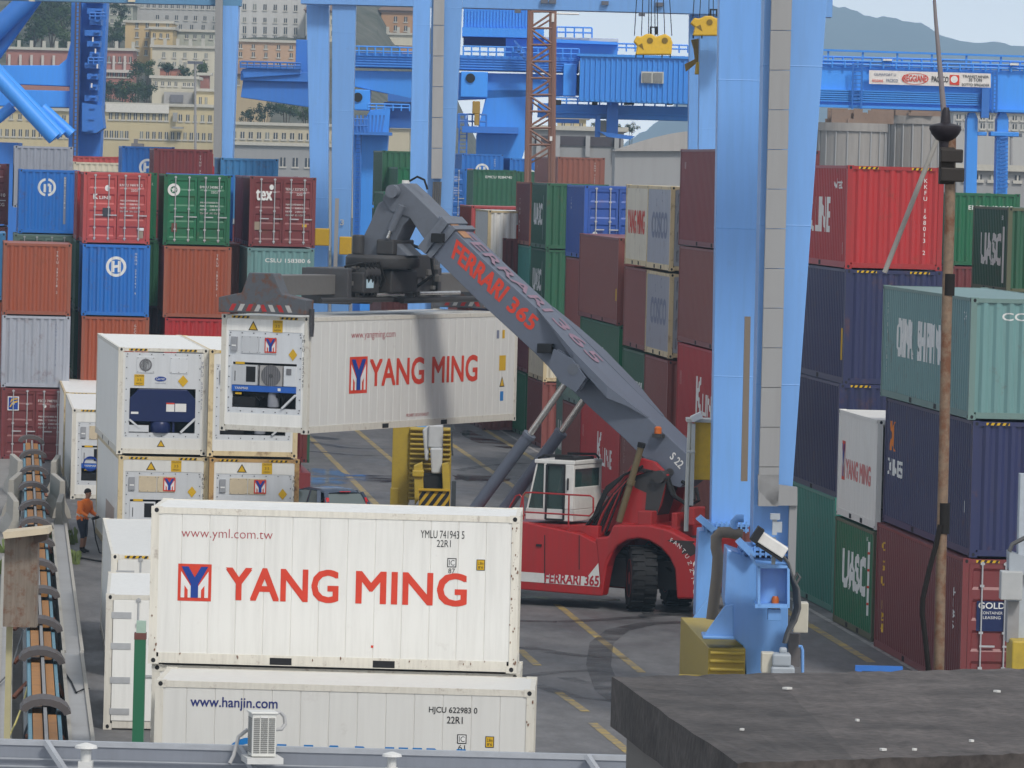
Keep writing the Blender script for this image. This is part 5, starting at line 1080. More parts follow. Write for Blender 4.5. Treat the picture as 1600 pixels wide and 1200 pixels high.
# --- third crane: two legs left, two right, girder across the top with hanging hoists
r = root_at('gantry_crane', 800, 300, 232, 'light blue gantry crane whose girder crosses the top of the picture', 'crane', 0, GC); l = LF(r)
for x in ((480, 508, 485, 512), (0, 0, 0, 0)):
    if x[0]: b = MB(); legbox(b, l, (478, -30, 514, 492, 662, 511), 238, 1.2); b.build('leg', CB, r, bevel=.03)
b = MB(); legbox(b, l, (519, -30, 557, 517, 664, 540), 228, 1.2); b.build('leg', CB, r, bevel=.03)
b = MB(); legbox(b, l, (1078, -30, 1106, 1071, 690, 1090), 238, 1.2); b.build('leg', CB, r, bevel=.03)
b = MB(); legbox(b, l, (1094, -30, 1130, 1087, 692, 1112), 228, 1.2); b.build('leg', CB, r, bevel=.03)
b = MB(); c0, c1 = l(470, 2, 228), l(1300, 24, 228); b.box((c0.x, c0.y-.2, l(800, 14, 228).z), (c1.x, c0.y+1.4, l(800, 14, 228).z+2.0)); b.box((c0.x, c0.y+9, l(800, 8, 238).z), (c1.x, c0.y+10.4, l(800, 8, 238).z+2.0)); b.build('girder', CB, r)
b = MB()
for x in (858, 1025, 845, 940): l.box(b, x, -2+(x-800)*.026, x+11, 4+(x-800)*.026, 227.6, .2)
for x in (804, 998): l.box(b, x, 14+(x-800)*.026, x+10, 20+(x-800)*.026, 227.6, .3)
b.build('girder_lamps', plain('lamp_dark', (.12, .13, .16), .5), r)
b = MB(); l.box(b, 492, 357, 514, 384, 234, .8); l.box(b, 530, 370, 549, 398, 226.6, .8); b.build('yellow_guard', CYB, r, bevel=.03)
b = MB(); l.box(b, 522, 310, 528, 440, 226.5, .2); b.build('trunking', DUCT, r)
c0 = l(530, 352, 226.6); me = fit('3', c0.x, c0.z, c0.x+.14, c0.z+.22, .03)
for v in me.vertices: v.co = (v.co.x, c0.y+1.3-v.co.z, v.co.y)
me.materials.append(WHITE_T); o = bpy.data.objects.new('number', me); COL.objects.link(o); o.parent = r
for v in me.vertices: v.co.y = l(530, 352, 227.9).y-.0-v.co.z*0
# hoists hanging from it
def hoist(x0, y0, x1, y1, D, label, ropes):
    r = root_at('hoist_block', (x0+x1)/2, y1, D, label, 'hoist', at((x0+x1)/2, y1, D).z, 'yellow hoist blocks under the blue girder'); l = LF(r); w = x1-x0; h = y1-y0; D = 226
    b = MB(); f = lambda u, v: (x0+u*w, y1-v*h)
    l.quad(b, [f(.05, .12), f(.97, .12), f(1, .62), f(.95, .85), f(.82, .98), f(.70, .93), f(.58, .86), f(.46, .98), f(.32, .98), f(.2, .86), f(.08, .9), f(0, .66), f(.10, .5)], D, .9); b.build('block_body', CYB, r, bevel=.05)
    b = MB()
    for u in (.06, .25, .73, .94): l.box(b, *f(u-.015, .14), *f(u+.015, 0), D+.1, .2)
    b.build('twist_lock', DARK, r)
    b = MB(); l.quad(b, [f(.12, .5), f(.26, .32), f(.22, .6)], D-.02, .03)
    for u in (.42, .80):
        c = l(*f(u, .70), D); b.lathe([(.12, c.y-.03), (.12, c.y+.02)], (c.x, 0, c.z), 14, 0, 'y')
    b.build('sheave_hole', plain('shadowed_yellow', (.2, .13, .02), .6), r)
    b = MB()
    for u in ropes: l.tube(b, [f(u, .9), f(u+(u-.5)*-.12, 2.4)], D+.4, .018, 5)
    l.tube(b, [f(.44, .95), f(.44, 1.25), f(.58, 1.25), f(.58, .95)], D+.3, .05, 5); b.build('rope', DARK, r)
hoist(990, 52, 1051, 90, 229.5, 'yellow hoist block hanging on thin ropes against the pale sky', (.02, .2, .38, .45, .55, .62, .8, .98))
hoist(1079, 24, 1150, 60, 229.5, 'yellow hoist block partly hidden by the near crane leg, above yellow spreader', (.05, .2, .4, .5, .8, .95))
r = root_at('crane_spreader', 1110, 110, 229, 'yellow angular spreader frame hanging under the right hoist block', 'spreader', at(1110, 112, 229).z); l = LF(r)
b = MB(); l.quad(b, [(1086, 116), (1088, 97), (1098, 96), (1108, 80), (1112, 76), (1120, 76), (1160, 80), (1160, 108), (1108, 106), (1094, 116)], 228.4, .8); b.build('frame', CYB, r, bevel=.04)
b = MB(); l.quad(b, [(1080, 62), (1092, 60), (1096, 66), (1100, 62), (1106, 70), (1100, 92), (1092, 96), (1072, 112), (1070, 100), (1086, 92), (1084, 76)], 229.6, .6); b.build('arm', paint('worn_yellow', (.36, .22, .03), .6, .6, .5, streak=False), r, bevel=.03)
b = MB(); l.box(b, 1112, 98, 1120, 103, 228.36, .05); l.box(b, 1108, 66, 1125, 76, 229.2, .5); b.build('dark_parts', DARK, r)
# --- narrow crane leg left
r = root_at('gantry_crane', 352, 245, 262, 'narrow light blue crane leg standing behind the left container stacks', 'crane', 0, GC); l = LF(r)
b = MB(); legbox(b, l, (348, -30, 374, 343, 631, 348), 262, 1.6); b.build('leg', CB, r, bevel=.02)
b = MB(); l.quad(b, [(337, -30), (348, -30), (346, 260), (333, 260)], 261.5, .4); b.build('cable_duct', DUCT, r)
b = MB(); c0, c1 = l(-200, -2, 262), l(376, 6, 262); b.box((c0.x, c0.y, l(100, 2, 262).z), (c1.x, c0.y+1.5, l(100, 2, 262).z+2)); b.build('girder', paint('girder_teal_blue', (.10, .25, .42), .5, .3, .05), r)
b = MB(); l.box(b, 45, -6, 54, 2, 261.6, .3); l.box(b, 200, -6, 211, 3, 261.6, .3); b.build('girder_lamps', plain('lamp_cream', (.6, .55, .4), .4), r)
# ---------------------------------------------------------------- deep blue cranes further away
def ladder(l, b, x, y0, y1, D, w=8):
    n = int((y1-y0)/6)
    l.tube(b, [(x, y0), (x-.02*(y1-y0), y1)], D, .05, 5); l.tube(b, [(x+w, y0), (x+w-.02*(y1-y0), y1)], D, .05, 5)
    for k in range(n): l.tube(b, [(x-.02*(k*6), y0+k*6), (x+w-.02*(k*6), y0+k*6)], D, .03, 4)
def rails(l, b, x0, x1, y, D, h, n, sl=.026):
    """hand rail: posts and two rails standing on y at x0"""
    for k in range(n+1):
        x = x0+(x1-x0)*k/n; l.tube(b, [(x, y+sl*(x-x0)), (x, y-h+sl*(x-x0))], D, .05, 5)
    for q in (h, h*.5): l.tube(b, [(x0, y-q), (x1, y-q+sl*(x1-x0))], D, .05, 5)
# left edge: lattice legged quay crane
r = root_at('quay_crane', 60, 240, 310, 'deep blue crane frame with tubular diagonals and tall ladder column, top left', 'crane'); l = LF(r)
b = MB(); l.quad(b, [(112, -20), (126, -20), (114, 560), (100, 560)], 309, 1.2); l.quad(b, [(128, -20), (168, -20), (142, 560), (116, 560)], 311, 2.0); l.box(b, -60, 222, 24, 560, 309, 3); b.build('column', CBX, r, bevel=.03)
b = MB(); l.quad(b, [(-60, 102), (92, 102), (104, 92), (112, 60), (112, 135), (-60, 128)], 309.5, 2.4); l.quad(b, [(-60, 138), (112, 142), (112, 168), (-60, 164)], 309.5, 2.4); b.build('cross_beam', CBD, r, bevel=.03)
b = MB(); l.tube(b, [(-20, 60), (56, -12)], 308, .55, 12); l.tube(b, [(-14, 92), (66, -18)], 309, .4, 12); b.build('diagonal_tube', CBX, r, smooth=True)
b = MB(); l.tube(b, [(-20, 102), (86, 216)], 307, .42, 12); l.tube(b, [(-8, 104), (96, 212)], 307.6, .3, 12); l.tube(b, [(66, 168), (112, 210)], 308, .3, 12); l.tube(b, [(20, 166), (-10, 190)], 308, .3, 12); b.build('diagonal_tube', CBD, r, smooth=True)
b = MB(); ladder(l, b, 119, -10, 245, 308.4, 6); b.build('ladder', plain('ladder_rust', (.10, .08, .09), .6), r)
b = MB()
for k in range(13):
    y = -4+k*17; l.box(b, 132+(k % 3)*4, y, 160-k*1.0, y+9, 309.2, 1.6); l.box(b, 150-k, y+2, 158-k, y+4, 308.9, .3, 0)
l.quad(b, [(128, 160), (158, 165), (162, 200), (150, 208), (128, 205)], 309, 2); rails(l, b, 140, 166, 30, 308.8, 10, 3); rails(l, b, 138, 162, 100, 308.8, 10, 3); b.build('winch_gear', CBX, r)
b = MB(); 
for x, y in ((144, 58), (148, 76), (142, 130), (151, 100)): l.box(b, x, y, x+2, y+7, 308.6, .2)
b.build('lamp', plain('lamp_white', (.72, .71, .68), .4), r)
# centre: big crane with machinery houses
r = root_at('portal_crane', 800, 260, 345, 'bright blue portal crane with corrugated machinery house and stairs, centre back', 'crane'); l = LF(r); D = 345
b = MB(); l.quad(b, [(548, 110), (1075, 120), (1075, 142), (660, 158), (548, 134)], D, 3); l.box(b, 548, 86, 905, 109, D-.6, 3.5)
for k in range(5): l.box(b, 548, 90+k*4, 905, 92+k*4, D-.7, .12)
l.box(b, 840, 164, 1075, 186, D, 2.5); l.box(b, 840, 176, 1075, 179, D-.3, .3); b.build('girder', CBD, r, bevel=.03)
b = MB(); l.quad(b, [(380, 124), (486, 128), (486, 168), (376, 152)], D+3, 2.2); l.box(b, 376, 112, 486, 127, D+2.6, .3); l.box(b, 462, 62, 486, 120, D+4, 2); l.quad(b, [(378, 108), (396, 104), (470, 108), (470, 116), (380, 122)], D+2.4, 1.5); b.build('jib', CBX, r, bevel=.03)
b = MB(); l.box(b, 376, 104, 470, 107, D+2.2, .2); rails(l, b, 376, 470, 106, D+2.2, 10, 9); b.build('jib_rail', CBX, r)
b = MB(); c0, c1 = l(905, 158, D-3), l(1070, 92, D-3); n = 46
vs = []; fs = []
b.box((c0.x, c0.y, c0.z), (c1.x+8, c0.y+4, c1.z))
for k in range(n):
    x = c0.x+(c1.x+8-c0.x)*k/n; b.box((x, c0.y-.10, c0.z+.1), (x+.09, c0.y, c1.z-.1))
b.box((c0.x-.2, c0.y-.2, c1.z), (c1.x+8, c0.y+4.2, c1.z+.15)); b.build('machinery_house', CBD, r)
b = MB(); l.box(b, 1002, 112, 1037, 130, D-3.3, .15); b.build('window_frame', plain('frame_cream', (.5, .5, .45), .5), r)
b = MB(); l.box(b, 1004, 114, 1018, 128, D-3.36, .05); l.box(b, 1021, 114, 1035, 128, D-3.36, .05); b.build('window', plain('dull_pane', (.22, .22, .21), .4), r)
b = MB(); l.box(b, 724, 12, 830, 44, D+1, 5)
for k in range(22): l.box(b, 726+k*5, 14, 728+k*5, 42, D+.9, .1)
l.box(b, 790, 62, 965, 92, D+2, 4); l.box(b, 722, 44, 850, 58, D+.5, 5); l.quad(b, [(850, 60), (965, 66), (965, 70), (850, 66)], D+1, 4); b.build('winch_house', CBD, r)
b = MB(); l.box(b, 850, 59, 966, 64, D+1.4, 5); b.build('house_roof', plain('pale_roof', (.5, .52, .55), .6), r)
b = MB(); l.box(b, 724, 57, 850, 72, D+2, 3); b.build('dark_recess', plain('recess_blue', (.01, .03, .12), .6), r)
b = MB(); rails(l, b, 548, 650, 86, D-1, 14, 8); rails(l, b, 724, 905, 88, D-1, 16, 14); rails(l, b, 870, 925, 58, D+1, 16, 4); rails(l, b, 965, 1075, 80, D+2, 12, 8); rails(l, b, 868, 1075, 162, D-2, 10, 12); rails(l, b, 575, 640, 172, D-2, 10, 5); b.build('hand_rail', CBD, r)
b = MB(); l.quad(b, [(802, 74), (806, 72), (862, 136), (858, 140)], D-2, .3); l.quad(b, [(802, 64), (804, 62), (864, 124), (862, 126)], D-2, .1)
for k in range(12): l.box(b, 803+k*4.6, 72+k*5.3, 809+k*4.6, 74+k*5.3, D-2.1, .8)
b.build('stair', CBX, r)
b = MB(); l.box(b, 720, 112, 762, 152, D-1, 3); l.box(b, 880, 100, 901, 150, D-2, 3); l.box(b, 554, 140, 578, 172, D-1, 3); b.build('bearing_box', CBD, r, bevel=.05)
b = MB()
for x, y in ((735, 122), (559, 152)): c = l(x, y, D-1.1); b.lathe([(.28, c.y-.02), (.28, c.y+.1)], (c.x, 0, c.z), 18, 0, 'y')
b.build('round_opening', DARK, r)
b = MB(); l.quad(b, [(578, 172), (610, 168), (600, 300), (584, 552), (562, 552), (562, 200)], D, 2.5); l.quad(b, [(552, 200), (566, 200), (570, 550), (550, 550)], D+3, 2); l.quad(b, [(762, 140), (836, 140), (830, 200), (800, 300), (800, 552), (740, 552), (744, 212)], D, 3); b.build('leg', CBD, r, bevel=.04)
b = MB(); ladder(l, b, 556, 190, 440, D-1, 9); ladder(l, b, 718, 180, 250, D-2, 12); l.box(b, 722, 198, 810, 208, D-2.5, 3); l.box(b, 550, 206, 612, 211, D-2, 2)
rails(l, b, 716, 760, 200, D-2, 22, 4); rails(l, b, 552, 574, 206, D-2, 20, 4)
for k in range(9): l.tube(b, [(552+k*6, 180), (556+k*5, 206)], D-1.5, .08, 4)
b.build('access_ladder', CBX, r)
b = MB(); l.box(b, 738, 158, 750, 178, D-2.6, 1); l.box(b, 741, 178, 749, 196, D-2.6, .8); b.build('yellow_winch', paint('worn_yellow', (.36, .22, .03), .6, .6, .5, streak=False), r, bevel=.05)
b = MB()
for x in (868, 925, 975, 982, 1042): l.box(b, x, 156, x+9, 164, D-2.8, .6)
b.build('lamp', DARK, r, bevel=.03)
b = MB(); l.box(b, 930, 182, 938, 214, D-1, 1); l.box(b, 948, 160, 966, 214, D-1, 1.6); l.quad(b, [(935, 205), (992, 213), (985, 218), (950, 214)], D-1.4, 1.4); l.box(b, 858, 186, 905, 192, D, 1.0); b.build('operator_cab_frame', CBX, r)
b = MB(); l.box(b, 938, 188, 948, 212, D-.8, 1.2); b.build('operator_cab', glass('cab_dark_glass'), r)
b = MB(); l.box(b, 600, 160, 650, 200, D+1, 2); l.quad(b, [(606, 146), (652, 152), (652, 160), (606, 158)], D, 2); b.build('drive_house', CBX, r)
# right: transtainer girder with the white sign
r = root_at('transtainer_crane', 1440, 300, 262, 'bright blue girder crane with long white sign board and hand rails, right back', 'crane'); l = LF(r); D = 262
b = MB(); l.quad(b, [(1240, 100), (1640, 112), (1640, 178), (1530, 175), (1240, 165)], D, 2.2); b.build('girder', CBD, r, bevel=.03)
b = MB()
for k in range(6): l.quad(b, [(1240, 138+k*3.4), (1530, 146+k*3.4), (1530, 148+k*3.4), (1240, 140+k*3.4)], D-.25, .25)
l.quad(b, [(1240, 162), (1640, 173), (1640, 177), (1240, 166)], D-.3, .3); b.build('girder_ribs', CBD, r)
b = MB()
for k in range(8):
    x = 1240+k*54; l.box(b, x-1.5, 78+(x-1240)*.026, x+1.5, 104+(x-1240)*.026, D, .15)
l.quad(b, [(1240, 75), (1640, 88), (1640, 91), (1240, 78)], D-.1, .3); rails(l, b, 1240, 1640, 102, D+1.5, 15, 26); rails(l, b, 1240, 1640, 104, D-.2, 11, 20); b.build('hand_rail', CBD, r)
sb = MB(); sb_p = [(1358, 109.5), (1548, 115), (1548, 137), (1358, 131)]; l.quad(sb, sb_p, D-.5, .08); s_ = sb.build('sign_board', plain('sign_white', (.70, .66, .62), .5), r)
def signtext(s, x0, y0, x1, y1, m, bold=.015):
    a, c, d = l(x0, y1, D-.53), l(x1, y1+(x1-x0)*.03, D-.53), l(x0, y0, D-.53); me = fit(s, 0, 0, (c-a).length, (d-a).length, bold); ux = (c-a).normalized(); uy = (d-a).normalized()
    for v in me.vertices: v.co = a+ux*v.co.x+uy*v.co.y-Vector((0, v.co.z+.003, 0))
    me.materials.append(m); o = bpy.data.objects.new('lettering', me); COL.objects.link(o); o.parent = s_
signtext('OLMAPORT U', 1366, 114, 1400, 118, GREY_T); signtext('REGGIANE', 1363, 124, 1380, 128, RED_T); signtext('PACECO', 1385, 123, 1403, 128, GREY_T)
signtext('REGGIANE', 1412, 117, 1448, 127, RED_T); signtext('PACECO', 1456, 119, 1482, 128, BLACK_T); signtext('TRANSTAINER', 1504, 117, 1545, 121, BLACK_T); signtext('35 TON', 1514, 122, 1534, 127, BLACK_T); signtext('SOTTO SPREADER', 1503, 130, 1546, 134, BLACK_T)
b = MB()
for k in range(28):
    a0, a1 = R(k*360/28), R((k+1)*360/28); f = lambda a, s: l(1430+21*s*math.cos(a), 123+9*s*math.sin(a), D-.533)
    b.add([f(a0, 1), f(a1, 1), f(a1, .92), f(a0, .92)], [(0, 1, 2, 3)])
l.quad(b, [(1484, 117), (1499, 117.5), (1499, 133), (1484, 132)], D-.535, .01); b.build('sign_emblem', RED_T, s_)
b = MB(); c = l(1491, 124, D-.54)
b.add([(c.x+.16*math.cos(R(q)), c.y-.004, c.z+.16*math.sin(R(q))) for q in range(0, 360, 20)], [tuple(range(18))]); b.build('sign_emblem', WHITE_T, s_, fix=False)
b = MB()
for x0, x1 in ((1511, 1528), (1558, 1576)):
    l.quad(b, [(x0+4, 176), (x1-4, 176), (x1, 186), (x1-8, 657), (x0-10, 657), (x0, 186)], D, 1.2)
l.box(b, 1528, 206, 1542, 212, D, .8); l.box(b, 1548, 206, 1592, 213, D-.2, 1.4); b.build('leg', CBD, r, bevel=.03)
b = MB(); l.box(b, 1534, 138, 1546, 184, D-.6, .8); ladder(l, b, 1552, 112, 176, D-.5, 6); ladder(l, b, 1333, 100, 170, D-.5, 14); 
for k in range(14): l.tube(b, [(1562, 216+k*6), (1575, 214+k*6)], D-.2, .05, 4)
b.build('ladder', CBX, r)
b = MB(); l.box(b, 1360, 96, 1380, 104, D+1, 1); l.box(b, 1474, 95, 1516, 106, D+1, 1); b.build('walkway_box', plain('dull_blue_grey', (.12, .2, .3), .5), r)
b = MB()
for x, y in ((1380, 92), (1578, 99)): l.box(b, x, y, x+14, y+3, D-.4, .4)
b.build('lamp', plain('lamp_white', (.72, .71, .68), .4), r)
# rusty lattice tower
r = root_at('lattice_tower', 842, 245, 290, 'slim rusty lattice tower with braced legs in front of the blue crane', 'tower'); l = LF(r); D = 290
b = MB()
for (xt, xb, dd) in ((828, 818, 0), (866, 863, 0), (830, 824, 1.5), (862, 858, 1.5)): l.tube(b, [(xt, 16), (xb-2, 604)], D+dd, .13, 6)
for k in range(9):
    y0, y1 = 18+k*26, 18+(k+1)*26; xa = lambda y: 828-(y-16)*.026; xb = lambda y: 866-(y-16)*.008
    p, q = ((xa(y0), y0), (xb(y1), y1)) if k % 2 else ((xb(y0), y0), (xa(y1), y1)); l.tube(b, [p, q], D, .06, 5); l.tube(b, [(xa(y0), y0), (xb(y0), y0)], D, .06, 5)
    l.tube(b, [(p[0]+2, p[1]+8), (q[0]-2, q[1]+8)], D+1.5, .05, 5)
b.build('lattice', paint('lattice_rust', (.24, .12, .085), .65, .5, .5), r)
b = MB(); l.tube(b, [(868, 21), (905, 22)], D, .05, 5); l.box(b, 862, 21, 866, 34, D-.2, .3); l.box(b, 859, 213, 863, 220, D-.2, .3); b.build('lamp_arm', plain('lamp_white', (.72, .71, .68), .4), r)
# ---------------------------------------------------------------- hillside, city, mountain
def gfac(px):
    t = min(1, max(0, (px-520)/330)); return 1-t*t*(3-2*t)
def terrain_z(px, D): return max(0.0, (D-630)*.125)*gfac(px)*(1+.05*math.sin(px*.013)+.04*math.sin(D*.05+px*.02))
def hillmat(name, c1, c2, sc_):
    m, nt, b = nodes(name); N = nt.nodes; L = nt.links; tc = N.new('ShaderNodeTexCoord'); n = N.new('ShaderNodeTexNoise'); n.inputs['Scale'].default_value = sc_; n.inputs['Detail'].default_value = 8; n.inputs['Roughness'].default_value = .7
    L.new(tc.outputs['Object'], n.inputs['Vector']); r = N.new('ShaderNodeValToRGB'); e = r.color_ramp.elements; e[0].position = .35; e[1].position = .65; e[0].color = (*c1, 1); e[1].color = (*c2, 1)
    L.new(n.outputs['Fac'], r.inputs['Fac']); L.new(r.outputs[0], b.inputs['Base Color']); b.inputs['Roughness'].default_value = .9; return m
vs = []; fs = []; nx, ny = 60, 30
for j in range(ny+1):
    D = 600+600*j/ny
    for i in range(nx+1):
        x = -700+1800*i/nx; z = terrain_z(x, D)-.05; p = pt(x, z, D); vs.append((p.x, p.y, p.z+rnd.uniform(-.4, .4)*(z > 1)))
for j in range(ny):
    for i in range(nx): a = j*(nx+1)+i; fs.append((a, a+1, a+nx+2, a+nx+1))
b = MB(); b.add(vs, fs); tag(b.build('hillside', hillmat('hillside_scrub', (.035, .045, .025), (.13, .125, .10), .16)), kind='structure')
ridge = [(900, 280), (1040, 180), (1130, 70), (1200, 22), (1290, 4), (1330, 16), (1370, 27), (1405, 29), (1440, 38), (1470, 53), (1500, 66), (1530, 65), (1570, 68), (1620, 74), (1800, 120), (2100, 190), (2400, 260)]
def ry(x):
    for (a, c), (a2, c2) in zip(ridge, ridge[1:]):
        if a <= x <= a2: return c+(c2-c)*(x-a)/(a2-a)
    return 300
vs = []; fs = []; nx, ny = 150, 14
for j in range(ny+1):
    for i in range(nx+1):
        x = 900+1500*i/nx; D = 5200+1400*j/ny; top = at(x, ry(x)-2*math.sin(x*.11)-1.5*math.sin(x*.31), 6600).z
        t = j/ny; z = max(-2, top*(t**.8)*(1-.12*math.sin(x*.05+3*t)*(1-t))); p = pt(x, z, D); vs.append(tuple(p))
for j in range(ny):
    for i in range(nx): a = j*(nx+1)+i; fs.append((a, a+1, a+nx+2, a+nx+1))
b = MB(); b.add(vs, fs); tag(b.build('mountain', hillmat('mountain_forest', (.03, .042, .035), (.06, .07, .06), .02), smooth=True), kind='structure')
def wallmat(n, c): return paint('wall_'+n, c, .75, .3, .06, sc_=.25)
WIN = plain('dark_window', (.045, .05, .06), .3); WINL = plain('shuttered_window', (.20, .21, .19), .6)
WPANE = {}
def building(name, label, x0, y0, x1, y1, D, dep, wall, rows=(), roof=None, group='buildings on the hillside behind the port', win=WIN, extra=None, yb=None):
    """facade rectangle in the picture at distance D; rows: (y0, y1, first x, last x, count, width px)"""
    g = root_at(name, (x0+x1)/2, y1, D, label, 'building', 0, group); l = LF(g)
    cc = l((x0+x1)/2, y0, D); zb = min(0.0, 0); g.location.z = 0
    zg = terrain_z((x0+x1)/2, D)-3; w = (x1-x0)*D/F_PX/2
    b = MB(); b.box((cc.x-w, cc.y, max(-.5, zg)), (cc.x+w, cc.y+dep, cc.z)); b.build('wall', wall, g)
    b = MB(); b.box((cc.x-w-.35, cc.y-.35, cc.z), (cc.x+w+.35, cc.y+dep+.3, cc.z+.35))
    if roof == 'hip':
        k = w*.35; b.hexa([(cc.x-w-.6, cc.y-.6, cc.z+.35), (cc.x+w+.6, cc.y-.6, cc.z+.35), (cc.x+w+.6, cc.y+dep, cc.z+.35), (cc.x-w-.6, cc.y+dep, cc.z+.35), (cc.x-w+k, cc.y+dep*.4, cc.z+2.2), (cc.x+w-k, cc.y+dep*.4, cc.z+2.2), (cc.x+w-k, cc.y+dep*.6, cc.z+2.2), (cc.x-w+k, cc.y+dep*.6, cc.z+2.2)])
    if roof == 'balustrade':
        n = int(w*2/1.6)
        for q in range(n+1): b.box((cc.x-w+q*2*w/n-.22, cc.y-.3, cc.z+.35), (cc.x-w+q*2*w/n+.22, cc.y+.1, cc.z+1.25))
    b.build('cornice' if roof != 'hip' else 'roof', plain('cornice_pale', (.48, .46, .40), .7) if roof != 'hip' else plain('roof_brown', (.20, .13, .10), .8), g)
    cnt = 0
    for (ya, yb_, xa, xb, n, pw) in rows:
        hh = (yb_-ya)*D/F_PX/2; ww = pw*D/F_PX/2
        key = (round(hh, 2), round(ww, 2))
        def wm():
            m = MB(); m.box((-ww, -.06, -hh), (ww, .05, hh)); m.box((-ww-.12, -.14, -hh-.18), (ww+.12, .05, -hh), 1); m.box((-.05, -.08, -hh), (.05, -.06, hh), 1); return m.mesh('window', [None, None])
        me = cached(('win',)+key, wm)
        for q in range(n):
            if cnt >= 100: break
            x = xa+(xb-xa)*q/max(1, n-1); p = l(x, (ya+yb_)/2+(x-(x0+x1)/2)*.026, D); cnt += 1
            link('window', me, [win if rnd.random() < .8 else WINL, plain('sill_pale', (.5, .48, .43), .7)], g, (p.x, cc.y, p.z))
    if extra: extra(g, l, cc, w)
    return g
CRM, CRM2, TAN, PALE, SALM, ORB, BRK, GRYC = wallmat('cream', (.56, .47, .28)), wallmat('light_cream', (.56, .52, .41)), wallmat('tan', (.52, .38, .19)), wallmat('pale_grey', (.47, .46, .44)), wallmat('salmon', (.52, .34, .22)), wallmat('orange', (.50, .28, .14)), wallmat('brick', (.34, .15, .12)), wallmat('concrete', (.33, .33, .33))
def ex1(g, l, cc, w):
    b = MB(); l.box(b, 165, 163, 264, 176, 689.6, .3); b.build('white_parapet', plain('mural_white', (.62, .60, .55), .8), g)
    b = MB(); l.box(b, 270, 176, 277, 190, 689.4, .3); l.box(b, 268, 198, 286, 201, 688.5, 1.2); b.build('balcony', plain('balcony_grey', (.3, .3, .29), .7), g)
    b = MB(); l.box(b, 205, 224, 224, 229, 688, 1.5); l.box(b, 209, 217, 215, 224, 688.4, .5); b.build('roof_machine', plain('machine_grey', (.18, .16, .16), .7), g)
building('warehouse_office', 'long cream building with two window rows and white painted parapet, behind the left stacks', 158, 166, 336, 240, 690, 16, CRM, [(178, 188, 173, 260, 10, 5), (178, 188, 282, 328, 5, 5), (206, 217, 166, 198, 5, 5), (206, 217, 221, 328, 12, 5)], extra=ex1)
building('warehouse_office', 'cream building wing seen through the quay crane frame at the left edge', -60, 172, 112, 240, 692, 16, CRM, [(202, 213, -10, 105, 12, 5), (178, 186, -10, 100, 9, 5)])
def ex2(g, l, cc, w):
    b = MB(); l.box(b, 256, 144, 301, 163, 704.5, .3); b.build('rendered_patch', plain('patch_grey', (.36, .35, .34), .8), g)
    b = MB(); l.box(b, 266, 148, 286, 160, 704.2, .3); b.build('loading_door', plain('door_grey', (.16, .16, .18), .6), g)
building('stair_tower', 'square cream tower block with small top windows rising from the long building', 238, 123, 306, 168, 705, 10, CRM2, [(128, 134, 244, 275, 4, 4), (129, 134, 288, 302, 3, 4)], extra=ex2)
building('annex', 'small cream annex with flat roof right of the tower block', 307, 143, 338, 170, 702, 9, CRM, [(152, 163, 313, 322, 2, 4)])
g = building('round_kiosk', 'small round reddish turret on the terrace beside the tower block', 312, 118, 327, 145, 716, 2, BRK)
building('villa', 'cream villa with shuttered windows in front of the pale apartment block', 238, 75, 337, 122, 790, 12, CRM2, [(82, 90, 256, 322, 5, 4.5), (97, 107, 256, 322, 5, 4.5)], 'balustrade', win=WINL)
building('apartment_house', 'tan apartment house with balconies left of the villa', 196, 36, 268, 108, 812, 12, TAN, [(36, 44, 214, 262, 4, 4.5), (50, 58, 214, 262, 4, 4.5), (64, 72, 214, 242, 3, 4.5), (78, 86, 214, 242, 3, 4.5)])
building('apartment_house', 'narrow yellow apartment house in front of the tan one', 236, 46, 270, 78, 808, 10, wallmat('yellow', (.58, .44, .22)), [(52, 59, 241, 262, 3, 4)])
building('town_house', 'pale green grey town house with flat roof below the big block', 276, 50, 338, 74, 818, 12, wallmat('sage', (.36, .37, .31)), [(54, 60, 292, 330, 4, 4.5)])
building('apartment_block', 'big pale grey apartment block with many window rows, top left', 210, -30, 340, 70, 880, 14, PALE, [(6, 13, 222, 335, 13, 4.5), (24, 31, 246, 335, 7, 4.5), (38, 46, 246, 335, 6, 4.5), (-12, -4, 222, 335, 13, 4.5)])
building('apartment_block', 'big pale apartment block with long window rows right of the narrow crane leg', 370, -30, 478, 80, 872, 14, PALE, [(7, 16, 382, 462, 6, 5), (28, 35, 382, 462, 6, 4.5), (42, 53, 382, 462, 6, 5), (57, 65, 382, 462, 6, 4.5), (-12, -4, 382, 462, 6, 5)])
building('apartment_house', 'salmon apartment house with small balconies under the pale block', 366, 66, 462, 118, 800, 12, SALM, [(70, 76, 376, 455, 5, 4.5), (82, 89, 376, 455, 5, 4.5), (96, 103, 376, 455, 5, 4.5)])
def ex3(g, l, cc, w):
    n = int(w*2/1.5); b = MB()
    for q in range(n): b.box((cc.x-w+.3+q*1.5, cc.y-.5, cc.z-2.6), (cc.x-w+.62+q*1.5, cc.y-.1, cc.z-.7))
    b.box((cc.x-w, cc.y-.55, cc.z-3.0), (cc.x+w, cc.y-.05, cc.z-2.6)); b.build('arcade', plain('arcade_white', (.55, .50, .46), .7), g)
building('terrace', 'red brick terrace with white arcade seen inside the quay crane frame', 10, 78, 108, 108, 778, 8, BRK, [], 'balustrade', extra=ex3)
building('terrace', 'red brick terrace with white arcade right of the quay crane column', 156, 79, 208, 128, 782, 8, BRK, [(88, 97, 162, 204, 6, 4), (112, 120, 164, 200, 6, 4)], 'balustrade', extra=ex3)
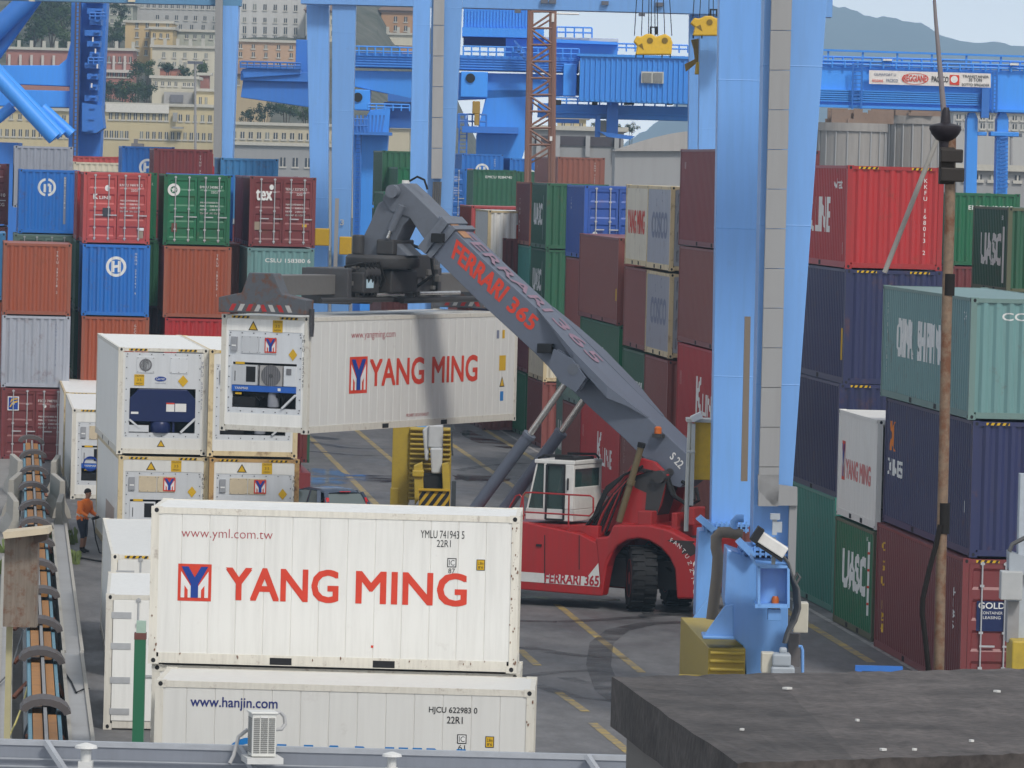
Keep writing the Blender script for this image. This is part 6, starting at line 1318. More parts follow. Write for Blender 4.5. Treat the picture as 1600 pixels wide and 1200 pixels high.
building('long_shed', 'low long cream shed behind the crane legs with a line of windows', 356, 198, 640, 250, 668, 14, wallmat('shed_cream', (.52, .46, .33)), [(209, 219, 366, 560, 16, 6)])
building('grey_shed', 'low grey roofed shed in front of the long cream shed', 356, 228, 520, 262, 640, 10, GRYC, [(246, 260, 442, 500, 4, 8)])
building('apartment_house', 'orange apartment house with brown eaves between crane legs, top centre', 596, 20, 660, 70, 930, 14, ORB, [(26, 34, 618, 650, 3, 5), (40, 48, 618, 650, 3, 5)], 'hip')
building('villa', 'cream villa with stepped roof left of the orange house, top centre', 540, 34, 590, 70, 940, 10, CRM2, [(40, 46, 558, 584, 3, 4)], 'hip')
building('terrace', 'pale stone terrace with balustrade below the orange house', 540, 54, 655, 76, 915, 5, CRM2, [], 'balustrade')
building('pier_office', 'small cream office with flat roof between the lattice tower and arched shed', 872, 186, 916, 215, 520, 8, CRM, [(192, 200, 880, 908, 3, 5)], group='port buildings')
def ex4(g, l, cc, w):
    b = MB()
    for x in (838, 868, 915, 960): l.box(b, x, 212, x+7, 245, 459.5, .5)
    b.build('column', GRYC, g)
    b = MB(); l.box(b, 836, 213, 970, 228, 459.9, .2); b.build('dark_opening', plain('opening_dark', (.08, .07, .08), .8), g)
building('concrete_shed', 'grey concrete shed with columns and dark opening behind the lattice tower', 828, 204, 975, 300, 460, 20, GRYC, [], group='port buildings', extra=ex4)
building('apartment_house', 'grey green house with flat roof between terrace and tan apartments', 160, 8, 208, 60, 868, 10, wallmat('sage', (.36, .37, .31)), [(16, 22, 166, 202, 5, 4), (30, 36, 166, 202, 5, 4), (44, 50, 166, 202, 5, 4)])
building('town_house', 'rose town house behind the jib of the blue crane', 462, 72, 505, 120, 806, 10, wallmat('rose', (.46, .30, .25)), [(80, 86, 468, 498, 4, 4), (92, 98, 468, 498, 4, 4), (104, 110, 468, 498, 4, 4)])
building('garden_house', 'small rust red garden pavilion under the villa', 250, 107, 282, 122, 775, 5, wallmat('rust', (.42, .16, .10)), [], 'balustrade')
building('apartment_house', 'pale yellow house with shutters behind the third crane legs', 480, 20, 545, 90, 862, 12, CRM2, [(30, 38, 488, 540, 6, 4), (48, 56, 488, 540, 6, 4), (66, 74, 488, 540, 6, 4)], 'hip', win=WINL)
building('row_house', 'low ochre row house between salmon house and long shed', 366, 120, 420, 150, 760, 8, wallmat('ochre', (.46, .36, .22)), [(126, 133, 372, 415, 5, 4)], 'hip')
# arched shed
g = root_at('arched_shed', 1010, 240, 440, 'grey shed with shallow arched roof left of the crane leg, right centre', 'building', 0, 'port buildings'); l = LF(g)
b = MB(); l.box(b, 960, 234, 1120, 330, 440, 14); b.build('wall', GRYC, g)
b = MB(); q = [(958, 236)]+[(958+k*10, 236-32*math.sin(min(1, k/14)*math.pi/2)) for k in range(1, 17)]+[(1125, 236)]; l.quad(b, q, 439.5, 16); b.build('roof', paint('shed_roof', (.36, .34, .32), .7, .5, .1, sc_=.3), g)
# silos
def silo(x0, x1, y0, D, label):
    g = root_at('silo', (x0+x1)/2, y0, D, label, 'silo', 0, 'concrete silos'); l = LF(g); c = l((x0+x1)/2, y0, D); rr = (x1-x0)*D/F_PX/2
    b = MB(); b.lathe([(rr, 0), (rr, c.z-.6), (rr+.15, c.z-.6), (rr+.15, c.z)], (c.x, c.y+rr, 0), 40); b.build('wall', paint('silo_concrete', (.29, .27, .25), .8, .6, .06, sc_=.35), g, smooth=True)
    b = MB()
    for k in range(10): a = math.pi+k*math.pi/9; b.tube([(c.x+(rr+.05)*math.cos(a), c.y+rr+(rr+.05)*math.sin(a), .2), (c.x+(rr+.05)*math.cos(a), c.y+rr+(rr+.05)*math.sin(a), c.z)], .06, 5)
    b.build('rib', GRYC, g)
    b = MB()
    for k in range(26):
        a = rnd.uniform(math.pi, 2*math.pi); q = rnd.uniform(.2, .95)*rr; s_ = rnd.uniform(.25, .9); x, y = c.x+q*math.cos(a), c.y+rr+q*math.sin(a); b.box((x-s_, y-s_*.5, c.z), (x+s_, y+s_*.5, c.z+rnd.uniform(.2, 1.1)))
    b.build('roof_gear', paint('rusty_roof_gear', (.28, .19, .14), .8, .6, .6, streak=False), g)
silo(1281, 1388, 192, 420, 'round concrete silo with ribbed wall right of the near crane leg')
silo(1391, 1478, 181, 425, 'taller pale concrete silo behind the antenna mast')
building('harbour_house', 'pale harbour house with window rows at the right edge under the girder', 1490, 176, 1680, 212, 560, 12, PALE, [(181, 188, 1498, 1598, 9, 6), (194, 202, 1498, 1598, 9, 6)], group='port buildings')
for k, (px, z, c_l, lab) in enumerate(((1470, 5.3, 'maroon', 'dark red container lying crosswise far behind the girder legs, upper'), (1476, 2.6, 'maroon', 'dark red container lying crosswise far behind the girder legs, lower'))):
    p = pt(px, z, 400); container(lab, c_l, 0, 0, z, L=40, loc=Vector((p.x+12.4, p.y-1.2, z)), yaw=90-5.46, group=GB)
    
p = pt(1578, 7.95, 399); container('small cream container on top of the crosswise dark red ones', 'cream', 0, 0, 7.92, loc=Vector((p.x+6.1, p.y-.6, 7.92)), yaw=90-5.46, group=GB)
building('low_store', 'low grey store with pale roof at the right edge behind the bright green container', 1495, 268, 1680, 300, 330, 8, GRYC, [(274, 282, 1510, 1590, 5, 8)], group='port buildings')
# lamp masts
def mast(label, x, yt, yb, D):
    g = root_at('lamp_mast', x, yb, D, label, 'lamp mast', 0, 'thin lamp masts'); l = LF(g); c = l(x, yt, D)
    b = MB(); b.tube([(0, c.y, 0), (c.x, c.y, c.z)], [.16, .09], 8); b.build('pole', plain('pole_grey', (.30, .29, .29), .5), g)
    b = MB(); b.box((c.x-.7, c.y-.15, c.z), (c.x+.7, c.y+.15, c.z+.25)); b.build('lamp_head', plain('lamp_dark', (.12, .13, .16), .5), g)
mast('thin grey lamp mast in front of the long cream building', 305, 100, 232, 520)
mast('thin pale mast right of the crosswise containers near the edge', 1580, 214, 300, 380)
# trees
LEAF = []
for k, c in enumerate(((.032, .062, .02), (.055, .09, .028), (.026, .048, .022))):
    LEAF.append(plain('leaf_%s' % ('dark', 'mid', 'deep')[k], c, .8))
BARK = plain('bark', (.07, .05, .035), .9)
def crown_mesh(seed, n=950):
    q = random.Random(seed); b = MB(); cl = [(q.gauss(0, .42), q.gauss(0, .42), q.gauss(.1, .38), q.uniform(.28, .52)) for _ in range(11)]
    for i in range(n):
        cx, cy, cz, r = cl[i % 11]; d = Vector((q.gauss(0, 1), q.gauss(0, 1), q.gauss(0, 1))).normalized()*r*(q.random()**.4); p = Vector((cx, cy, cz))+d
        a = Vector((q.gauss(0, 1), q.gauss(0, 1), q.gauss(0, .6))).normalized()*q.uniform(.05, .10); c = a.cross(d if d.length > .01 else Vector((0, 0, 1))).normalized()*q.uniform(.05, .10)
        b.add([p-a, p+c, p+a, p-c], [(0, 1, 2, 3)])
    return b.mesh('crown', [None], fix=False)
CROWN = [crown_mesh(s) for s in range(4)]
def tree(label, x, yb, rpx, D, k, group='trees on the hillside'):
    z = at(x, yb, D).z; p = pt(x, z, D); r = rpx*D/F_PX
    t = empty('tree', (p.x, p.y, min(z, terrain_z(x, D)) if D > 600 else 0), 0, label, 'tree', group); zc = z+r*1.0-t.location.z
    o = link('crown', CROWN[k % 4], [LEAF[k % 3]], t, (0, 0, zc)); o.scale = (r, r, r*1.05); o.rotation_euler = (0, 0, k*1.3)
    b = MB(); b.tube([(0, 0, -1), (.05, 0, zc*.5), (.1, .05, zc)], [.12*r, .09*r, .04*r], 7)
    for q in range(3): b.tube([(.05, 0, zc*.6), (.45*r*math.cos(q*2.1), .45*r*math.sin(q*2.1), zc+.2*r)], [.05*r, .02*r], 5)
    b.build('trunk', BARK, t)
for k, (x, yb, rp, D, lab) in enumerate(((52, 72, 26, 800, 'dark round tree in the park at the far left behind the crane diagonals'), (80, 74, 24, 806, 'dense green tree in the park beside the crane column'), (66, 44, 26, 830, 'tree higher in the park behind the crane diagonals'), (98, 46, 22, 826, 'tree high in the park touching the crane column'), (100, 80, 16, 796, 'low dark tree right in the park above the brick terrace'),
    (28, 40, 24, 836, 'dark tree at the upper left corner behind the thick blue tube'), (86, 20, 26, 850, 'dark tree at the top edge left of the crane column'), (60, 22, 24, 848, 'round tree at the top edge behind the crane tubes'), (188, 30, 14, 850, 'dark tree at the top edge between crane column and apartment house'), (174, 80, 18, 806, 'dark tree right of the crane column above the brick terrace'), (186, 56, 16, 830, 'smaller dark tree above the one beside the crane column'), (172, 158, 17, 700, 'green tree left end of the row behind the long cream building'), (190, 160, 19, 702, 'broad green tree second in the row behind the long cream building'), (210, 160, 18, 704, 'green tree third in the row behind the long cream building'), (228, 158, 17, 700, 'dark green tree beside the square tower block'),
    (216, 122, 15, 745, 'dark tree between brick terrace and villa'), (230, 120, 14, 748, 'dark tree at the lower left corner of the villa'), (262, 120, 13, 752, 'leafy tree in front of the villa left windows'), (288, 122, 11, 740, 'small palm like tree in front of the villa'), (314, 122, 14, 748, 'dark tree in front of the villa right windows'), (412, 190, 16, 690, 'dark tree below the jib of the blue crane'), (446, 192, 18, 694, 'broad dark tree right below the jib of the blue crane'), (476, 190, 15, 690, 'dark tree beside the blue crane legs below the jib'), (386, 192, 12, 690, 'small dark tree left below the jib of the blue crane'),
    (930, 208, 9, 560, 'small green tree under the blue girder left of the arched shed'), (962, 210, 10, 565, 'small green tree behind the arched shed'), (985, 208, 9, 570, 'small tree farthest right under the blue girder'), (545, 36, 12, 960, 'dark tree behind the stepped roof villa at the top'))):
    tree(lab, x, yb, rp, D, k)
# ---------------------------------------------------------------- left edge: cable trough between concrete walls
CONC = paint('wall_concrete', (.27, .25, .23), .8, .55, .08, streak=False, sc_=.6)
CONCL = paint('pale_wall_concrete', (.36, .34, .30), .8, .45, .06, streak=False, sc_=.8)
def X_(x0, y): return x0+.0088*(y-100)
tr = empty('cable_trough', (1.5, 90, 0)); tag(tr, 'long cable trough with orange covers, light blue side plates and grey arched hoops, left edge', 'cable trough')
o0 = Vector((1.5, 90, 0)); ys = [92, 102.5, 112.8, 120.5, 129, 138, 146, 154, 162, 171, 180, 190, 200]
b = MB(); b.hexa([Vector((X_(1.2, 84), 84, 0))-o0, Vector((X_(1.9, 84), 84, 0))-o0, Vector((X_(1.9, 200), 200, 0))-o0, Vector((X_(1.2, 200), 200, 0))-o0, Vector((X_(1.22, 84), 84, .55))-o0, Vector((X_(1.88, 84), 84, .55))-o0, Vector((X_(1.88, 200), 200, .55))-o0, Vector((X_(1.22, 200), 200, .55))-o0]); b.build('trough_base', CONC, tr)
def runx(b, xa, xb, y0, y1, z0, z1, mi=0):
    b.hexa([Vector((X_(xa, y0), y0, z0))-o0, Vector((X_(xb, y0), y0, z0))-o0, Vector((X_(xb, y1), y1, z0))-o0, Vector((X_(xa, y1), y1, z0))-o0, Vector((X_(xa, y0), y0, z1))-o0, Vector((X_(xb, y0), y0, z1))-o0, Vector((X_(xb, y1), y1, z1))-o0, Vector((X_(xa, y1), y1, z1))-o0], mi)
ORC = paint('orange_cover', (.33, .145, .03), .7, .7, .5, rl=.55); LBP = paint('trough_blue', (.10, .23, .30), .6, .5, .3); HOOP = paint('hoop_grey', (.085, .073, .072), .7, .5, .25, streak=False)
for i in range(len(ys)-1):
    y0, y1 = ys[i]+.5, ys[i+1]-.3
    b = MB(); runx(b, 1.36, 1.53, y0, y1, .88, 1.02); b.build('cover', ORC, tr)
    b = MB(); runx(b, 1.63, 1.78, y0+(y1-y0)*.25, y1, .86, 1.0); b.build('cover', ORC, tr)
b = MB(); runx(b, 1.285, 1.35, 86, 200, .5, .98); b.build('side_plate', LBP, tr)
b = MB(); runx(b, 1.80, 1.865, 86, 200, .5, .96); b.build('side_plate', LBP, tr)
b = MB(); runx(b, 1.55, 1.61, 86, 200, .55, 1.10); b.build('centre_rail', plain('rail_grey', (.24, .24, .24), .6), tr)
for k, y in enumerate(ys):
    b = MB(); q = []; tl = rnd.uniform(-.05, .05)
    n = 7; dx = rnd.uniform(-.03, .03)
    up_r = [(X_(1.58, y)+dx+.46*math.sin(t)-1.5, .98+.27*math.cos(t)+tl*math.sin(t)) for t in [R(-82+164*j/n) for j in range(n+1)]]
    lo_r = [(X_(1.58, y)+dx+.34*math.sin(t)-1.5, .95+.18*math.cos(t)+tl*math.sin(t)) for t in [R(-82+164*j/n) for j in range(n+1)]]
    for j in range(n):
        b.hexa([(lo_r[j][0], y-90, lo_r[j][1]), (lo_r[j+1][0], y-90, lo_r[j+1][1]), (lo_r[j+1][0], y-89.0, lo_r[j+1][1]), (lo_r[j][0], y-89.0, lo_r[j][1]), (up_r[j][0], y-90, up_r[j][1]), (up_r[j+1][0], y-90, up_r[j+1][1]), (up_r[j+1][0], y-89.0, up_r[j+1][1]), (up_r[j][0], y-89.0, up_r[j][1])])
    b.build('hoop', HOOP, tr)
    b = MB(); zz = .55
    b.bar((X_(1.02, y)-1.5, y-90.6, .35), (X_(1.30, y)-1.5, y-90.2, .62), .09, .05); b.bar((X_(1.88, y)-1.5, y-90.2, .6), (X_(2.0, y)-1.5, y-90.5, .35), .08, .05); b.build('bracket', paint('bracket_rust', (.20, .07, .035), .7, .5, .4, streak=False), tr)
# walls
def wall(name, label, x0, x1, y0, y1, h, cat='wall', mat=None):
    t = empty(name, (X_((x0+x1)/2, y0), y0, 0), 0, label, cat); o = Vector(t.location); b = MB()
    f = lambda x, y, z: Vector((X_(x, y), y, z))-o
    b.hexa([f(x0, y0, 0), f(x1, y0, 0), f(x1, y1, 0), f(x0, y1, 0), f(x0+.02, y0, h), f(x1-.02, y0, h), f(x1-.02, y1, h), f(x0+.02, y1, h)]); b.build('wall', mat or CONC, t, bevel=.02)
    b = MB(); b.hexa([f(x0-.02, y0, h), f(x0+.05, y0, h), f(x0+.05, y1, h), f(x0-.02, y1, h), f(x0-.02, y0, h+.05), f(x0+.05, y0, h+.05), f(x0+.05, y1, h+.05), f(x0-.02, y1, h+.05)]); b.hexa([f(x1-.05, y0, h), f(x1+.02, y0, h), f(x1+.02, y1, h), f(x1-.05, y1, h), f(x1-.05, y0, h+.05), f(x1+.02, y0, h+.05), f(x1+.02, y1, h+.05), f(x1-.05, y1, h+.05)]); b.build('edge', CONCL, t); return t
wall('concrete_wall', 'low grey concrete wall along the right side of the cable trough, near part', 2.0, 2.42, 84, 118, .75)
wall('concrete_wall', 'low grey concrete wall along the right side of the cable trough, part beside the worker', 2.04, 2.44, 118.4, 160, .72)
wall('concrete_wall', 'low concrete wall left of the cable trough under the rusty panel', .72, .98, 84, 150, .45)
b = MB(); b.add([(-6, 80, .03), (1.2, 80, .03), (2.2, 215, .03), (-6, 215, .03)], [(0, 1, 2, 3)]); tag(b.build('side_pavement', paint('side_slab', (.22, .21, .20), .8, .6, .1, streak=False, sc_=.3), fix=True), kind='structure')
def barrier(label, px, py, D, yaw, Ln=2.2, h=1.15):
    p = pt(px, 0, D); t = empty('concrete_barrier', (p.x, p.y, 0), R(yaw), label, 'barrier', 'pale concrete barriers beside the cable trough')
    b = MB(); pr = [(-.30, 0), (.30, 0), (.24, .25), (.10, .55), (.08, h), (-.08, h), (-.10, .55), (-.24, .25)]
    b.prism([(x, -Ln/2, z) for x, z in pr], (0, Ln, 0)); b.build('body', CONCL, t, bevel=.02); return t
for lab, px, D, yaw, h in (('pale concrete barrier left of the trough, farthest, beside the dark red doors', 24, 186, 3, 1.2), ('tilted pale concrete barrier left of the trough, second from the far end', 23, 176, -4, 1.15), ('pale concrete barrier left of the trough with dark pipe over it', 19, 166, 2, 1.1), ('pale concrete barrier right of the trough, farthest, before the white containers', 86, 186, -3, 1.2), ('pale concrete barrier right of the trough with weeds at its foot', 89, 176, 3, 1.15), ('pale concrete barrier right of the trough, nearest to the worker', 93, 166, -2, 1.1)):
    barrier(lab, px, 0, D, yaw, 4.2, h)
# weeds
def weed(label, px, D, s, z=0.0):
    q = random.Random(int(px*7)); p = pt(px, z, D); b = MB()
    for k in range(70):
        a = q.uniform(0, 6.28); r = q.uniform(0, .5)*s; h = q.uniform(.12, .42)*s; c = Vector((r*math.cos(a), r*math.sin(a)*2, 0)); t = c+Vector((q.uniform(-.2, .2)*s, q.uniform(-.2, .2)*s, h)); w_ = Vector((q.uniform(.03, .08), q.uniform(-.03, .03), 0))
        b.add([c-w_, c+w_, t+w_*.8, t+Vector((0, 0, .06)), t-w_*.8], [(0, 1, 2, 3, 4)])
    o = b.build('weed_tuft', plain('weed_green', (.16, .21, .07), .8), fix=False); o.location = p; tag(o, label, 'weed', 'weeds along the concrete walls')
for px, D, s, lab in ((96, 163, 1.0, 'green weed tuft at the foot of the right barriers'), (24, 158, .9, 'green weed tuft beside the left barriers'), (44, 160, 1.0, 'green weed tuft left of the orange covers'), (104, 155, .8, 'small weed tuft on the wall before the worker'), (8, 150, .8, 'weed tuft at the left picture edge')):
    weed(lab, px, D, s)
# rusty panel on its post
p = pt(38, 0, 88); t = empty('rusty_panel', (p.x, p.y, 0), -TH, 'streaky rusty steel panel on a pale post with a plank on top, left edge', 'panel'); l = LF(t)
b = MB(); l.box(b, 6, 836, 58, 980, 88, .3); b.build('panel', paint('rust_streaked_steel', (.23, .185, .145), .7, .85, .85, dark=.25, sc_=2.4, rl=.50), t)
b = MB(); l.quad(b, [(4, 832), (74, 825), (76, 834), (6, 842)], 87.6, .8); b.build('plank', plain('plank_cream', (.55, .47, .34), .7), t)
b = MB(); l.quad(b, [(52, 838), (74, 834), (72, 844), (54, 850)], 87.9, .5); b.build('plank_bracket', plain('dark_wood', (.10, .07, .055), .8), t)
b = MB(); c = l(15, 980, 88.4); b.box((c.x-.05, c.y, 0), (c.x+.04, c.y+.1, c.z+.2)); b.build('post', plain('post_straw', (.42, .38, .22), .7), t)
# loose cables
def cable(label, pts, r, mat, z=.5):
    o_ = onz(*pts[0], z); b = MB(); q = []
    for x, y in pts: q.append(onz(x, y, z)-o_)
    b.tube(q, r, 6); o = b.build('cable', mat, smooth=True); o.location = o_; tag(o, label, 'cable', 'loose cables over the left walls')
YC = plain('yellow_cable', (.62, .52, .16), .6)
cable('yellow cable snaking down beside the orange covers at the lower left', [(50, 1035), (44, 1070), (36, 1100), (24, 1130), (12, 1155), (0, 1166)], .018, YC, .6)
cable('black cable crossing the wall right of the trough, lower left', [(101, 1050), (112, 1066), (119, 1082), (130, 1077), (139, 1076)], .016, BLACK, .78)
cable('grey cable hanging from the rusty panel at the left', [(36, 985), (30, 1005), (22, 1030), (14, 1052), (0, 1066)], .016, plain('cable_grey', (.10, .10, .10), .6), .6)
cable('thin black cable pair left of the trough foot', [(48, 1120), (40, 1142), (33, 1165)], .02, BLACK, .6)
cable('black cable on the ground behind the worker', [(80, 842), (100, 852), (112, 862), (128, 872), (150, 876), (166, 878)], .03, BLACK, .05)
# green post
p = pt(210, 0, 87.5); t = empty('green_post', (p.x, p.y, 0), -TH, 'green square steel post with rusty top left of the front white containers', 'post'); l = LF(t); c = l(210, 998, 87.5)
b = MB(); b.box((-.085, 0, 0), (.085, .17, c.z)); b.build('post', paint('post_green', (.012, .13, .06), .5, .4, .2), t)
b = MB(); b.box((-.09, -.005, c.z), (.09, .175, c.z+.10)); b.build('rusty_cap', paint('cap_rust', (.15, .05, .04), .7, .5, .4), t)
b = MB(); b.box((-.06, .02, c.z+.10), (.08, .15, c.z+.28)); b.build('top_plate', plain('plate_pale_green', (.35, .48, .40), .5), t)
b = MB(); b.box((-.10, -.02, c.z-.62), (.10, -.004, c.z-.44)); b.build('label_plate', plain('grey_plate', (.34, .32, .32), .6), t) if 0 else None
# ---------------------------------------------------------------- foreground roof edge, air conditioner, vents
ZR = onz(0, 1166, 0); D0 = 76.0
p = at(500, 1174, D0); t = empty('steel_roof', (p.x, p.y, p.z), -TH, 'grey ribbed steel roof edge with diagonal braces along the bottom left', 'roof'); l = LF(t)
RFM = paint('roof_steel', (.24, .26, .30), .45, .35, .08, metal=.2); RFL = plain('roof_steel_light', (.40, .42, .45), .4, .2)
xw = 1030*D0/F_PX; x0 = l(-60, 1166, D0).x; x1 = l(1018, 1183, D0).x; z0 = .0
b = MB(); b.box((x0, -.02, -.02), (x1, .10, .05)); b.box((x0, -.06, -.20), (x1, -.03, -.185)); b.box((x0, -.07, -.30), (x1, -.03, -.285)); b.build('flange', RFL, t)
b = MB(); b.box((x0, 0, -.40), (x1, .06, -.02)); b.box((x0, -.9, -.55), (x1, 0, -.42)); b.box((x0, -6, -.62), (x1, -.9, -.56)); b.box((x0, .1, -2.2), (x1, .3, -.02)); b.build('roof_sheet', RFM, t)
for x in (80, 380, 925): b = MB(); b.bar((l(x-8, 1168, D0).x, -.1, .05), (l(x+24, 1205, D0).x, -.25, -.32), .10, .06); b.build('brace', RFL, t)
zr = p.z
def ac():
    t = empty('air_conditioner', at(405, 1184, 75.6), -TH+R(12), 'white outdoor air conditioner unit standing on the steel roof edge', 'air conditioner')
    b = MB(); b.box((-.13, -.17, .03), (.19, .17, .61)); b.build('case', plain('ac_white', (.66, .66, .62), .4), t, bevel=.012)
    b = MB(); b.box((-.15, -.19, .59), (.21, .19, .615)); b.build('top_cover', plain('ac_white', (.66, .66, .62), .4), t, bevel=.01)
    b = MB()
    for k in range(18): z = .08+k*.026; b.box((-.11, -.178, z), (-.03, -.171, z+.015)); b.box((-.015, -.178, z), (.075, -.171, z+.015)); b.box((.09, -.178, z), (.17, -.171, z+.015)); b.box((-.137, -.13, z), (-.131, .13, z+.014))
    b.build('grille', plain('ac_grille', (.20, .20, .19), .5), t)
    b = MB(); b.box((-.20, -.25, -.06), (.28, .25, .02)); b.build('foot_rail', plain('ac_foot', (.6, .6, .58), .5), t)
    b = MB(); b.tube([(.19, .0, .58), (.27, .03, .60), (.33, .05, .54), (.34, .04, .44), (.29, .0, .38), (.19, .0, .37)], .025, 8); b.tube([(-.13, .2, .35), (-.24, .25, .25), (-.30, .25, .0), (-.36, .2, -.1)], .025, 8); b.build('pipe', plain('ac_pipe', (.42, .42, .42), .5), t, smooth=True)
    b = MB(); b.box((-.02, -.18, .54), (.07, -.172, .565)); b.build('badge', WHITE_T, t)
ac()
def vent(label, x, y, s):
    t = empty('roof_vent', at(x, y, 75.2), -TH, label, 'vent', 'small white roof vents'); w_ = .10*s
    b = MB(); b.box((-w_*.8, -w_, -.1), (w_*.8, w_, .02*s)); b.lathe([(.06*s, .02*s), (.06*s, .16*s)], n=14); b.build('base', plain('vent_white', (.58, .58, .56), .5), t)
    b = MB(); b.lathe([(.07*s, .16*s), (.13*s, .17*s), (.12*s, .20*s), (.02*s, .23*s)], n=16); b.build('cap', plain('vent_cap', (.66, .66, .64), .45), t)
vent('small white mushroom vent on the steel roof edge, left one', 134, 1192, 1.15); vent('small white mushroom vent on the steel roof edge, middle one', 612, 1202, 1.0); 
# ---------------------------------------------------------------- dark slab in the lower right foreground
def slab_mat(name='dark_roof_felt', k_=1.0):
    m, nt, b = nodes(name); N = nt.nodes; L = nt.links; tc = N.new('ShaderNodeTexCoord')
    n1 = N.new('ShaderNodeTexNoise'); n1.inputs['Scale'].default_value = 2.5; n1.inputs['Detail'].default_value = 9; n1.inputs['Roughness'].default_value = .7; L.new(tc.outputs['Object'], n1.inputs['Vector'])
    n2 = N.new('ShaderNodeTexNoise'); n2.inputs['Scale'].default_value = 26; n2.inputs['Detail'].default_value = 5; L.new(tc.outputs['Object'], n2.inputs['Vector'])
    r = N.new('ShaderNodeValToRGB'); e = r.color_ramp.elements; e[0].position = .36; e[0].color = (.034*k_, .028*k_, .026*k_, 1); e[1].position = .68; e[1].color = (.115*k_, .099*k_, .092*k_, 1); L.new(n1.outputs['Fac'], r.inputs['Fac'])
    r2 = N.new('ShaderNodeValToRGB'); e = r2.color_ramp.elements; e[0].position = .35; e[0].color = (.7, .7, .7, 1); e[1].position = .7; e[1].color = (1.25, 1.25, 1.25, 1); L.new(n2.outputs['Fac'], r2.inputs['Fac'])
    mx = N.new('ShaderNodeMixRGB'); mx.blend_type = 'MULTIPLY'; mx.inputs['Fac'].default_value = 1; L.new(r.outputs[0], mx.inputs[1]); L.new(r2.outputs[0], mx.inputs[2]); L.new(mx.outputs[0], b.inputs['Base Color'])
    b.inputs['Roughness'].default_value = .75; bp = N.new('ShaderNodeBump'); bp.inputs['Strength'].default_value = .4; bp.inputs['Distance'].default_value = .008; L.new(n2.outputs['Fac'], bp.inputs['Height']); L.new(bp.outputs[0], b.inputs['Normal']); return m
zs = H-2.0
A_, B_, C_, D_ = onz(955, 1057, zs), onz(1700, 1042, zs), onz(1700, 1174, zs), onz(1152, 1192, zs)
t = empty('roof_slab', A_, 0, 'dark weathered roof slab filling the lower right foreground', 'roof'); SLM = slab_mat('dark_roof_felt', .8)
nx, ny = 40, 10; vs = []; fs = []
for j in range(ny+1):
    for i in range(nx+1):
        u, v = i/nx, j/ny; q = (A_*(1-u)+B_*u)*(1-v)+(D_*(1-u)+C_*u)*v-A_; q.z += rnd.uniform(-.003, .003); 
        if j == 0: q.y += rnd.uniform(-.01, .01); q.z += rnd.uniform(-.003, .002)
        if i == 0: q.x += rnd.uniform(-.006, .006)
        vs.append(q)
for j in range(ny):
    for i in range(nx): a = j*(nx+1)+i; fs.append((a, a+1, a+nx+2, a+nx+1))
edge = [j*(nx+1) for j in range(ny+1)]+[ny*(nx+1)+i for i in range(1, nx+1)]+[j*(nx+1)+nx for j in range(ny-1, -1, -1)]+[i for i in range(nx-1, 0, -1)]
n0 = len(vs); vs += [Vector((vs[e].x, vs[e].y, vs[e].z-.20+rnd.uniform(-.003, .003))) for e in edge]
for k in range(len(edge)): k2 = (k+1) % len(edge); fs.append((edge[k], edge[k2], n0+k2, n0+k))
b = MB(); b.add(vs, fs)
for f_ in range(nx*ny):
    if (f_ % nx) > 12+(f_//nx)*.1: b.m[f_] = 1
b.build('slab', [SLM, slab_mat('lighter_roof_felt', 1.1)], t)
b = MB(); ins = lambda p, q, s_: p+(q-p)*s_
q = [A_+(C_-A_)*.04-A_, B_+(D_-B_)*.03-A_, C_+(A_-C_)*.03-A_, D_+(B_-D_)*.04-A_]
b.hexa([Vector((k.x, k.y, -3.2)) for k in q]+[Vector((k.x, k.y, -.195)) for k in q]); b.build('wall_below', paint('under_wall', (.16, .15, .14), .85, .5, .05), t)
b = MB()
for k in range(9):
    u, v = rnd.random(), rnd.uniform(.1, .95); c = (A_*(1-u)+B_*u)*(1-v)+(D_*(1-u)+C_*u)*v-A_; s_ = rnd.uniform(.005, .013); b.prism([(c.x+s_*rnd.uniform(.6, 1.8)*math.cos(a), c.y+s_*rnd.uniform(.5, 1.5)*math.sin(a), c.z+.002) for a in (0, 1.1, 2.2, 3.3, 4.5, 5.4)], (0, 0, .008))
b.build('pale_chips', plain('chip_white', (.62, .62, .6), .7), t)
# antenna mast
p = at(1467, 1062, 24.2); t = empty('antenna_mast', p, -TH, 'rusty thin antenna mast with black insulator disc and whip, right foreground', 'mast'); l = LF(t); Dm = 24.2
b = MB(); l.tube(b, [(1466, 1100), (1470, 900), (1475, 700), (1479, 500), (1484, 330), (1486, 205)], Dm, .0225, 12); b.build('pole', paint('mast_rust', (.22, .15, .10), .6, .8, .95, streak=False, dark=.3, sc_=7, rl=.47), t, smooth=True)
b = MB(); l.tube(b, [(1467, -40), (1460, 0), (1464, 60), (1471, 130), (1476, 195)][1:] if 0 else [(1458, -30), (1462, 30), (1469, 110), (1476, 190)], Dm, [.006, .008, .011, .013], 10); b.build('whip', plain('whip_grey', (.20, .18, .19), .45), t, smooth=True)
c = l(1477, 205, Dm); b = MB(); b.lathe([(.012, .10), (.018, .085), (.022, .035), (.060, .026), (.067, .022), (.068, .008), (.058, -.012), (.038, -.036), (.026, -.042), (.024, -.08)], (c.x, c.y, c.z), 28); b.build('insulator', plain('insulator_black', (.025, .022, .028), .45), t, smooth=True)
b = MB(); l.box(b, 1468, 230, 1492, 288, Dm-.03, .06); l.box(b, 1470, 233, 1505, 254, Dm-.06, .05); l.box(b, 1470, 262, 1507, 284, Dm-.06, .05); b.build('clamp', plain('clamp_black', (.03, .026, .024), .6), t, bevel=.006)
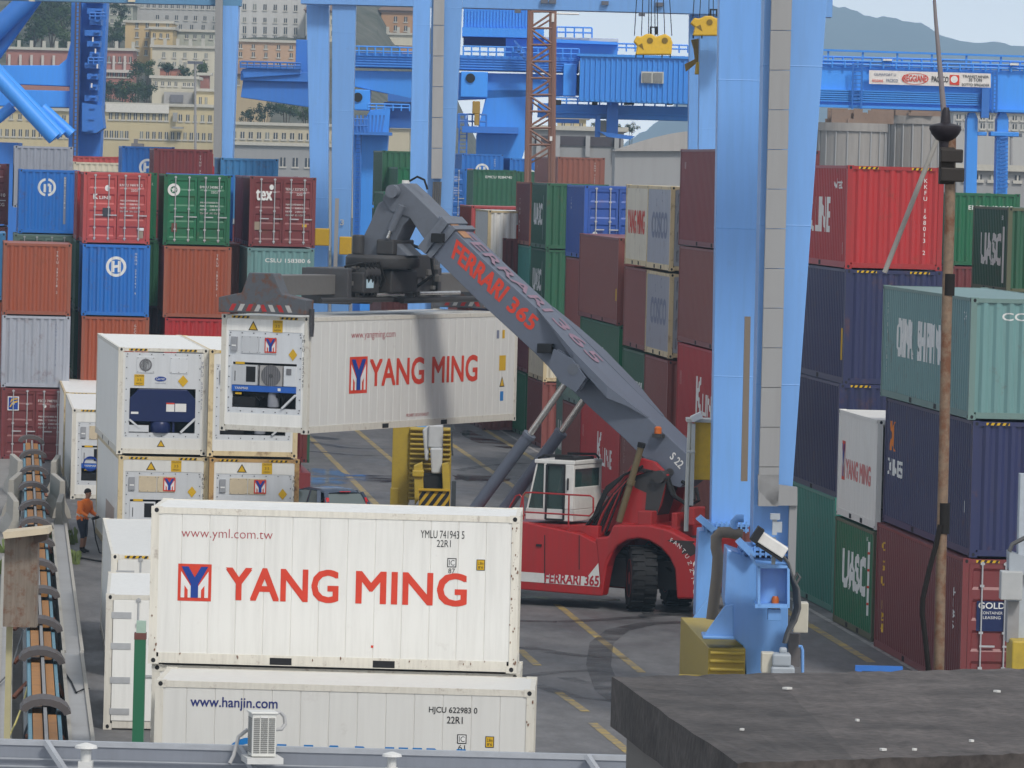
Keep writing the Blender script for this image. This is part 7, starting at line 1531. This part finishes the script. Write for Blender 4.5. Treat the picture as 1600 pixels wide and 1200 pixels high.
b = MB(); l.tube(b, [(1464, 218), (1382, 426)], Dm+.3, .011, 10); b.build('strut', plain('strut_grey', (.30, .29, .27), .5), t, smooth=True)
b = MB(); l.tube(b, [(1475, 786), (1474, 834)], Dm, .026, 12); l.tube(b, [(1469, 820), (1463, 850), (1452, 890), (1442, 935), (1441, 960), (1446, 1000), (1452, 1060)], Dm-.03, .011, 8); l.tube(b, [(1483, 428), (1482, 462)], Dm, .0255, 12); b.build('cable', BLACK, t, smooth=True)
# blue steel bar behind the slab
p = pt(1372, 0, 121); t = empty('blue_barrier', p, -TH, 'low blue steel barrier bar standing on the lane behind the dark slab', 'barrier'); l = LF(t)
b = MB(); c0, c1 = l(1336, 1043, 121), l(1410, 1045, 121); b.box((c0.x, -.08, c0.z-.06), (c1.x, .08, c0.z+.05)); b.build('bar', CBX, t)
b = MB()
for x in (c0.x+.08, c1.x-.08): b.box((x-.05, -.2, 0), (x+.05, .2, c0.z-.06))
b.build('leg', CBX, t)
# grey post with cabinets at the right edge
p = pt(1592, 0, 104); t = empty('cabinet_post', p, -TH, 'grey steel post with electrical cabinets and yellow base at the right edge', 'post'); l = LF(t); D = 104
b = MB(); c = l(1600, 740, D); b.box((c.x-.08, 0, 0), (c.x+.5, .4, c.z)); b.build('post', GBX, t)
b = MB(); l.box(b, 1564, 893, 1598, 938, D-.5, .4); b.build('cabinet', plain('cabinet_grey', (.42, .43, .43), .5), t, bevel=.02)
b = MB(); l.quad(b, [(1577, 862), (1610, 872), (1610, 902), (1577, 892)], D-.3, .6); b.build('bracket_plate', GBX, t)
b = MB(); l.box(b, 1574, 940, 1592, 1004, D-.2, .5); b.build('cabinet_stand', plain('stand_grey', (.28, .28, .29), .6), t)
b = MB(); l.box(b, 1580, 1002, 1640, 1120, D-.8, 1.2); b.build('yellow_base', CYEL, t, bevel=.03)
b = MB(); l.tube(b, [(1577, 862), (1582, 850), (1592, 845), (1602, 840)], D-.4, .04); b.build('cable', plain('cable_grey', (.10, .10, .10), .6), t, smooth=True)
# red trailer and container behind the reefer pair
container('dark red container whose corner shows below the lifted white container', 'maroon', 0, 0, 0, loc=Vector((pt(350, 2.1, 169).x, 169, 2.12)), group=GL)
p = pt(420, 0, 169.5); t = empty('trailer', p, 0, 'dark red trailer bed under the dark red container behind the white pair', 'trailer')
b = MB(); b.box((-1.15, -.6, 1.38), (1.15, 6, 1.84)); b.box((-.9, 0, 1.84), (.9, 6, 2.10)); b.build('bed', paint('trailer_red', (.20, .03, .035), .5, .4, .2), t)
for y in (.6, 1.9):
    for x in (-.85, .85): b = MB(); b.lathe([(.3, -.2), (.5, -.18), (.5, .18), (.3, .2)], (x, y, .51), 20, 0, 'x'); b.build('wheel', BLACK, t)
b = MB(); b.box((-.6, .2, .5), (.6, 2.4, 1.38)); b.build('axle_frame', DARK, t)
# ---------------------------------------------------------------- parked car
pc = pt(548, 0, 166.5); car = empty('parked_car', pc, 0, 'dark hatchback with red tail lights parked behind the front white container', 'car')
fw = (VD*math.cos(R(33))-VR*math.sin(R(33))); car.rotation_euler = (0, 0, math.atan2(fw.y, fw.x))   # local +x is the car's front, origin under the tail
CAR = plain('car_paint', (.07, .095, .14), .18, .4, .7); CGL = glass('car_glass', (.12, .15, .15))  # glass base colour lightened to stand in for its pale reflection
xs = [-.02, .10, .35, .75, 1.25, 2.0, 2.55, 3.0, 3.6, 3.85]
zt = [.78, .98, 1.08, 1.0, .97, .97, .96, .94, .80, .62]     # shoulder line
hw = [.74, .80, .83, .84, .84, .84, .84, .83, .78, .66]
vs = []; fs = []
for x, z, w_ in zip(xs, zt, hw):
    vs += [(x, -w_*.94, .22), (x, -w_, .5), (x, -w_*.985, z*.86), (x, -w_*.93, z), (x, 0, z+.03), (x, w_*.93, z), (x, w_*.985, z*.86), (x, w_, .5), (x, w_*.94, .22)]
n = 9
for i in range(len(xs)-1):
    for k in range(n-1): fs.append((i*n+k, i*n+k+1, (i+1)*n+k+1, (i+1)*n+k))
fs += [tuple(range(n)), tuple((len(xs)-1)*n+k for k in range(n))[::-1]]
b = MB(); b.add(vs, fs); b.build('body', CAR, car, smooth=True)
# cabin: glasshouse with pillars and roof
rx = [(.20, 1.02, .70), (.46, 1.40, .60), (.9, 1.49, .62), (1.6, 1.50, .63), (2.05, 1.42, .62), (2.85, .97, .70)]
vs = []; fs = []
for x, z, w_ in rx: vs += [(x, -w_, z-.02), (x, -w_*.8, z+.02), (x, 0, z+.045), (x, w_*.8, z+.02), (x, w_, z-.02)]
for i in range(1, 4):
    for k in range(4): fs.append((i*5+k, i*5+k+1, (i+1)*5+k+1, (i+1)*5+k))
b = MB(); b.add(vs, fs); md = b.build('roof', CAR, car, smooth=True); md.modifiers.new('solid', 'SOLIDIFY').thickness = .03
b = MB()
for s_ in (1, -1):
    b.bar((.16, s_*.72, 1.0), (.46, s_*.60, 1.41), .12, .07); b.bar((1.28, s_*.76, .98), (1.25, s_*.62, 1.46), .07, .05); b.bar((2.85, s_*.72, .95), (2.0, s_*.61, 1.43), .07, .06); b.bar((.60, s_*.75, 1.0), (.80, s_*.63, 1.45), .11, .05)
b.build('pillar', CAR, car)
b = MB(); b.hexa([(.14, -.66, .98), (.14, .66, .98), (.18, .66, .98), (.18, -.66, .98), (.43, -.55, 1.38), (.43, .55, 1.38), (.47, .55, 1.38), (.47, -.55, 1.38)]); b.build('rear_window', CGL, car)
for s_ in (1, -1):
    b = MB(); b.hexa([(.55, s_*.755, 1.0), (1.24, s_*.765, .98), (1.24, s_*.745, .98), (.55, s_*.735, 1.0), (.78, s_*.635, 1.43), (1.22, s_*.635, 1.45), (1.22, s_*.615, 1.45), (.78, s_*.615, 1.43)]); b.build('side_window', CGL, car)
    b = MB(); b.hexa([(1.32, s_*.765, .98), (2.65, s_*.74, .97), (2.65, s_*.72, .97), (1.32, s_*.745, .98), (1.30, s_*.635, 1.45), (1.98, s_*.63, 1.41), (1.98, s_*.61, 1.41), (1.30, s_*.615, 1.45)]); b.build('side_window', CGL, car)
    b = MB(); b.hexa([(.06, s_*.66, .72), (.06, s_*.80, .72), (.18, s_*.82, .74), (.18, s_*.68, .74), (.26, s_*.60, 1.28), (.28, s_*.68, 1.28), (.40, s_*.70, 1.28), (.38, s_*.60, 1.28)]); b.build('tail_light', plain('tail_red', (.55, .02, .025), .2), car, bevel=.02)
    for x in (.65, 3.1): b = MB(); b.lathe([(.18, -.1), (.30, -.1), (.31, 0), (.30, .1), (.18, .1)], (x, s_*.74, .31), 22, 0, 'y'); b.build('wheel', BLACK, car)
    b = MB(); b.box((2.3, s_*.82, .98), (2.45, s_*.98, 1.1)); b.build('mirror', CAR, car, bevel=.03)
b = MB(); b.hexa([(2.83, -.66, .98), (2.83, .66, .98), (2.87, .66, .98), (2.87, -.66, .98), (2.06, -.56, 1.41), (2.06, .56, 1.41), (2.10, .56, 1.41), (2.10, -.56, 1.41)]); b.build('windscreen', CGL, car)
b = MB(); b.box((-.06, -.6, .3), (.02, .6, .55)); b.box((.36, -.18, 1.43), (.42, .18, 1.455), 1); b.build('bumper', [CAR, plain('tail_red', (.55, .02, .025), .2)], car, bevel=.02)
# ---------------------------------------------------------------- the worker
def person():
    p = onz(126, 863, 0); t = empty('person', (p.x, p.y, .0), 0, 'person in orange jacket and dark shorts holding a black cable plug by white containers', 'person')
    fwd = (VR*.86-VD*.50).normalized(); t.rotation_euler = (0, 0, math.atan2(fwd.y, fwd.x))   # local x = facing
    V = [ # joint, radius
     ((.02, 0, .92), .135), ((.03, 0, 1.08), .140), ((.08, 0, 1.26), .150), ((.13, 0, 1.40), .120), ((.17, 0, 1.475), .062), ((.195, 0, 1.53), .060),  # 0-5 pelvis..neck
     ((.21, 0, 1.60), .085), ((.215, 0, 1.68), .088), ((.205, 0, 1.74), .055),  # 6-8 head
     ((.03, .10, .86), .095), ((.06, .12, .50), .066), ((.02, .13, .26), .056), ((-.01, .13, .09), .045), ((.10, .15, .04), .040), ((.18, .16, .035), .030),  # 9-14 left leg
     ((.03, -.10, .86), .095), ((.14, -.12, .50), .066), ((.12, -.12, .26), .056), ((.09, -.13, .09), .045), ((.20, -.15, .04), .040), ((.28, -.16, .035), .030),  # 15-20
     ((.12, .20, 1.38), .070), ((.14, .27, 1.12), .056), ((.36, .20, 1.04), .044), ((.42, .17, 1.03), .032), ((.46, .155, 1.025), .030),  # 21-25 left arm
     ((.12, -.20, 1.38), .070), ((.16, -.28, 1.13), .056), ((.37, -.22, 1.02), .044), ((.43, -.19, 1.00), .032), ((.47, -.175, .995), .030)]  # 26-30
    E = [(0, 1), (1, 2), (2, 3), (3, 4), (4, 5), (5, 6), (6, 7), (7, 8), (0, 9), (9, 10), (10, 11), (11, 12), (12, 13), (13, 14), (0, 15), (15, 16), (16, 17), (17, 18), (18, 19), (19, 20), (3, 21), (21, 22), (22, 23), (23, 24), (24, 25), (3, 26), (26, 27), (27, 28), (28, 29), (29, 30)]
    for base, sg in ((25, 1), (30, -1)):       # five fingers on each hand, curled
        bx, by, bz = V[base][0]
        for k, (oy, ln) in enumerate(((-.030, .9), (-.010, 1.0), (.010, .95), (.030, .75))):
            a = len(V); V += [((bx+.035*ln, by+oy*.8, bz-.006), .0095), ((bx+.062*ln, by+oy*.75, bz-.026), .009), ((bx+.064*ln, by+oy*.7, bz-.05), .008)]; E += [(base, a), (a, a+1), (a+1, a+2)]
        a = len(V); V += [((bx-.005, by-sg*.04, bz-.012), .011), ((bx+.022, by-sg*.052, bz-.03), .009)]; E += [(base-1, a), (a, a+1)]
    me = bpy.data.meshes.new('body'); me.from_pydata([v for v, _ in V], E, []); o = bpy.data.objects.new('body', me); COL.objects.link(o)
    sk = o.modifiers.new('skin', 'SKIN'); sk.use_smooth_shade = True
    for i, (_, r) in enumerate(V): me.skin_vertices[0].data[i].radius = ((r*1.3,)*2 if i in (1, 2, 3, 21, 22, 26, 27, 9, 15) else (r, r))
    me.skin_vertices[0].data[0].use_root = True
    o.modifiers.new('sub', 'SUBSURF').levels = 2; o.modifiers['sub'].render_levels = 2
    dg = bpy.context.evaluated_depsgraph_get(); dg.update(); m2 = bpy.data.meshes.new_from_object(o.evaluated_get(dg), depsgraph=dg); bpy.data.objects.remove(o); m2.name = 'body'
    mats = [plain('skin', (.36, .19, .12), .6), paint('jacket_orange', (.85, .19, .015), .65, .25, .0, streak=False), plain('shorts_navy', (.03, .035, .055), .8), plain('boots_black', (.02, .018, .016), .6), plain('reflective_band', (.52, .50, .46), .4), plain('glove_grey', (.38, .38, .36), .8)]
    m2.materials.clear()
    for m in mats: m2.materials.append(m)
    for f in m2.polygons:
        c = f.center; i = 0
        if c.z < .15: i = 3
        elif c.z < .42: i = 0
        elif c.z < .92 and abs(c.y) < .24 and c.x < .27: i = 2
        elif c.x > .375 and c.z < 1.2: i = 5
        elif c.z < 1.50 and c.z > .80: i = 1
        if i == 1 and (1.02 < c.z < 1.07 and c.x < .25): i = 4
        f.material_index = i; f.use_smooth = True
    o = bpy.data.objects.new('body', m2); COL.objects.link(o); o.parent = t
    b = MB(); b.lathe([(.094, 1.665), (.098, 1.70), (.085, 1.745), (.05, 1.775), (.01, 1.785)], (.19, 0, 0), 20); b.lathe([(.02, 1.60), (.05, 1.63), (.09, 1.68)], (.155, 0, 0), 14); b.build('hair', plain('hair_dark', (.02, .016, .014), .7), t, smooth=True)
    b = MB()
    for s_ in (1, -1): b.lathe([(.0, -.004), (.012, 0), (.0, .004)], (.293, s_*.032, 1.645), 8, 0, 'x')
    b.build('eye', plain('eye_dark', (.03, .02, .02), .3), t)
    b = MB(); b.hexa([(.29, -.016, 1.59), (.29, .016, 1.59), (.285, .016, 1.60), (.285, -.016, 1.60), (.312, -.012, 1.60), (.312, .012, 1.60), (.292, .008, 1.64), (.292, -.008, 1.64)]); b.build('nose', mats[0], t, smooth=True)
    b = MB(); b.box((.283, -.025, 1.555), (.292, .025, 1.563)); b.build('mouth', plain('lip', (.22, .08, .07), .6), t)
    b = MB()
    for s_ in (1, -1): b.lathe([(.005, s_*.084-.008), (.028, s_*.086), (.02, s_*.098)], (.205, 0, 1.63), 10, 0, 'y')
    b.build('ear', mats[0], t, smooth=True)
    # collar and plug in the hands
    b = MB(); b.lathe([(.085, 1.43), (.092, 1.47), (.078, 1.49)], (.165, 0, 0), 16); b.build('collar', mats[1], t, smooth=True)
    b = MB(); b.tube([(.46, .19, 1.0), (.50, -.02, .985), (.54, -.24, .97)], [.03, .045, .04], 10); b.tube([(.54, -.24, .97), (.62, -.30, .80), (.70, -.3, .4), (.9, -.4, .06), (1.6, -.6, .03)], .018, 6)
    q = b.build('cable_plug', BLACK, smooth=True); q.matrix_world = Matrix.Translation(t.location) @ Matrix.Rotation(t.rotation_euler[2], 4, 'Z'); tag(q, 'black cable plug with trailing lead held by the worker in orange', 'cable plug')
person()

# ---------------------------------------------------------------- lower boxes that carry the stacks whose feet the photograph hides
def carried(p, yaw, L, z0):
    for q, y2, L2, h2 in PLACED:
        d = Vector((q.x-p.x, q.y-p.y)); 
        if d.length < 2.6 and abs(q.z+h2-z0) < .75: return True
    return False
base_list = list(PLACED); q_ = random.Random(17)
for p, yaw, L, hh in base_list:
    if p.z < .4 or abs(p.z-2.12) < .01 or abs(p.z-ZB) < .01 or p.z == 2.60: continue
    if carried(p, yaw, L, p.z): continue
    n = max(1, int(p.z/2.6+.12)); step = p.z/n
    for k in range(n):
        z = k*step
        if carried(p, yaw, L, z+.0) and k > 0 and any((Vector((a.x-p.x, a.y-p.y)).length < 1.5 and abs(a.z-z) < 1.2) for a, _, _, _ in base_list): continue
        container('plain container low in a stack, hidden by the nearer stacks', q_.choice(('brown', 'maroon', 'deepgreen', 'navy', 'orange', 'brown')), 0, 0, 0, L=20 if L < 7 else 40, Hc='h' if step > 2.9 else 's', yaw=yaw, loc=Vector((p.x, p.y, z)), group='hidden containers under the stacks')
# ---------------------------------------------------------------- camera, light, air
cam = bpy.data.cameras.new('camera'); co = bpy.data.objects.new('camera', cam); COL.objects.link(co); sc.camera = co
cam.sensor_width = 36; cam.lens = F_PX/1600*36; cam.clip_start = 1; cam.clip_end = 20000
M = Matrix((R2, U2, -FW)).transposed().to_4x4(); M.translation = CP; co.matrix_world = M
wd = bpy.data.worlds.new('World'); sc.world = wd; wd.use_nodes = True; nt = wd.node_tree; N = nt.nodes; L = nt.links
bg = N['Background']; sky = N.new('ShaderNodeTexSky'); sky.sky_type = 'NISHITA'; sky.sun_disc = False
EL, AZ = 46, 158
sky.sun_elevation = R(EL); sky.sun_rotation = R(AZ); sky.air_density = 1.0; sky.dust_density = 3.5; sky.ozone_density = 1.0
mx = N.new('ShaderNodeMixRGB'); mx.inputs['Fac'].default_value = .72; tcg = N.new('ShaderNodeTexCoord'); sx = N.new('ShaderNodeSeparateXYZ'); L.new(tcg.outputs['Generated'], sx.inputs[0]); rp = N.new('ShaderNodeValToRGB'); e = rp.color_ramp.elements; e[0].position = .0; e[0].color = (46, 46.2, 46.6, 1); e[1].position = .10; e[1].color = (8.2, 8.5, 9.0, 1); L.new(sx.outputs['Z'], rp.inputs[0]); L.new(rp.outputs[0], mx.inputs[2])   # overcast veil, thinner and brighter toward the horizon
L.new(sky.outputs[0], mx.inputs[1]); L.new(mx.outputs[0], bg.inputs['Color']); bg.inputs['Strength'].default_value = .083
sl_ = bpy.data.lights.new('sun', 'SUN'); sl_.energy = 2.1; sl_.angle = R(10); sl_.color = (1, .96, .9)
so = bpy.data.objects.new('sun', sl_); COL.objects.link(so)
sd = Vector((math.sin(R(AZ))*math.cos(R(EL)), math.cos(R(AZ))*math.cos(R(EL)), math.sin(R(EL))))
so.rotation_euler = sd.to_track_quat('Z', 'Y').to_euler()
sc.view_settings.view_transform = 'Standard'; sc.view_settings.look = 'None'; sc.view_settings.exposure = 0.12; sc.view_settings.gamma = 1

def haze():
    m = bpy.data.materials.new('haze_air'); m.use_nodes = True; nt = m.node_tree; nt.nodes.remove(nt.nodes['Principled BSDF']); v = nt.nodes.new('ShaderNodeVolumePrincipled')
    v.inputs['Color'].default_value = (.52, .76, 1.0, 1); v.inputs['Density'].default_value = 2.4e-4; v.inputs['Anisotropy'].default_value = 0.0
    nt.links.new(v.outputs[0], nt.nodes['Material Output'].inputs['Volume'])
    b = MB(); b.box((-2600, -260, -1.2), (2600, 7450, 260)); tag(b.build('haze', m), kind='stuff')
haze()
